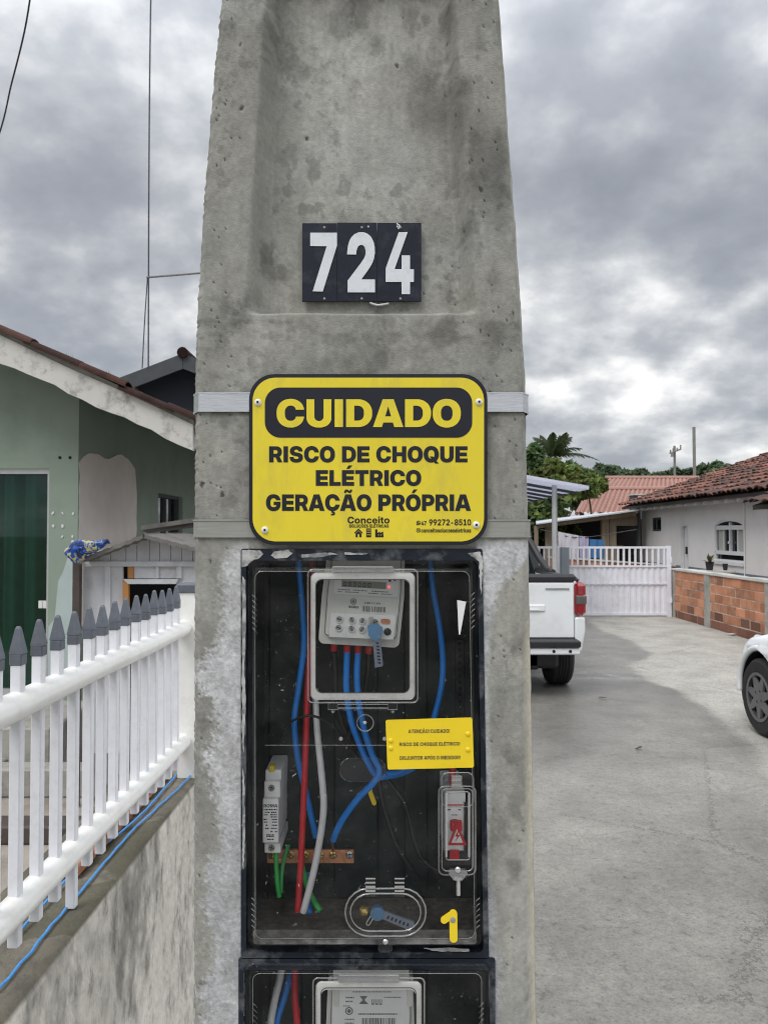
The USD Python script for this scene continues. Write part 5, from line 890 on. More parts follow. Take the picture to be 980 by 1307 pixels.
wallc = np.array([0.80, 0.765, 0.69]) * (0.74 + .5 * meshkit.fbm(stq * 5, 4, 23))[..., None]
dk = np.clip((moss - .56 + .55 * (moss2 - .5) + .25 * (meshkit.fbm(G * np.array([60, 60, 40]), 3, 33) - .5) + .13 * np.clip((hgt - .45) / .33, -1, 1)) * 3.6, 0, 1) * face
wallc = wallc * (1 - .60 * dk[..., None]) + np.array([.06, .062, .057]) * .60 * dk[..., None]
topc = np.array([0.27, 0.245, 0.195]) * (0.55 + .95 * meshkit.fbm(G * 9, 5, 29))[..., None]
topc = np.where((meshkit.fbm(G * 4, 4, 37) > .55)[..., None], topc * np.array([.66, .68, .62]), topc)
wallc = np.where(face[..., None] & (hgt < .762)[..., None], wallc, topc)
v, f = grid_mesh(G)
if trimesh.Trimesh(v, f, process=False).face_normals[-1][0] < 0: f = f[:, ::-1]
lw = thing('low_wall', 'mouldy whitewashed low wall carrying the picket fence', 'wall', (-.68, 1.5, 0))
obj('masonry', (v, f), M['wall_dirty'], lw, smooth=True, col=wallc.reshape(-1, 3))
obj('wall_end', flat(Polygon([(-.80 + .035, -.05), (-.58 + .035, -.05), (-.58 + .035, .77), (-.80 + .035, .77)]), 'y', 2.6, .03), M['raw_concrete'], lw)
# blue cords lying along the wall
def cord(label, L):
    q = []
    for (a, b, z) in L: q.append(ground_at(a, b, z))
    q = np.array(q)
    s_ = spline(q, 14); s_ = s_ + np.column_stack([.006 * (meshkit.fbm(np.stack([np.arange(len(s_)) * .23, 0 * s_[:, 0], 0 * s_[:, 0]], -1), 3, 3) - .5), 0 * s_[:, 0], .0006 * np.cos(np.arange(len(s_)) * .9)])
    obj('cord', tube(s_, .0026, 8, smoothp=False), M['twine'], None, label, 'cord', 'blue cords lying along the low wall', smooth=True)
cord('blue cord lying along the outer edge of the low wall, the nearer one', [(-40, 1300, .779), (2, 1258, .780), (45, 1208, .780), (90, 1153, .780), (132, 1103, .780), (170, 1060, .780), (205, 1027, .780), (232, 1002, .781), (248, 985, .782)])
cord('blue cord lying under the pickets, the farther one', [(16, 1200, .782), (60, 1150, .782), (104, 1104, .782), (143, 1071, .782), (180, 1040, .782), (208, 1009, .782), (226, 988, .783)])
for k in range(6):                                                     # bricks lying behind the fence
    y_ = 1.62 + .115 * k + RNG.uniform(-.01, .01)
    obj('loose_brick', cbox((-.690, y_, .7772), (-.640 + .0135 * y_ - .018, y_ + .10, .802 + .006 * (k % 2)), .004), M['brick'], None, 'orange brick on the low wall behind the pickets, ' + ['sixth', 'fifth', 'fourth', 'third', 'second', 'nearest'][k] + ' from the fence post', 'brick', 'bricks lying on the low wall behind the fence')

# ------------------------------------------------------------------ green house
HY = 5.3; HXc = P(100, 600, HY)[0]
gh = thing('green_house', 'low green house with white sloping bargeboard and tinted sliding door', 'house', (-4.0, 7.0, 0))
xa = lambda px: P(px, 600, HY)[0]
z_ = lambda py_, Y=HY: P(0, py_, Y)[2]
RS = (P(0, 428, 4.85)[2] - P(239, 538, 4.85)[2]) / (P(239, 538, 4.85)[0] - P(0, 428, 4.85)[0])     # fall of the roof
RT = lambda x: P(0, 428, 4.85)[2] - RS * (x - P(0, 428, 4.85)[0])                                  # top of the bargeboard at x
dx0, dx1, dz0, dz1 = xa(-150), xa(63), z_(888), z_(598)
front = Polygon([(-6.2, 0), (HXc, 0), (HXc, RT(HXc) - .10), (-6.2, RT(-6.2) - .10)]).difference(sbox(dx0, dz0, dx1, dz1))
obj('front_wall', flat(front, 'y', HY, .15), M['green_wall'], gh)
side_y = lambda px: HXc * 980 / (px - 490)
wy0, wy1 = side_y(201.5), side_y(233)
wz1, wz0 = 1.86, 1.42
sw = Polygon([(HY + .151, 0), (10.5, 0), (10.5, RT(HXc) - .10), (HY + .151, RT(HXc) - .10)]).difference(sbox(wy0, wz0, wy1, wz1))
obj('side_wall', flat(sw, 'x', HXc, -.15), M['green_wall'], gh)
pp = []
for a, b in [(100.5, 800), (100.5, 592), (104, 586), (110, 581), (117, 579), (125, 580), (131, 584), (138, 587.5), (145, 583), (150, 580), (156, 580), (162, 586), (168, 593), (172, 598), (173.5, 640), (174, 680), (174.5, 790)]:
    y_ = side_y(a); pp.append((y_, P(a, b, y_)[2]))
pg = Polygon(pp).buffer(.03).buffer(-.03)
qq = np.array([pg.exterior.interpolate(t, True).coords[0] for t in np.arange(220) / 220])
qq = qq + .05 * np.column_stack([meshkit.fbm(np.column_stack([qq * 9, np.full(220, s_)]), 4, 5) - .5 for s_ in (0.0, 3.3)]); qq[:, 0] = np.maximum(qq[:, 0], HY + .012)
obj('bare_render_patch', flat(Polygon(qq).buffer(0), 'x', HXc, .004), M['patch_pink'], gh)
rp_ = Polygon([(xa(76), z_(742)), (xa(82), z_(730)), (xa(90), z_(705)), (xa(99.7), z_(690)), (xa(99.7), z_(880)), (xa(64), z_(880)), (xa(64), z_(800)), (xa(72), z_(790))]).buffer(.03).buffer(-.03)
obj('pale_repair_patch', flat(rp_, 'y', HY - .003, .003), M['patch_pale'], gh)
for a, b in ((68, 655), (80, 655), (93, 655.5), (68, 671.5), (80, 671.5), (80, 685.5), (92, 685), (92.5, 691)):
    c = P(a, b, HY - .003)
    an_ = np.sort(RNG.uniform(0, 6.28, 7)); rd_ = RNG.uniform(.005, .016, 7)
    obj('plaster_dab', flat(Polygon(np.column_stack([c[0] + rd_ * np.cos(an_), c[2] + rd_ * np.sin(an_)])).convex_hull, 'y', HY - .0045, .002), M['white_plastic'], gh)
for a, b in ((76.5, 584), (89.5, 584)):
    c = P(a, b, HY)
    obj('wall_hole', tube([c, c - [0, .003, 0]], .011, 8, smoothp=False), M['black_hole'], gh)
dr_ = obj('door_frame', [cbox((dx0, HY + .02, dz1 - .035), (dx1, HY + .10, dz1)), cbox((dx1 - .02, HY + .02, dz0), (dx1, HY + .10, dz1 - .036)), cbox((dx0, HY + .02, dz0), (dx1 - .021, HY + .10, dz0 + .04))], M['aluminium'], gh)
obj('door_glass', cbox((dx0, HY + .05, dz0 + .04), (dx1 - .02, HY + .056, dz1 - .035)), M['door_glass'], dr_)
obj('glass_bracket', cbox((xa(42), HY + .03, z_(603.5)), (xa(53), HY + .048, z_(599))), M['white_plastic'], dr_)
obj('glass_bracket', cbox((xa(54.5), HY + .03, z_(603.5)), (xa(58), HY + .048, z_(600))), M['aluminium'], dr_)
for a in (48.5, 54): obj('door_catch', cbox((xa(a), HY + .03, z_(777)), (xa(a + 4.6), HY + .048, z_(767.5))), M['white_plastic'], dr_)
cxs = np.linspace(dx0, dx1 - .03, 260)
cy_ = HY + .15 + .042 * np.sin(cxs * 34 + 1.6 * np.sin(cxs * 7)) + .02 * np.sin(cxs * 83 + 1)
cv, cf = grid_mesh(np.stack([np.stack([cxs, cy_, np.full_like(cxs, dz1 - .04)], -1), np.stack([cxs, cy_ + .01 * np.sin(cxs * 31), np.full_like(cxs, dz0 + .03)], -1)], 0))
obj('curtain', (cv, cf), M['curtain'], gh, smooth=True)
for b in (713, 742): obj('reflected_ledge', cbox((dx0, HY + .058, z_(b + 2)), (dx1 - .03, HY + .062, z_(b))), M['aluminium'], dr_) if False else None
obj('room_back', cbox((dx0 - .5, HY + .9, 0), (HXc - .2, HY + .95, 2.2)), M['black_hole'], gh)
wn_ = obj('side_window', [cbox((HXc - .11, wy0, wz1 - .03), (HXc - .04, wy1, wz1)), cbox((HXc - .11, wy0, wz0), (HXc - .04, wy0 + .03, wz1 - .031)), cbox((HXc - .11, wy1 - .03, wz0), (HXc - .04, wy1, wz1 - .031)), cbox((HXc - .10, (wy0 + wy1) / 2 - .02, wz0), (HXc - .05, (wy0 + wy1) / 2 + .02, wz1 - .031))], M['dark_board'], gh)
obj('pane', cbox((HXc - .080, wy0 + .03, wz0), (HXc - .076, wy1 - .03, wz1 - .03)), M['window_glass'], wn_)
ysn = np.linspace(wy0 + .08, wy0 + .40, 30)
for ya in (wy0 + .12, wy0 + .62):
    ysn = np.linspace(ya, ya + .22, 30)
    cv, cf = grid_mesh(np.stack([np.stack([HXc - .16 + .02 * np.sin(ysn * 70), ysn, np.full(30, wz1 - .02)], -1), np.stack([HXc - .16 + .02 * np.sin(ysn * 70), ysn, np.full(30, wz0)], -1)], 0))
    obj('curtain', (cv, cf), M['pale_curtain'], wn_, smooth=True)
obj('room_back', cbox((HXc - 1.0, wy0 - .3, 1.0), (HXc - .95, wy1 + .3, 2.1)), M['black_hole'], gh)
obj('doorstep', cbox((dx0, HY - .75, 0), (dx1 + .35, HY - .004, .34), .01), M['raw_concrete'], gh)
obj('step', cbox((dx0, HY - 1.1, 0), (dx1 + .1, HY - .752, .17), .01), M['raw_concrete'], gh)
# roof: sheathing, bargeboard and a row of tiles along the rake
xe = P(246, 560, 4.85)[0]; xr_ = -6.4
sheath = flat(Polygon([(xr_, RT(xr_) - .06), (xe, RT(xe) - .06), (xe, RT(xe) - .01), (xr_, RT(xr_) - .01)]), 'y', 4.90, 6.0)
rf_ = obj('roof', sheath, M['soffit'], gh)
fh = .165
bg = []
xs = np.linspace(xr_, xe, 60)
outline = [(x, RT(x) + .004 * math.sin(x * 7)) for x in xs] + [(x, RT(x) - fh + .008 * math.sin(x * 11) + .006 * math.sin(x * 29)) for x in xs[::-1]]
obj('bargeboard', flat(Polygon(outline), 'y', 4.852, .045), M['fascia'], rf_)
obj('tile_bed', flat(Polygon([(x, RT(x) - .002) for x in (xr_, xe)] + [(x, RT(x) + .030) for x in (xe, xr_)]), 'y', 4.862, .08), M['raw_concrete'], rf_)
obj('eave_board', cbox((xe - .03, 4.898, RT(xe) - .14), (xe, 10.9, RT(xe) - .005)), M['fascia'], rf_)
L_ = 0.30; x = xr_; k = 0
while x < xe + .02:
    for row in range(3):
        r_, y_ = .085, 4.865 + .15 * row
        a = np.linspace(0, math.pi, 9)
        up = .012 * (1 if row == 0 else .5) + RNG.uniform(-.010, .014)
        pr_ = []
        for xx, lift in ((x - .02, .030), (x + L_ + .03, .052)):
            zz = RT(xx) - .018 + lift * .6 + up
            for q, rad in ((a, r_), (a[::-1], r_ - .014)):
                pr_.append(np.column_stack([np.full(9, xx), y_ + .03 - rad * np.cos(q), zz + rad * .55 * np.sin(q)]))
        A = np.vstack(pr_[:2]); B = np.vstack(pr_[2:])
        vv = np.vstack([A, B]); n_ = len(A); ff = []
        for i in range(n_):
            j_ = (i + 1) % n_; ff += [[i, i + n_, j_ + n_], [i, j_ + n_, j_]]
        ff += [[i, i + 1, n_ - 2 - i] for i in range(8)] + [[i, n_ - 2 - i, n_ - 1 - i] for i in range(8)]
        ff += [[n_ + i, n_ + n_ - 2 - i, n_ + i + 1] for i in range(8)] + [[n_ + i, n_ + n_ - 1 - i, n_ + n_ - 2 - i] for i in range(8)]
        tm = trimesh.Trimesh(vv, ff, process=False); tm.fix_normals()
        obj('tile', tm, M['old_tile'], rf_)
    x += L_ * RNG.uniform(.92, 1.05); k += 1
for wk, (a, b) in enumerate(((86, 458), (92, 461), (96, 464), (138, 480), (141, 481), (143, 481))):          # weeds rooted in the tiles
    c = P(a, b + 6, 4.95)
    bl_ = []
    for q in range(7):
        an = RNG.uniform(0, 6.28); ln = RNG.uniform(.03, .075)
        t_ = c + [.35 * ln * math.cos(an), .35 * ln * math.sin(an), ln]
        bl_.append(trimesh.Trimesh([c + [-.003, 0, 0], c + [.003, 0, 0], t_], [[0, 1, 2]], process=False))
    w_ = trimesh.util.concatenate(bl_)
    obj('roof_weed', w_, M['leaf'], None, 'dry weed tuft on the green house roof edge, ' + ['first', 'second', 'third', 'fourth', 'fifth', 'sixth'][wk] + ' from the left', 'weed', 'weeds on the roof edge', col=np.tile([.16, .15, .09], (len(w_.vertices), 1)))

# ------------------------------------------------------------------ dark house behind it
dh = thing('slate_house', 'dark slate gabled house behind the green one, mostly hidden by the pole', 'house', (-3.6, 16, 0))
DY = 14.0
rg = P(234, 452, DY); dl_ = P(143, 487, DY); ds = (rg[2] - dl_[2]) / (rg[0] - dl_[0])
gz_ = lambda x: rg[2] - ds * abs(x - rg[0])
hw = 2.6
obj('gable_wall', flat(Polygon([(rg[0] - hw + .3, 0), (rg[0] + hw - .3, 0), (rg[0] + hw - .3, gz_(rg[0] + hw - .3) - .1), (rg[0], rg[2] - .1), (rg[0] - hw + .3, gz_(rg[0] - hw + .3) - .1)]), 'y', DY + .45, 6), M['navy_wall'], dh)
for sgn in (-1, 1):
    q = [(rg[0], rg[2]), (rg[0] + sgn * hw, rg[2] - ds * hw), (rg[0] + sgn * hw, rg[2] - ds * hw - .06), (rg[0], rg[2] - .06)]
    obj('roof_slope', flat(Polygon(q).buffer(0), 'y', DY + .03, 7), M['dark_board'], dh)
    q = [(rg[0] + sgn * .004, rg[2] + .01), (rg[0] + sgn * hw, rg[2] - ds * hw + .01), (rg[0] + sgn * hw, rg[2] - ds * hw - .27), (rg[0] + sgn * .004, rg[2] - .27)]
    obj('bargeboard', flat(Polygon(q).buffer(0), 'y', DY - .03, .055), M['dark_board'], dh)
obj('ridge_cap', tube([[rg[0], DY - .08, rg[2] + .02], [rg[0], DY + 7, rg[2] + .02]], .10, 12, smoothp=False), M['old_tile'], dh)
# slender mast with its guy and cross arm
AY = 13.2
mast = thing('antenna_mast', 'very thin mast with a horizontal arm rising behind the green house', 'mast', P(189, 468, AY))
obj('rod', wire([(189.3, 470, AY), (189.6, 352, AY), (190.2, 200, AY), (191.5, 60, AY), (193.5, -60, AY)], 1.0, sides=7), M['cable'], mast)
obj('guy_wire', wire([(181.5, 470, AY), (184.6, 410, AY), (188.3, 353, AY)], .75, sides=6), M['cable'], mast)
obj('arm', wire([(187, 353.8, AY), (258, 348, AY)], 1.3, sides=6), M['pole_far'], mast)
obj('overhead_cable', tube(np.array([P(-70, 330, 5.0), P(-8, 190, 4.2), P(15, 105, 3.9), P(30, 45, 3.65), P(38, 0, 3.5), P(46, -60, 3.3)]), .0042, 8), M['cable'], None, 'dark cable slanting across the upper left corner of the sky', 'cable', smooth=True)

# ------------------------------------------------------------------ little white board shed
KY = 4.25
kx = lambda px: P(px, 700, KY)[0]; kz = lambda py_: P(0, py_, KY)[2]
sh = thing('board_shed', 'small old white board shed with a dark opening, behind the fence post', 'shed', (kx(180), KY + .5, 0))
peak = (183, 686)
def slope_z(px): return 686 + (abs(px - 183) * (0.30 if px < 183 else .24))
cuts = [108, 128, 142.5, 162, 176, 192, 205, 219, 233, 247, 258]
for a, b in zip(cuts[:-1], cuts[1:]):                                   # gable boards
    g = Polygon([(a + .35, slope_z(a)), (b - .35, slope_z(b)), (b - .35, 717), (a + .35, 717)])
    if a < 183 < b: g = Polygon([(a + .35, slope_z(a)), (183, 686), (b - .35, slope_z(b)), (b - .35, 717), (a + .35, 717)])
    obj('gable_board', prism(g, KY + .02, .018), M['shed_white'], sh)
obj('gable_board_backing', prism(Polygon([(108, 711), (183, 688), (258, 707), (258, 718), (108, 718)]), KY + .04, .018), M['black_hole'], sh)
obj('rail_board', prism(sbox(108, 716.5, 258, 723), KY + .008, .022), M['shed_white'], sh)
for a, b, y0_, y1_ in ((108, 135.5, 723.2, 960), (142.5, 158, 723.2, 960), (172.5, 200, 723.2, 738), (204, 226, 723.2, 738), (233, 258, 723.2, 960), (226.5, 232.6, 738.5, 960)):
    obj('wall_board', prism(sbox(a, y0_, b, y1_), KY + .02, .018), M['shed_white'], sh)
for a, b in ((135.5, 142.5), (200, 204), (226.4, 233)):
    obj('batten', prism(sbox(a, 723.2, b, 738 if a > 150 else 960), KY + .012, .022), M['shed_white'], sh)
obj('orange_stud', prism(sbox(164.5, 723.3, 172, 738), KY + .016, .02), M['orange_wood'], sh)
of = obj('opening_frame', prism(Polygon([(159, 739), (229, 739), (226, 745), (165.5, 745)]), KY + .004, .03), M['shed_white'], sh)
obj('orange_jamb', prism(Polygon([(159, 740), (165.5, 745.5), (165.5, 930), (159, 930)]), KY + .004, .03), M['orange_wood'], sh)
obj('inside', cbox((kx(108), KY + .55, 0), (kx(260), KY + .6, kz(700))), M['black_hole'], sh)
obj('side_wall', cbox((kx(108), KY + .021, 0), (kx(108) + .02, KY + 1.2, kz(716))), M['shed_white'], sh)
for a, b, sg in (((103.5, 712.5), (184, 681.5), 1), ((182.5, 681.5), (262, 702), -1)):
    pa_, pb_ = P(*a, KY - .12), P(*b, KY - .12)
    n_ = 14
    V_ = []
    for t in np.linspace(0, 1, n_):
        q = pa_ + (pb_ - pa_) * t
        V_.append([q + [0, 0, .006 * math.sin(t * 40)], q + [0, 1.5, .006 * math.sin(t * 40)]])
    g_ = np.array(V_)
    v, f = grid_mesh(g_); sol = np.vstack([v, v - [0, 0, .022]]); nv = len(v)
    edge = trimesh.Trimesh(v, f, process=False)
    be = edge.edges[trimesh.grouping.group_rows(edge.edges_sorted, require_count=1)]
    ff = np.vstack([f, f[:, ::-1] + nv] + [[[a_, b_, b_ + nv], [a_, b_ + nv, a_ + nv]] for a_, b_ in be])
    tm = trimesh.Trimesh(sol, ff, process=False); tm.fix_normals()
    obj('roof_sheet', tm, M['shed_roof'], sh)
lq = [P(180, 671, KY + .9), P(262, 659, KY + .9), P(262, 667, KY + 2.0), P(190, 676, KY + 2.0)]
lv = np.array(lq + [q - np.array([0, 0, .03]) for q in lq])
obj('rear_roof_sheet', trimesh.convex.convex_hull(lv), M['shed_roof'], sh)
obj('eave_batten', wire([(183, 684.5, KY - .10), (262, 705.5, KY - .10)], 2.0, sides=4, smoothp=False), M['old_wood'], sh)
obj('post', cbox((kx(98.5), KY - .06, 0), (kx(107), KY - .02, kz(712))), M['brown_post'], None, 'brown wooden post at the left corner of the white board shed', 'post')
# bundled cloth
ctr = spline(np.array([P(91, 712, 4.12), P(97, 707, 4.12), P(106, 700, 4.12), (P(122, 696, 4.12)), P(138, 690, 4.12)]), 12)
rad = np.interp(np.linspace(0, 1, len(ctr)), [0, .12, .35, .6, 1], [.02, .055, .058, .035, .015])
cl_ = tube(ctr, 1.0, 40, smoothp=False); vv = np.array(cl_.vertices)
for i in range(len(ctr)): vv[i * 40:(i + 1) * 40] = ctr[i] + (vv[i * 40:(i + 1) * 40] - ctr[i]) * rad[i]
nrm = trimesh.Trimesh(vv, cl_.faces, process=False).vertex_normals
vv = vv + nrm * (0.05 * (meshkit.fbm(vv * 16, 4, 3) - .5) + .02 * (meshkit.fbm(vv * 60, 3, 4) - .5))[:, None]
obj('cloth_bundle', trimesh.Trimesh(vv, cl_.faces, process=False), M['patterned'], None, 'crumpled blue and yellow patterned cloth bundled on the shed eave', 'cloth', smooth=True)
# odds and ends in the yard seen between the pickets
obj('timber', cbox((-2.9, 3.7, 0), (-1.3, 3.85, .09), .01), M['brown_post'], None, 'dark timber lying on the yard floor behind the fence', 'timber')
obj('yard_kerb', cbox((-2.6, 4.35, 0), (-1.65, 4.5, .16), .01), M['raw_concrete'], None, 'low concrete edging in front of the green house', 'kerb')

# ================================================================== right of the pole
GY = 13.45
# ------------------------------------------------------------------ brick wall, brick by brick
BX = 5.05
bw = thing('brick_wall', 'unplastered orange block wall along the driveway with concrete columns and pale capping', 'wall', (BX + .08, 10.6, 0))
CH, BL = 0.1365, 0.285
obj('mortar_core', cbox((BX + .007, 6.5, 0), (BX + .126, 13.36, .822)), M['mortar'], bw)
colY = [13.36, 11.93, 10.0, 8.05]
for yc_ in colY:
    obj('column', cbox((BX - .012, yc_, -.02), (BX + .152, yc_ + .20, .842), .006), M['raw_concrete'], bw)
for a, b in ((12.13, 13.36), (10.2, 11.93), (8.25, 10.0)):
    for r_ in range(6):
        y = a - (BL * .5 if r_ % 2 else 0)
        while y < b:
            y0_, y1_ = max(y, a) + .006, min(y + BL, b) - .006
            if y1_ - y0_ > .03:
                q = RNG.uniform(-.004, .004)
                obj('brick', cbox((BX + q, y0_, r_ * CH + .004), (BX + .14 + q, y1_, (r_ + 1) * CH - .0095 + RNG.uniform(-.003, .002)), .004), M['damp_brick' if r_ == 0 or (r_ == 1 and RNG.random() < .25) else 'brick'], bw)
            y += BL + RNG.uniform(-.012, .012)
cp = np.linspace(6.5, 13.56, 60)
obj('capping', flat(Polygon([(y, .823) for y in cp] + [(y, .855 + .006 * math.sin(y * 5) + RNG.uniform(-.003, .003)) for y in cp[::-1]]), 'x', BX - .022, .185), M['cap_mortar'], bw)
obj('wall_remainder', cbox((BX, 6.5, 0), (BX + .14, 8.04, .822)), M['brick'], bw)

# ------------------------------------------------------------------ gate
g0, g1 = P(723, 700, GY)[0], P(856, 700, GY)[0]
gz0, gzm, gzs, gzt = .03, P(0, 722.5, GY)[2], P(0, 745, GY)[2], P(0, 697.5, GY)[2]
gate = thing('metal_gate', 'white metal driveway gate with open bars above a ribbed sheet panel', 'gate', ((g0 + g1) / 2, GY, 0))
ft = .038
obj('frame_bar', cbox((g0, GY, gz0), (g0 + ft, GY + .04, gzt)), M['gate_white'], gate)
obj('frame_bar', cbox((g1 - .075, GY - .01, 0), (g1, GY + .06, gzt + .01)), M['gate_white'], gate)
for zz, hh in ((gzt - ft, ft), (gzm - .02, .03), (gz0, ft)):
    obj('frame_bar', cbox((g0 + ft, GY + .002, zz), (g1 - .075, GY + .038, zz + hh)), M['gate_white'], gate)
obj('seam_bar', cbox((g0 + ft, GY - .006, gzs - .012), (g1 - .075, GY + .012, gzs + .008)), M['gate_white'], gate)
n_ = 17
for k in range(n_):
    x = g0 + ft + (g1 - .075 - g0 - ft) * (k + .5) / n_ + .01
    obj('bar', cbox((x - .016, GY + .004, gzm + .01), (x + .016, GY + .034, gzt - ft)), M['gate_white'], gate)
xs = np.linspace(g0 + ft, g1 - .075, 200)
yy = GY + .022 + .008 * np.sign(np.sin(xs * 2 * math.pi / .105)) * np.minimum(1, np.abs(np.sin(xs * 2 * math.pi / .105)) * 3)
for za, zb_ in ((gz0 + ft, gzs - .012), (gzs + .008, gzm - .02)):
    v, f = grid_mesh(np.stack([np.stack([xs, yy, np.full(200, zb_)], -1), np.stack([xs, yy, np.full(200, za)], -1)], 0))
    nv = len(v); obj('ribbed_sheet', (np.vstack([v, v + [0, .002, 0]]), np.vstack([f, f[:, ::-1] + nv])), M['gate_white'], gate)
for zz in (.25, .95): obj('hinge', cyl((g1 - .005, GY - .02, zz), (g1 - .005, GY - .02, zz + .09), .016, n=8), M['gate_white'], gate)
q0, q1 = P(711.5, 0, GY)[0], P(722, 0, GY)[0]
obj('gate_post', cbox((q0, GY - .02, 0), (q1, GY + .13, gzt - .012), .008), M['grey_post'], None, 'blue-grey square gate post between the gate and the bar fence', 'post')
bf = thing('bar_fence', 'white metal bar fence left of the grey gate post, mostly behind the pickup', 'fence', (2.4, GY, 0))
f0 = 0.4
for zz in (gzt - ft, .10): obj('frame_bar', cbox((f0, GY + .02, zz), (q0 - .005, GY + .05, zz + .04)), M['gate_white'], bf)
obj('frame_bar', cbox((q0 - .05, GY + .018, .0), (q0 - .006, GY + .056, gzt)), M['gate_white'], bf)
for k in range(24):
    x = q0 - .05 - .085 * (k + 1) + .02
    obj('bar', cbox((x - .013, GY + .024, .141), (x + .013, GY + .046, gzt - ft)), M['gate_white'], bf)
# low brick wall beyond the gate
wa, wb = P(700, 712, 15.6), P(862, 723, 15.6)
lowb = thing('yard_wall', 'low orange brick wall seen between the bars of the gate', 'wall', (4.2, 15.7, 0))
bx = wa[0]; W_ = wb[0] - wa[0]
for r_ in range(6):
    x = bx - (.14 if r_ % 2 else 0)
    while x < wb[0]:
        t = (x + .13 - bx) / W_; ztop = wa[2] + (wb[2] - wa[2]) * np.clip(t, 0, 1)
        za = ztop - .155 * (r_ + 1)
        if za > .0: obj('brick', cbox((max(x, bx), 15.6, za), (min(x + .27, wb[0]), 15.72, za + .145), .004), M['brick'], lowb)
        x += .28
obj('mortar_core', flat(Polygon([(wa[0], 0), (wb[0], 0), (wb[0], wb[2] - .01), (wa[0], wa[2] - .01)]), 'y', 15.608, .10), M['mortar'], lowb)
obj('capping', flat(Polygon([(wa[0], wa[2]), (wb[0], wb[2]), (wb[0], wb[2] + .03), (wa[0], wa[2] + .03)]), 'y', 15.58, .16), M['cap_mortar'], lowb)

# ------------------------------------------------------------------ white house
XW = lambda Y: 6.02 + 0.0316 * Y
UY = lambda px: 6.02 * 980 / (px - 490 - 31)
wh = thing('white_house', 'long white rendered house with arched openings and a weathered red tile roof', 'house', (8.5, 15, 0))
Ya, Yb = 8.0, UY(819)
EZ = 2.16
th_ = math.atan(0.0316)
def onwall(mesh):
    """a mesh built with the wall face at x = 0 and the wall running along y, set against the house's wall line"""
    m = mesh.copy(); v = np.array(m.vertices); Yv = v[:, 1].copy()
    m.vertices = np.column_stack([v[:, 0] + XW(Yv), Yv, v[:, 2]]); return m
zAt = lambda px, py_: P(px, py_, UY(px))[2]
holes = []
w0, w1 = UY(948.5), UY(911.5)
ws_, wsp = zAt(930, 716.5), zAt(930, 672)
wrise = zAt(930, 663.5) - wsp
arch = [(w0 + (w1 - w0) * t, wsp + wrise * math.sqrt(max(0, 1 - (2 * t - 1) ** 2))) for t in np.linspace(0, 1, 21)]
win = Polygon([(w0, ws_), (w1, ws_)] + arch[::-1])
d0, d1 = UY(878.5), UY(867.5)
dtop, dsp = zAt(873, 667), zAt(873, 673)
darch = [(d0 + (d1 - d0) * t, dsp + (dtop - dsp) * math.sqrt(max(0, 1 - (2 * t - 1) ** 2))) for t in np.linspace(0, 1, 13)]
door = Polygon([(d0, .05), (d1, .05)] + darch[::-1])
s0, s1 = UY(843.5), UY(830.5)
sm = Polygon([(s0, zAt(837, 678)), (s1, zAt(837, 678)), (s1, zAt(837, 660.5)), (s0, zAt(837, 660.5))])
wallp = Polygon([(Ya, .74), (Yb, .74), (Yb, EZ + .07), (Ya, EZ + .07)]).difference(unary_union([win, sm, door]))
obj('front_wall', onwall(flat(wallp, 'x', 0, .18)), M['house_white'], wh)
obj('plinth', onwall(flat(Polygon([(Ya, 0), (Yb, 0), (Yb, .74), (Ya, .74)]).difference(door), 'x', -.012, .19)), M['plinth'], wh)
obj('end_wall', flat(Polygon([(XW(Yb), 0), (XW(Yb) + 8, 0), (XW(Yb) + 8, EZ + .2), (XW(Yb) + 4, 3.5), (XW(Yb), EZ + .2)]), 'y', Yb - .2, .2), M['house_white'], wh)
obj('rain_pipe', cyl((XW(UY(951)) - .02, UY(951), .70), (XW(UY(951)) - .02, UY(951), EZ + .1), .012, n=8), M['house_white'], wh)
aw = obj('arched_window', onwall(flat(win.difference(unary_union([win.buffer(-.028)])), 'x', .012, .03)), M['frame_white'], wh)
def bar(y0_, y1_, z0_, z1_, x0_=.03, dx=.06): return onwall(cbox((x0_, y0_, z0_), (x0_ + dx, y1_, z1_)))
wm_ = (w0 + w1) / 2
zb1 = zAt(930, 706)
obj('transom', bar(w0, w1, wsp - .06, wsp + .02, .012), M['frame_white'], aw)
obj('transom', bar(w0, w1, zb1 - .035, zb1 + .035, .012), M['frame_white'], aw)
obj('mullion', bar(wm_ - .025, wm_ + .025, zb1, wsp + wrise - .05, .022), M['frame_white'], aw)
for yy in (w0 + .34, w1 - .34): obj('mullion', bar(yy - .015, yy + .015, zb1 + .035, wsp - .06, .035), M['frame_white'], aw)
obj('sill', onwall(cbox((-.03, w0 - .04, ws_ - .07), (.06, w1 + .04, ws_ - .003))), M['frame_white'], aw)
obj('pane', onwall(flat(win.buffer(-.02), 'x', .066, .005)), M['dark_glass'], aw)
for ya, yb in ((w0 + .06, w0 + .33), (w1 - .33, w1 - .06)):
    ysn = np.linspace(ya, yb, 40)
    v, f = grid_mesh(np.stack([np.stack([.058 + .004 * np.sin(ysn * 90), ysn, np.full(40, wsp - .06)], -1), np.stack([.058 + .004 * np.sin(ysn * 90), ysn, np.full(40, zb1 + .035)], -1)], 0))
    obj('curtain', onwall(trimesh.Trimesh(np.vstack([v, v + [.001, 0, 0]]), np.vstack([f, f[:, ::-1] + len(v)]), process=False)), M['pale_curtain'], aw, smooth=True)
obj('window_catch', bar(wm_ - .03, wm_ + .03, zAt(930, 694), zAt(930, 691), .0, .03), M['white_plastic'], aw)
dd = obj('arched_door', onwall(flat(door.buffer(-.005), 'x', .07, .05)), M['frame_white'], wh)
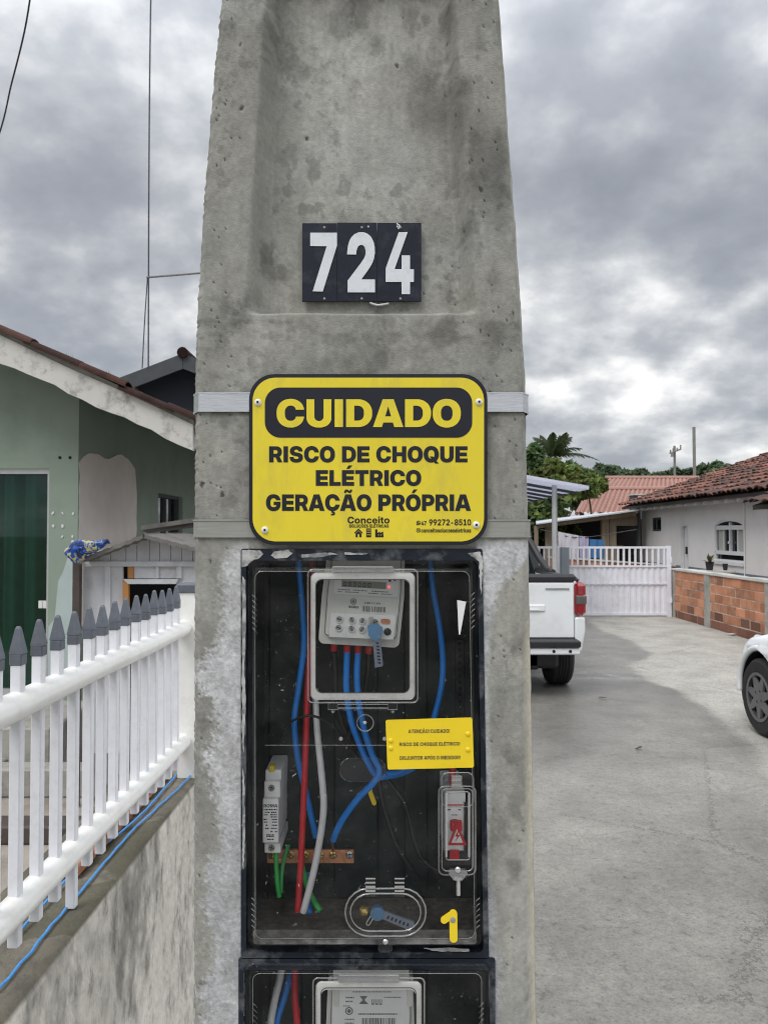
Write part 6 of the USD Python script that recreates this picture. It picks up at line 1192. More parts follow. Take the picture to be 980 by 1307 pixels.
obj('door_frame', onwall(flat(door.difference(door.buffer(-.07)), 'x', .005, .06)), M['frame_white'], dd)
obj('door_panel', onwall(flat(sbox(d0 + .25, dsp - .55, d1 - .25, dsp + .02), 'x', .064, .005)), M['house_white'], dd)
obj('door_panel', onwall(flat(sbox(d0 + .25, .25, d1 - .25, .95), 'x', .064, .005)), M['house_white'], dd)
obj('door_handle', bar(d0 + .12, d0 + .26, 1.0, 1.16, .02, .05), M['trim'], dd)
sw_ = obj('small_window', onwall(flat(sm.difference(sm.buffer(-.05)), 'x', .05, .05)), M['dark_board'], wh)
obj('pane', onwall(flat(sm.buffer(-.045), 'x', .08, .005)), M['dark_glass'], sw_)
# tiled slope: rows of barrel tiles, each laid a little out of true
eave0, ridge_dx, ridge_z = -.42, 3.75, 3.62
def tiled(y0_, y1_, x0_, z0_, x1_, z1_, pitch, course, rad, seed, xw=lambda Y: 0 * Y, chaos=1.0, per=6, along='y', colors=((.20, .075, .05), (.055, .040, .035))):
    rg_ = np.random.default_rng(seed)
    nt, nc = int(round((y1_ - y0_) / pitch)), int(round(math.hypot(x1_ - x0_, z1_ - z0_) / course))
    L = math.hypot(x1_ - x0_, z1_ - z0_); ux, uz = (x1_ - x0_) / L, (z1_ - z0_) / L
    V_, F_, C_ = [], [], []; base_ = 0
    for c in range(nc):
        for k in range(nt):
            j = rg_.uniform(-1, 1, 5) * chaos
            yc_ = y0_ + (k + .5) * pitch + .012 * j[0]
            s0_, s1_ = c * course - .05 + .03 * j[1], (c + 1) * course + .02
            a = np.linspace(0, math.pi, per)
            q = []
            for s__, lift, w_ in ((s0_, .034 + .012 * j[2], 1.0), (s1_, .004 + .006 * j[3], .9)):
                off_ = -np.cos(a) * pitch * .56 * w_ + (s__ - s0_) * .05 * j[4]
                hgt_ = lift + np.sin(a) * rad
                q.append(np.column_stack([x0_ + ux * s__ - uz * hgt_, yc_ + off_, z0_ + uz * s__ + ux * hgt_]))
            lip = q[0] - np.array([-uz, 0, ux]) * .018
            pt = np.vstack([lip, q[0], q[1]]); ff = []
            for r_ in range(2):
                for i in range(per - 1):
                    A = r_ * per + i; ff += [[A, A + 1, A + per + 1], [A, A + per + 1, A + per]]
            V_.append(pt); F_.append(np.array(ff) + base_); base_ += len(pt)
            m_ = rg_.random() ** 1.3 * chaos
            cc = np.array(colors[0]) * rg_.uniform(.55, 1.9) * (1 - m_) + np.array(colors[1]) * m_
            C_.append(np.tile(cc, (len(pt), 1)))
    v = np.vstack(V_); f = np.vstack(F_)[:, ::-1]; n_ = np.cross(v[f[:, 1]] - v[f[:, 0]], v[f[:, 2]] - v[f[:, 0]])
    if n_[:, 2].mean() < 0: f = f[:, ::-1]
    v = v.copy(); v[:, 0] += xw(v[:, 1])
    return v, f, np.vstack(C_)
rfw = obj('roof', flat(Polygon([(eave0 + .02, EZ - .05), (ridge_dx, ridge_z - .04), (ridge_dx + 4.2, EZ - .05), (ridge_dx + 4.2, EZ - .12), (ridge_dx, ridge_z - .12), (eave0 + .02, EZ - .12)]), 'y', Ya, Yb + .5 - Ya), M['soffit'], wh) if False else None
q = np.array([[eave0 + .03, EZ - .03], [ridge_dx, ridge_z - .03], [ridge_dx + 4.1, EZ - .03], [ridge_dx + 4.1, EZ - .09], [ridge_dx, ridge_z - .10], [eave0 + .03, EZ - .09]])
dk_ = flat(Polygon(q), 'y', Ya, Yb + .45 - Ya); vv = np.array(dk_.vertices); vv[:, 0] += XW(vv[:, 1])
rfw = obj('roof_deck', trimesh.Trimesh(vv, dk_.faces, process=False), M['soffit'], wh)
v, f, c = tiled(Ya, Yb + .55, eave0, EZ, ridge_dx, ridge_z, .205, .33, .052, 5, XW, 1.0)
obj('roof_tiles', (v, f), M['tile_tint'], rfw, smooth=40 if False else False, col=c, kind='stuff')
for k in range(int((Yb + .5 - Ya) / .42)):
    y_ = Ya + .42 * k; xx = XW(y_) + ridge_dx; j = RNG.uniform(-.02, .02)
    obj('ridge_tile', tube([[xx + j, y_, ridge_z + .02 + j * .4], [xx, y_ + .45, ridge_z + .045 + j * .5]], [.11, .125], 10, smoothp=False), M['old_tile'], rfw)
for k in range(26):
    y_ = Ya + .3 + k * .5
    if y_ < Yb: obj('rafter_end', cbox((XW(y_) + eave0 + .10, y_ - .03, EZ - .145), (XW(y_) - .005, y_ + .03, EZ - .092)), M['house_white'], rfw)
# second, nearer eave corner poking in at the right edge
pcx = P(962, 640, 11.2)
v, f, c = tiled(9.6, 11.35, 0, 0, 1.6, .55, .205, .33, .052, 15, None or (lambda Y: 0 * Y), 1.0)
v = v + np.array([pcx[0], 0, P(0, 641, 11.2)[2] - .02])
po = thing('porch_roof', 'corner of a small tiled porch roof entering at the right edge', 'roof', (pcx[0] + .8, 10.5, P(0, 641, 11.2)[2] - .1))
obj('roof_tiles', (v, f), M['tile_tint'], po, col=c, kind='stuff')
dq = flat(Polygon([(.03, -.02), (1.6, .50), (1.6, .42), (.03, -.09)]), 'y', 9.6, 1.7); dq.apply_translation([pcx[0], 0, P(0, 641, 11.2)[2] - .02])
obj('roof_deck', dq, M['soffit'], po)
# ledge with two pots, in front of the arched window
lx = P(893, 727, 14.2)[0]
tb = thing('garden_shelf', 'pale slab on a reddish wooden stand behind the brick wall, carrying two pots', 'shelf', (lx + .3, 14.2, 0))
lz = P(0, 730.5, 14.2)[2]
obj('slab', cbox((lx - .05, 13.95, lz), (lx + .55, 14.45, lz + .035), .006), M['cap_mortar'], tb)
obj('stand', cbox((lx + .05, 14.0, 0), (lx + .50, 14.4, lz - .003)), M['orange_wood'], tb)
def pot(label, px, r, h, Y, plant):
    c = P(px, 727, Y); c[2] = lz + .036
    t = thing('potted_plant', label, 'potted plant', c, 'pots on the shelf') if plant else None
    prof_ = np.array([[.001, 0], [r * .74, 0], [r, h], [r * 1.06, h], [r * 1.06, h * 1.05], [r * .9, h * 1.05], [r * .86, h * .9], [.001, h * .9]])
    m_ = trimesh.creation.revolve(prof_, sections=18); m_.apply_translation(c)
    if not plant:
        return obj('flower_pot', m_, M['pot'], None, label, 'pot')
    obj('pot', m_, M['pot'], t)
    for k in range(26):
        an, el = RNG.uniform(0, 6.28), RNG.uniform(.3, 1.4); ln = RNG.uniform(.10, .24)
        d_ = np.array([math.cos(an) * math.cos(el), math.sin(an) * math.cos(el), math.sin(el)])
        s_ = np.cross(d_, [0, 0, 1]); s_ /= np.linalg.norm(s_)
        o_ = c + [0, 0, h * .92]; mid = o_ + d_ * ln * .55; tp = o_ + d_ * ln - [0, 0, .02]
        w_ = .022
        vv = np.array([o_ - s_ * .004, o_ + s_ * .004, mid + s_ * w_, tp, mid - s_ * w_])
        obj('leaf', trimesh.Trimesh(vv, [[0, 1, 2], [0, 2, 4], [4, 2, 3]], process=False), M['leaf'], t, col=np.tile(np.array([.085, .11, .04]) * RNG.uniform(.7, 1.5) if RNG.random() > .25 else [.20, .12, .04], (5, 1)))
pot('leafy plant in a black pot on the shelf', 905.5, .075, .15, 14.2, True)
pot('small empty black pot right of the leafy plant on the shelf', 925.5, .048, .115, 14.2, False)

# ------------------------------------------------------------------ salmon tiled house beyond
sh_ = thing('salmon_roof_house', 'house with a bright salmon tiled roof in two steps beyond the yard', 'house', (10, 32, 0))
def field(pts4, Ys, nx, ny, seed):
    """wavy glazed tiles on a sloping quad (lower left, lower right, upper right, upper left)"""
    c4 = [P(p[0], p[1], Y) for p, Y in zip(pts4, Ys)]
    U_, W_ = np.meshgrid(np.linspace(0, 1, nx * 6 + 1), np.linspace(0, 1, ny * 5 + 1))
    B_ = lambda u, w: (c4[0] * (1 - u) + c4[1] * u) * (1 - w) + (c4[3] * (1 - u) + c4[2] * u) * w
    G_ = np.array([[B_(u, w) for u in U_[0]] for w in W_[:, 0]])
    nrm_ = np.cross(c4[1] - c4[0], c4[3] - c4[0]); nrm_ /= np.linalg.norm(nrm_)
    hh = .075 * np.abs(np.sin(U_ * nx * math.pi)) - .085 * ((W_ * ny) % 1.0)
    G_ = G_ + nrm_ * hh[..., None]
    return grid_mesh(G_[::-1])
f1 = obj('lower_roof', field([(737, 655.5), (905, 655.5), (905, 624), (753, 624)], [29.5, 29.5, 32.3, 32.3], 26, 9, 1), M['glazed_tile'], sh_, smooth=50)
f2 = obj('upper_roof', field([(757, 625), (905, 625), (896, 610), (772, 610)], [32.35, 32.35, 34.4, 34.4], 24, 6, 2), M['glazed_tile'], sh_, smooth=50)
for a, b, Y_ in ((753, 905, 32.3), (772, 896, 34.4)):
    yv = 624 if Y_ < 33 else 610
    obj('ridge', tube([P(a, yv, Y_), P(b, yv, Y_)], .10, 8, smoothp=False), M['glazed_tile'], sh_)
obj('verge', tube([P(736, 655.5, 29.5), P(753, 624, 32.3)], .08, 8, smoothp=False), M['glazed_tile'], sh_)
obj('wall', cbox((P(746, 656, 30)[0], 30.2, 0), (P(900, 656, 30)[0], 33, 2.1)), M['house_white'], sh_)
sk = P(806, 636, 27)
ck = thing('chimney', 'small dark box-like chimney in front of the salmon roof', 'chimney', (sk[0] + .3, 27, 1.5))
obj('stack', cbox((P(803.5, 0, 27)[0], 27, 1.8), (P(808.5, 0, 27)[0], 27.5, P(0, 632, 27)[2])), M['dark_board'], ck)
obj('cap_slab', cbox((P(802.5, 0, 27)[0], 26.95, P(0, 632, 27)[2]), (P(826, 0, 27)[0], 27.6, P(0, 630.5, 27)[2])), M['cap_mortar'], ck)
obj('stack', cbox((P(812, 0, 27)[0], 27, 1.8), (P(825, 0, 27)[0], 27.5, P(0, 635, 27)[2])), M['dark_board'], ck)

# ------------------------------------------------------------------ open shed with laundry
OY = 19.2
os_ = thing('open_shed', 'open timber shed with dark interior and a thin sheet roof, laundry hanging in front', 'shed', (P(750, 0, OY)[0], OY + 1.5, 0))
ox = lambda px, Y=OY: P(px, 700, Y)[0]; oz = lambda py_, Y=OY: P(0, py_, Y)[2]
obj('roof_sheet', trimesh.convex.convex_hull(np.array([P(684, 668, OY - .3), P(815, 650, OY - .3), P(684, 669.6, OY - .3), P(815, 651.8, OY - .3), P(684, 664, OY + 3.6), P(815, 651, OY + 3.6), P(684, 665, OY + 3.6), P(815, 652, OY + 3.6)])), M['corrugated'], os_)
obj('beam', trimesh.convex.convex_hull(np.array([P(a, b, Y) for Y in (OY - .1, OY + .08) for a, b in ((686, 669.5), (812, 652.5), (812, 658), (686, 674.5))])), M['old_wood'], os_)
obj('post', cbox((ox(770), OY + .1, 0), (ox(779), OY + .25, oz(660))), M['old_wood'], os_)
obj('post', cbox((ox(780), OY + .12, 0), (ox(788.5), OY + .3, oz(660))), M['old_wood'], os_)
obj('post', cbox((ox(698), OY + .1, 0), (ox(706), OY + .25, oz(671))), M['old_wood'], os_)
obj('post', cbox((ox(684), OY + .1, 0), (ox(688), OY + .25, oz(671))), M['old_wood'], os_)
obj('lintel', cbox((ox(788.6), OY + .14, oz(671)), (ox(816), OY + .28, oz(658))), M['old_wood'], os_)
obj('post', cbox((ox(816), OY + .1, 0), (ox(819), OY + .25, oz(655))), M['dark_board'], os_)
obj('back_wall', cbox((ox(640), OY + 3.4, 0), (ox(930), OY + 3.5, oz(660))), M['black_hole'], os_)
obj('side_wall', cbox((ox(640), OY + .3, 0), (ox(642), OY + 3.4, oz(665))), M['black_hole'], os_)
obj('inner_shelf', cbox((ox(792), OY + 1.2, oz(700)), (ox(815), OY + 1.5, oz(697))), M['old_wood'], os_)
def laundry(px0_, px1_, y0_, y1_, mat, label, seed, slant=0.0):
    Y_ = 17.0
    u = np.linspace(0, 1, 40); w = np.linspace(0, 1, 12)
    U_, W_ = np.meshgrid(u, w)
    X_ = P(px0_ + (px1_ - px0_) * U_, y0_ + (y1_ - y0_) * W_ + slant * U_, Y_)
    X_[..., 1] += .05 * (meshkit.fbm(np.stack([U_ * 5 + seed, W_ * .8, 0 * U_], -1), 3, seed) - .5) * (1 + 2 * W_)
    v, f = grid_mesh(X_)
    obj('hanging_cloth', (np.vstack([v, v + [0, .006, 0]]), np.vstack([f, f[:, ::-1] + len(v)])), M[mat], None, label, 'laundry', smooth=True)
laundry(712, 738, 678.5, 714, 'cloth_white', 'pale lilac-white sheet hanging on the line in front of the open shed', 1, 5)
laundry(739, 751, 684, 714, 'cloth_lilac', 'greyish lilac cloth on the line between the white sheet and the blue cloth', 2, 1)
laundry(752, 770.5, 688, 712, 'cloth_blue', 'blue cloth on the line, rightmost piece of the laundry', 3, 1)
obj('clothes_line', wire([(690, 676, 17.0), (740, 686, 17.0), (812, 676, 17.0)], .5, sides=5), M['cable'], None, 'clothes line carrying the laundry in front of the open shed', 'line')

# ------------------------------------------------------------------ carport
KZ, KXr, sl_ = 2.10, 2.94, .176
cpt = thing('carport', 'carport of sloping white metal roof strips on a grey post', 'carport', (KXr - .7, 13, 0))
for k in range(8):
    y_ = 11.0 + .78 * k
    q = Polygon([(-.6, KZ + sl_ * (KXr + .6)), (KXr, KZ), (KXr, KZ + .05), (-.6, KZ + sl_ * (KXr + .6) + .05)])
    obj('roof_strip', flat(q, 'y', y_, .60), M['translucent_sheet'], cpt)
    q2 = Polygon([(-.6, KZ + sl_ * (KXr + .6) - .03), (KXr - .03, KZ - .03), (KXr - .03, KZ - .001), (-.6, KZ + sl_ * (KXr + .6) - .001)])
    obj('roof_rib', flat(q2, 'y', y_ + .60, .18), M['dark_board'], cpt)
pxx = P(708.5, 660, 11.2)[0]
obj('post', cyl((pxx, 11.25, 0), (pxx, 11.25, KZ + sl_ * (KXr - pxx) - .002), .040, n=14), M['aluminium'], cpt)

# ------------------------------------------------------------------ far poles
up = thing('utility_pole', 'distant utility pole with a crossarm and insulators above the trees', 'utility pole', P(861, 640, 58))
obj('shaft', wire([(861.3, 660, 58), (861, 600, 58), (860.6, 569, 58)], [1.4, 1.1] and 1.6, sides=8), M['pole_far'], up)
obj('crossarm', wire([(854.5, 578.5, 57.8), (869, 573, 57.8)], 1.0, sides=6), M['pole_far'], up)
for a, b in ((855.5, 574), (859, 572), (864, 571.5), (868.5, 568)): obj('insulator', wire([(a, b + 4.5, 57.8), (a, b, 57.8)], 1.0, sides=6), M['pole_far'], up)
obj('transformer', wire([(857.5, 577, 57.7), (857.5, 583, 57.7)], 1.6, sides=8), M['pole_far'], up)
tp_ = obj('tall_post', wire([(886.3, 612, 44), (885.4, 545, 44)], 2.0, sides=10, smoothp=False), M['pole_far'], None, 'plain tall grey concrete post right of the utility pole', 'post')

# ------------------------------------------------------------------ trees
def crown(c, R, n, leaf, cols, seed, clumps=26, flatb=.75):
    g = np.random.default_rng(seed)
    c = np.array(c, float); R = np.array(R, float)
    cc = g.normal(size=(clumps, 3)); cc /= np.linalg.norm(cc, axis=1, keepdims=True); cc *= g.uniform(.35, .95, (clumps, 1)) ; cc[:, 2] = np.where(cc[:, 2] < 0, cc[:, 2] * flatb, cc[:, 2])
    cs = g.uniform(.20, .42, clumps); tone_ = g.uniform(.6, 1.45, clumps)
    w = g.integers(0, clumps, n)
    dv = g.normal(size=(n, 3)); dv /= np.linalg.norm(dv, axis=1, keepdims=True); dv *= g.uniform(.3, 1, (n, 1)) ** .6
    p = c + R * (cc[w] + dv * cs[w][:, None])
    up_ = dv * .6 + g.normal(size=(n, 3)) * .6 + [0, 0, .5]; up_ /= np.linalg.norm(up_, axis=1, keepdims=True)
    a = np.cross(up_, g.normal(size=(n, 3))); a /= np.linalg.norm(a, axis=1, keepdims=True); b = np.cross(up_, a)
    s_ = leaf * g.uniform(.6, 1.3, (n, 1))
    v = np.stack([p - a * s_, p - b * s_ * .5 + up_ * s_ * .1, p + a * s_, p + b * s_ * .5 + up_ * s_ * .1], 1).reshape(-1, 3)
    i = np.arange(n)[:, None] * 4
    f = np.vstack([np.hstack([i, i + 1, i + 2]), np.hstack([i, i + 2, i + 3])])
    col = np.array(cols)[g.integers(0, len(cols), n)] * (tone_[w] * g.uniform(.75, 1.25, n))[:, None]
    return (v, f), np.repeat(col, 4, 0)
DG = [(.055, .095, .038), (.07, .125, .045), (.09, .14, .05)]
YG = [(.12, .17, .04), (.16, .20, .05), (.08, .14, .04), (.22, .22, .07)]
FG = [(.09, .135, .07), (.11, .155, .08), (.07, .11, .06)]
def tree(label, px, pytop, pybot, Y, wpx, cols, seed, n, leaf, cat='tree', group=None, trunk=.16):
    ctop, cbot = P(px, pytop, Y), P(px, pybot, Y)
    c = (ctop + cbot) / 2; R = np.array([wpx * PX(Y) / 2, wpx * PX(Y) / 2, (ctop[2] - cbot[2]) / 2])
    t = thing('tree' if cat == 'tree' else 'shrub', label, cat, (c[0], c[1], 0), group)
    tk = [[c[0], c[1], -.05], [c[0] + .1, c[1], c[2] * .5], [c[0] - .05, c[1] + .1, c[2] + R[2] * .4]]
    obj('trunk', tube(tk, [trunk, trunk * .8, trunk * .3], 9), M['bark'], t, smooth=True)
    g = np.random.default_rng(seed + 500)
    for k in range(5):
        an = g.uniform(0, 6.28); e = c + R * [.7 * math.cos(an), .7 * math.sin(an), g.uniform(-.1, .6)]
        s_ = np.array([c[0], c[1], max(.4, c[2] - R[2] * .6)])
        obj('limb', tube([s_, (s_ + e) / 2 + [0, 0, -.1 * R[2]], e], [trunk * .5, trunk * .35, trunk * .1], 6), M['bark'], t)
    m_, cl = crown(c, R, n, leaf, cols, seed)
    obj('crown', m_, M['leaf'], t, col=cl)
tree('dense dark tree at the left of the palm, close beside the pole', 672, 572, 660, 29, 58, DG, 1, 7000, .20)
tree('dark round tree behind the palm and the carport', 740, 592, 660, 33, 58, DG, 2, 6500, .20)
tree('yellow-green leafy tree in front of the palm, over the carport', 712, 588, 655, 24, 80, YG, 3, 6000, .16)
tree('yellow-green shrub with long leaves left of the salmon roof', 752, 606, 634, 25.5, 34, YG, 4, 2200, .17, 'shrub', None, .06)
tree('dark green shrub under the carport roof', 706, 634, 700, 22.5, 80, DG + YG[:2], 5, 5000, .14, 'shrub', None, .08)
for k, (px, a, w) in enumerate(((765, 590, 44), (795, 588, 40), (822, 597, 34), (848, 599, 30), (872, 587, 30), (893, 590, 34), (915, 586, 40), (940, 592, 40))):
    lab = ['wispy distant tree just right of the palm', 'taller feathery distant tree left of the utility pole', 'low distant tree left of the utility pole', 'low distant tree right beside the utility pole', 'distant tree between the utility pole and the tall post', 'distant tree at the foot of the tall post', 'distant tree where the weathered roof begins', 'distant tree mostly hidden by the weathered roof'][k]
    tree(lab, px, a + 5, 634, 66 + 3 * (k % 3), w * 1.25, FG, 20 + k, 4200, .36, 'tree', None, .25)
for k, (x_, y_, h_) in enumerate(((-28, 60, 5), (-18, 75, 6), (-8, 70, 4.5), (3, 80, 5), (26, 75, 6), (38, 66, 6.5))):
    pass
# palm
pc_ = P(707, 582, 31)
palm = thing('palm_tree', 'tall palm with arching fronds rising over the carport', 'palm tree', (pc_[0], 31, 0))
obj('trunk', tube([[pc_[0] - .1, 31, 0], [pc_[0], 31, pc_[2] * .5], pc_ - [0, 0, .1]], [.2, .15, .13], 10), M['bark'], palm, smooth=True)
def frond(base_, an, el, ln, col, seed, droop=.55, nl=38, wl_=.36):
    g = np.random.default_rng(seed)
    d_ = np.array([math.cos(an), math.sin(an), 0]); t = np.linspace(0, 1, nl)
    pth = base_ + np.outer(t * ln * math.cos(el), d_) + np.outer(ln * (math.sin(el) * t - droop * t ** 2.2), [0, 0, 1])
    sd = np.cross(d_, [0, 0, 1]); V_, F_ = [], []
    for i in range(2, nl):
        for s_ in (-1, 1):
            L2 = wl_ * ln * (math.sin(math.pi * min(1, .15 + .85 * t[i])) * .8 + .12) * g.uniform(.8, 1.15)
            tip = pth[i] + sd * s_ * L2 * .75 + d_ * L2 * .45 - np.array([0, 0, L2 * g.uniform(.25, .6)])
            w_ = np.gradient(pth, axis=0)[i]; w_ = w_ / np.linalg.norm(w_) * .022 * ln / 2
            n0 = len(V_); V_ += [pth[i] - w_, pth[i] + w_, (pth[i] + tip) / 2 + w_ + [0, 0, .03], tip]; F_ += [[n0, n0 + 1, n0 + 2], [n0, n0 + 2, n0 + 3]]
    rt = tube(pth, [.03 * ln / 2, .006], 5, smoothp=False)
    nv = len(rt.vertices)
    return (np.vstack([rt.vertices, np.array(V_)]), np.vstack([rt.faces, np.array(F_) + nv])), np.tile(np.array(col) * g.uniform(.8, 1.25), (nv + len(V_), 1))
for k in range(17):
    an = k * 2.4 + .2; el = [1.4, 1.2, 1.0, .75, .5, .25][k % 6]
    m_, c_ = frond(pc_, an, el, 1.4 + .2 * ((k * 7) % 3), (.06, .085, .035), 60 + k, .38, 34, .24)
    obj('frond', m_, M['leaf'], palm, col=c_)
pc2 = P(-24, 428, 16.5)
p2 = thing('palm_tree', 'palm whose frond tips show over the roof at the left edge', 'palm tree', (pc2[0], 16.5, 0))
obj('trunk', tube([[pc2[0], 16.5, 0], pc2], [.18, .12], 8), M['bark'], p2)
for k in range(9):
    m_, c_ = frond(pc2, k * .7 - .2, .55, .85, (.07, .075, .04), 90 + k, .45, 24)
    obj('frond', m_, M['leaf'], p2, col=c_)

# ------------------------------------------------------------------ vehicles
def tomani(m): return m3.Manifold(m3.Mesh(np.array(m.vertices, np.float32), np.array(m.faces, np.uint32)))
def hull_of(points, r):
    s_ = m3.Manifold.sphere(r, 20)
    return m3.Manifold.batch_hull([s_.translate([float(v) for v in p]) for p in points])
def wheel(parent, c, R, w, side, spokes=7, cover=True):
    """tyre and wheel cover; the outside faces along x, side = -1 or 1"""
    x0_, x1_ = c[0] - w / 2, c[0] + w / 2
    prof_ = np.array([[R * .60, -w / 2 + .012], [R * .66, -w / 2], [R * .90, -w / 2 + .004], [R * .985, -w / 2 + .028], [R, -w / 2 + .05]] + [q for k in range(5) for q in ([R, -w * .26 + k * w * .125], [R, -w * .26 + k * w * .125 + .012], [R - .007, -w * .26 + k * w * .125 + .014], [R - .007, -w * .26 + k * w * .125 + .020])] + [[R, w / 2 - .05], [R * .985, w / 2 - .028], [R * .90, w / 2 - .004], [R * .66, w / 2], [R * .60, w / 2 - .012], [R * .60, -w / 2 + .012]])
    m_ = trimesh.creation.revolve(prof_, sections=48)
    m_.apply_transform(trimesh.transformations.rotation_matrix(math.pi / 2, [0, 1, 0])); m_.apply_translation(c); m_.fix_normals()
    wp = obj('wheel', m_, M['rubber'], parent, smooth=40)
    xo = c[0] + side * (w / 2 - .012)
    dsk = cyl((xo - side * .05, c[1], c[2]), (xo - side * .03, c[1], c[2]), R * .61, n=40)
    obj('wheel_disc', dsk, M['trim'], wp)
    if cover:
        ringo = Point(0, 0).buffer(R * .63, 24).difference(Point(0, 0).buffer(R * .55, 24))
        star = [Point(0, 0).buffer(R * .26, 16)]
        for k in range(spokes):
            an = 2 * math.pi * k / spokes + .2
            u_ = np.array([math.cos(an), math.sin(an)]); n_ = np.array([-u_[1], u_[0]])
            star.append(Polygon([u_ * R * .2 + n_ * R * .13, u_ * R * .57 + n_ * R * .055, u_ * R * .57 - n_ * R * .055, u_ * R * .2 - n_ * R * .13]))
        shp = unary_union([ringo] + star)
        for k in range(4):
            an = 2 * math.pi * k / 4 + .5; shp = shp.difference(Point(R * .17 * math.cos(an), R * .17 * math.sin(an)).buffer(R * .045))
        m_ = flat(affinity.translate(shp, c[1], c[2]), 'x', xo - .010, .02); obj('wheel_cover', m_, M['rim'], wp)
        m_ = flat(affinity.translate(ringo, c[1], c[2]), 'x', xo - .014, .03); obj('cover_rim', m_, M['rim'], wp)

# pickup
TY = 6.95
pk_ = thing('pickup_truck', 'white pickup seen from behind at the right edge of the pole, red tail lamp showing', 'pickup truck', (1.0, 9.0, 0))
bx0, bx1 = .10, 1.815
body = hull_of([(x, y, z) for x in (bx0 + .09, bx1 - .09) for y in (TY + .10, 11.9) for z in (.47, .99)], .06) + hull_of([(x, y, z) for x in (bx0 + .05, bx1 - .05) for y in (TY + .13, 11.9) for z in (.58, .86)], .05)
body = body - m3.Manifold.cube([bx1 - bx0 - .26, 1.5, .6]).translate([bx0 + .13, TY + .12, .55])
WC = [(1.700, 7.60, .312), (1.700, 10.9, .312)]
for wc in WC: body = body - m3.Manifold.cylinder(.45, .385, .385, 40, True).rotate([0, 90, 0]).translate([wc[0] + .05, wc[1], wc[2] + .02]) - m3.Manifold.cylinder(.45, .385, .385, 40, True).rotate([0, 90, 0]).translate([bx0 + .1, wc[1], wc[2] + .02])
obj('body', body, M['car_white'], pk_, smooth=35)
tz0, tz1 = .535, 1.035
tg = obj('tailgate', cbox((bx0 + .10, TY - .012, tz0), (1.715, TY + .05, tz1), .012), M['car_white'], pk_)
obj('handle_recess', cbox((.75, TY - .024, .775), (1.45, TY - .006, .838), .012), M['car_white'], tg)
obj('tailgate_handle', cbox((.80, TY - .030, .782), (1.40, TY - .02, .800), .004), M['frame_white'], tg)
k = 1.455
kk = []
while k < 1.67:
    q = RNG.uniform(.008, .017); kk.append(cbox((k, TY - .0205, .972), (k + q, TY - .0175, .986))); k += q + .005
obj('small_lettering', kk, M['ink_grey'], tg, kind='stuff')
obj('bed_cap', cbox((bx0 + .03, TY - .02, tz1 + .003), (1.735, TY + .10, tz1 + .075), .025), M['trim'], pk_)
obj('side_rail', cbox((1.68, TY + .10, 1.025), (1.79, 8.55, 1.075), .02), M['trim'], pk_)
obj('side_rail', cbox((bx0 + .03, TY + .10, 1.025), (bx0 + .13, 8.55, 1.075), .02), M['trim'], pk_)
ls = obj('tail_lamp', tomani(cbox((1.718, TY - .020, .735), (1.822, TY + .16, 1.035), .03)), M['lamp_red'], pk_, smooth=30)
obj('smoked_band', cbox((1.728, TY - .024, .835), (1.826, TY + .155, .925), .012), M['lamp_smoke'], ls)
obj('bumper', [cbox((bx0 - .0, TY - .14, .405), (1.735, TY + .02, .468), .012)], M['car_white'], pk_)
bs = obj('bumper_step', cbox((bx0 + .0, TY - .16, .470), (1.738, TY + .02, .532), .012), M['trim'], pk_)
obj('bumper_corner', hull_of([(1.738, TY - .0, .43), (1.775, TY + .04, .43), (1.775, TY + .25, .43), (1.738, TY + .0, .705), (1.80, TY + .02, .705), (1.80, TY + .02, .60), (1.80, TY + .3, .705), (1.80, TY + .3, .60)], .018), M['car_white'], pk_, smooth=35)
for x_ in (1.50, 1.645): obj('bumper_hole', cyl((x_, TY - .143, .437), (x_, TY - .139, .437), .014, n=12), M['black_hole'], pk_)
obj('underbody', cbox((bx0 + .15, TY + .1, .24), (1.60, 11.6, .46), .03), M['trim'], pk_)
obj('mud_flap', cbox((1.27, TY + .10, .23), (1.42, TY + .25, .41), .02), M['trim'], pk_)
for wc in WC:
    wheel(pk_, np.array(wc), .312, .225, 1); wheel(pk_, np.array([bx0 + .12, wc[1], wc[2]]), .312, .225, -1)
cab = m3.Manifold.hull_points([[float(q) for q in p] for p in [(bx0 + .06, 8.55, 1.0), (1.79, 8.55, 1.0), (bx0 + .06, 10.9, 1.0), (1.79, 10.9, 1.0), (bx0 + .30, 8.72, 1.50), (1.56, 8.72, 1.50), (bx0 + .33, 10.0, 1.50), (1.53, 10.0, 1.50)]])
obj('cab', cab, M['dark_glass'], pk_)
obj('cab_roof', cbox((bx0 + .29, 8.68, 1.502), (1.55, 10.05, 1.54), .015), M['car_white'], pk_)
obj('sport_bar', [tube([(1.745, 8.15, 1.07), (1.69, 8.34, 1.20), (1.60, 8.50, 1.40), (1.50, 8.54, 1.47), (.45, 8.54, 1.47)], .038, 10), tube([(1.755, 8.0, 1.07), (1.74, 8.15, 1.085), (1.70, 8.5, 1.09)], .035, 8)], M['trim'], pk_, smooth=True)

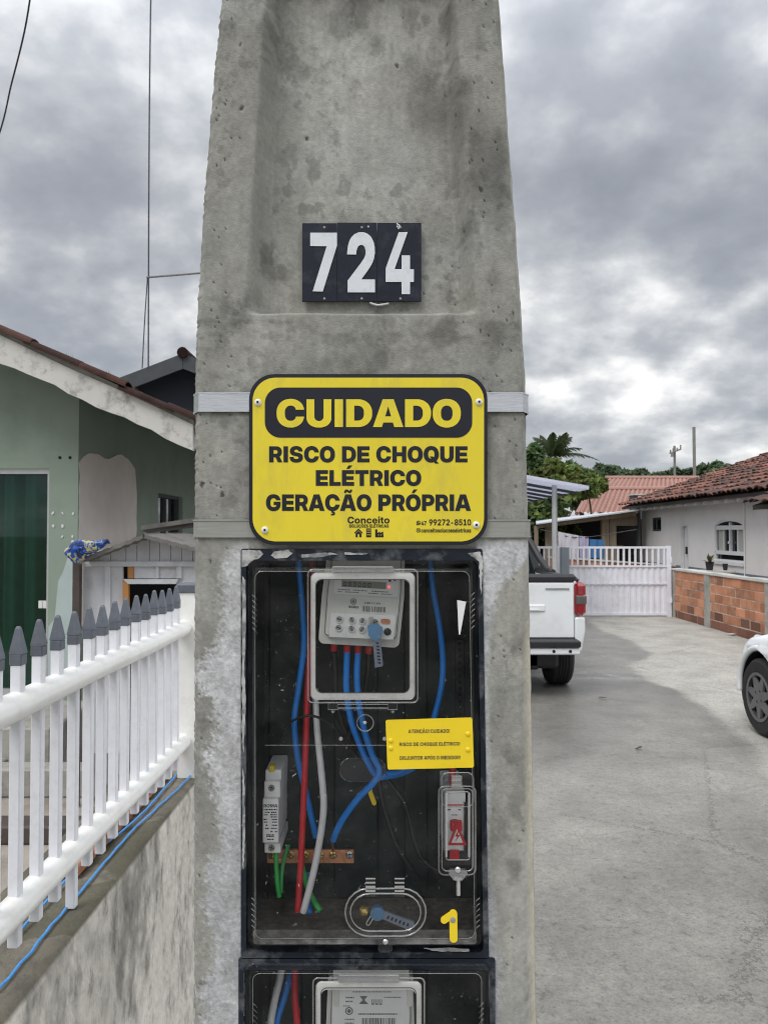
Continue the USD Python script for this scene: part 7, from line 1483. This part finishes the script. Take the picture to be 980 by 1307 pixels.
# white car at the right edge
CX0 = 2.725
car = thing('white_car', 'white hatchback cut off by the right edge, one wheel with a grey seven-spoke cover', 'car', (CX0 + .8, 4.2, 0))
wcy = 5.66
cb = hull_of([(CX0 + .10, 2.6, .36), (CX0 + .10, 5.95, .36), (CX0 + .38, 6.28, .38), (CX0 + .8, 6.38, .38), (CX0 + 1.2, 6.28, .38), (CX0 + 1.5, 5.95, .36), (CX0 + 1.5, 2.6, .36),
              (CX0 + .09, 2.6, .62), (CX0 + .085, 5.60, .62), (CX0 + .22, 6.10, .56), (CX0 + .8, 6.30, .54), (CX0 + 1.38, 6.10, .56), (CX0 + 1.51, 5.60, .62), (CX0 + 1.51, 2.6, .62)], .09)
hood = hull_of([(CX0 + .085, 2.6, .69), (CX0 + .085, 5.45, .69), (CX0 + .12, 5.88, .62), (CX0 + .8, 6.12, .60), (CX0 + 1.38, 5.80, .60), (CX0 + 1.48, 5.25, .66), (CX0 + 1.48, 2.6, .66), (CX0 + .13, 2.6, .765), (CX0 + .14, 5.40, .735), (CX0 + .20, 5.0, .77), (CX0 + 1.38, 5.0, .77), (CX0 + 1.38, 2.6, .77), (CX0 + .8, 5.3, .77)], .075)
cbody = cb + hood
for sx in (CX0 + .06, CX0 + 1.54):
    for cy2 in (wcy, 3.25):
        cbody = cbody - m3.Manifold.cylinder(.42, .325, .325, 48, True).rotate([0, 90, 0]).translate([sx, cy2, .31])
obj('body', cbody, M['car_white'], car, smooth=30)
for cy2 in (wcy, 3.25):
    an = np.radians(np.linspace(-8, 188, 40))
    arcp = np.column_stack([np.full(40, CX0 + .035), cy2 + .328 * np.cos(an), .31 + .328 * np.sin(an)])
    obj('arch_flare', tube(arcp, .022, 10, smoothp=False), M['car_white'], car, smooth=True)
    for side, xx in ((-1, CX0 + .10), (1, CX0 + 1.50)): wheel(car, np.array([xx, cy2, .283]), .283, .17, side, 7)
    lin = Point(cy2, .31).buffer(.3245, 24).difference(Point(cy2, .31).buffer(.306, 24)).difference(sbox(cy2 - .5, -.2, cy2 + .5, .2))
    obj('arch_liner', flat(lin, 'x', CX0 + .045, .24), M['trim'], car)
    obj('wheel_housing', tube([(CX0 + .28, cy2, .33), (CX0 + .30, cy2, .33)], .34, 30, smoothp=False), M['trim'], car)
cabn = m3.Manifold.hull_points([[float(q) for q in p] for p in [(CX0 + .12, 2.4, .80), (CX0 + 1.48, 2.4, .80), (CX0 + .12, 4.9, .80), (CX0 + 1.48, 4.9, .80), (CX0 + .30, 2.5, 1.38), (CX0 + 1.30, 2.5, 1.38), (CX0 + .30, 4.1, 1.38), (CX0 + 1.30, 4.1, 1.38)]])
obj('cabin_glass', cabn, M['dark_glass'], car)
obj('roof', cbox((CX0 + .28, 2.4, 1.382), (CX0 + 1.32, 4.12, 1.42), .015), M['car_white'], car)
obj('headlamp', hull_of([(CX0 + .24, 6.16, .56), (CX0 + .42, 6.26, .56), (CX0 + .24, 6.10, .64)], .045), M['clear'], car, smooth=True)

# ------------------------------------------------------------------ small things on the driveway
def scrap(name, label, cat, px, py_, w, l, mat, rot=0, lift=.012):
    c = ground_at(px, py_)
    g = affinity.rotate(sbox(-w / 2, -l / 2, w / 2, l / 2), rot)
    m_ = flat(g, 'z', 0, .004); v = np.array(m_.vertices); v[:, 2] += lift * np.abs(np.sin(v[:, 0] * 40 + 1)) + .010; m_.vertices = v + [c[0], c[1], 0]
    obj(name, m_, M[mat], None, label, cat)
scrap('litter', 'scrap of white paper at the foot of the brick wall', 'litter', 935, 811, .13, .10, 'white_plastic', 20)
scrap('dead_leaf', 'dark fallen leaf lying on the wet concrete behind the pickup', 'leaf', 769, 893, .02, .07, 'brown_post', 40)
scrap('dead_leaf', 'small dark fallen leaf in the middle of the driveway', 'leaf', 815, 958, .018, .05, 'brown_post', -60)
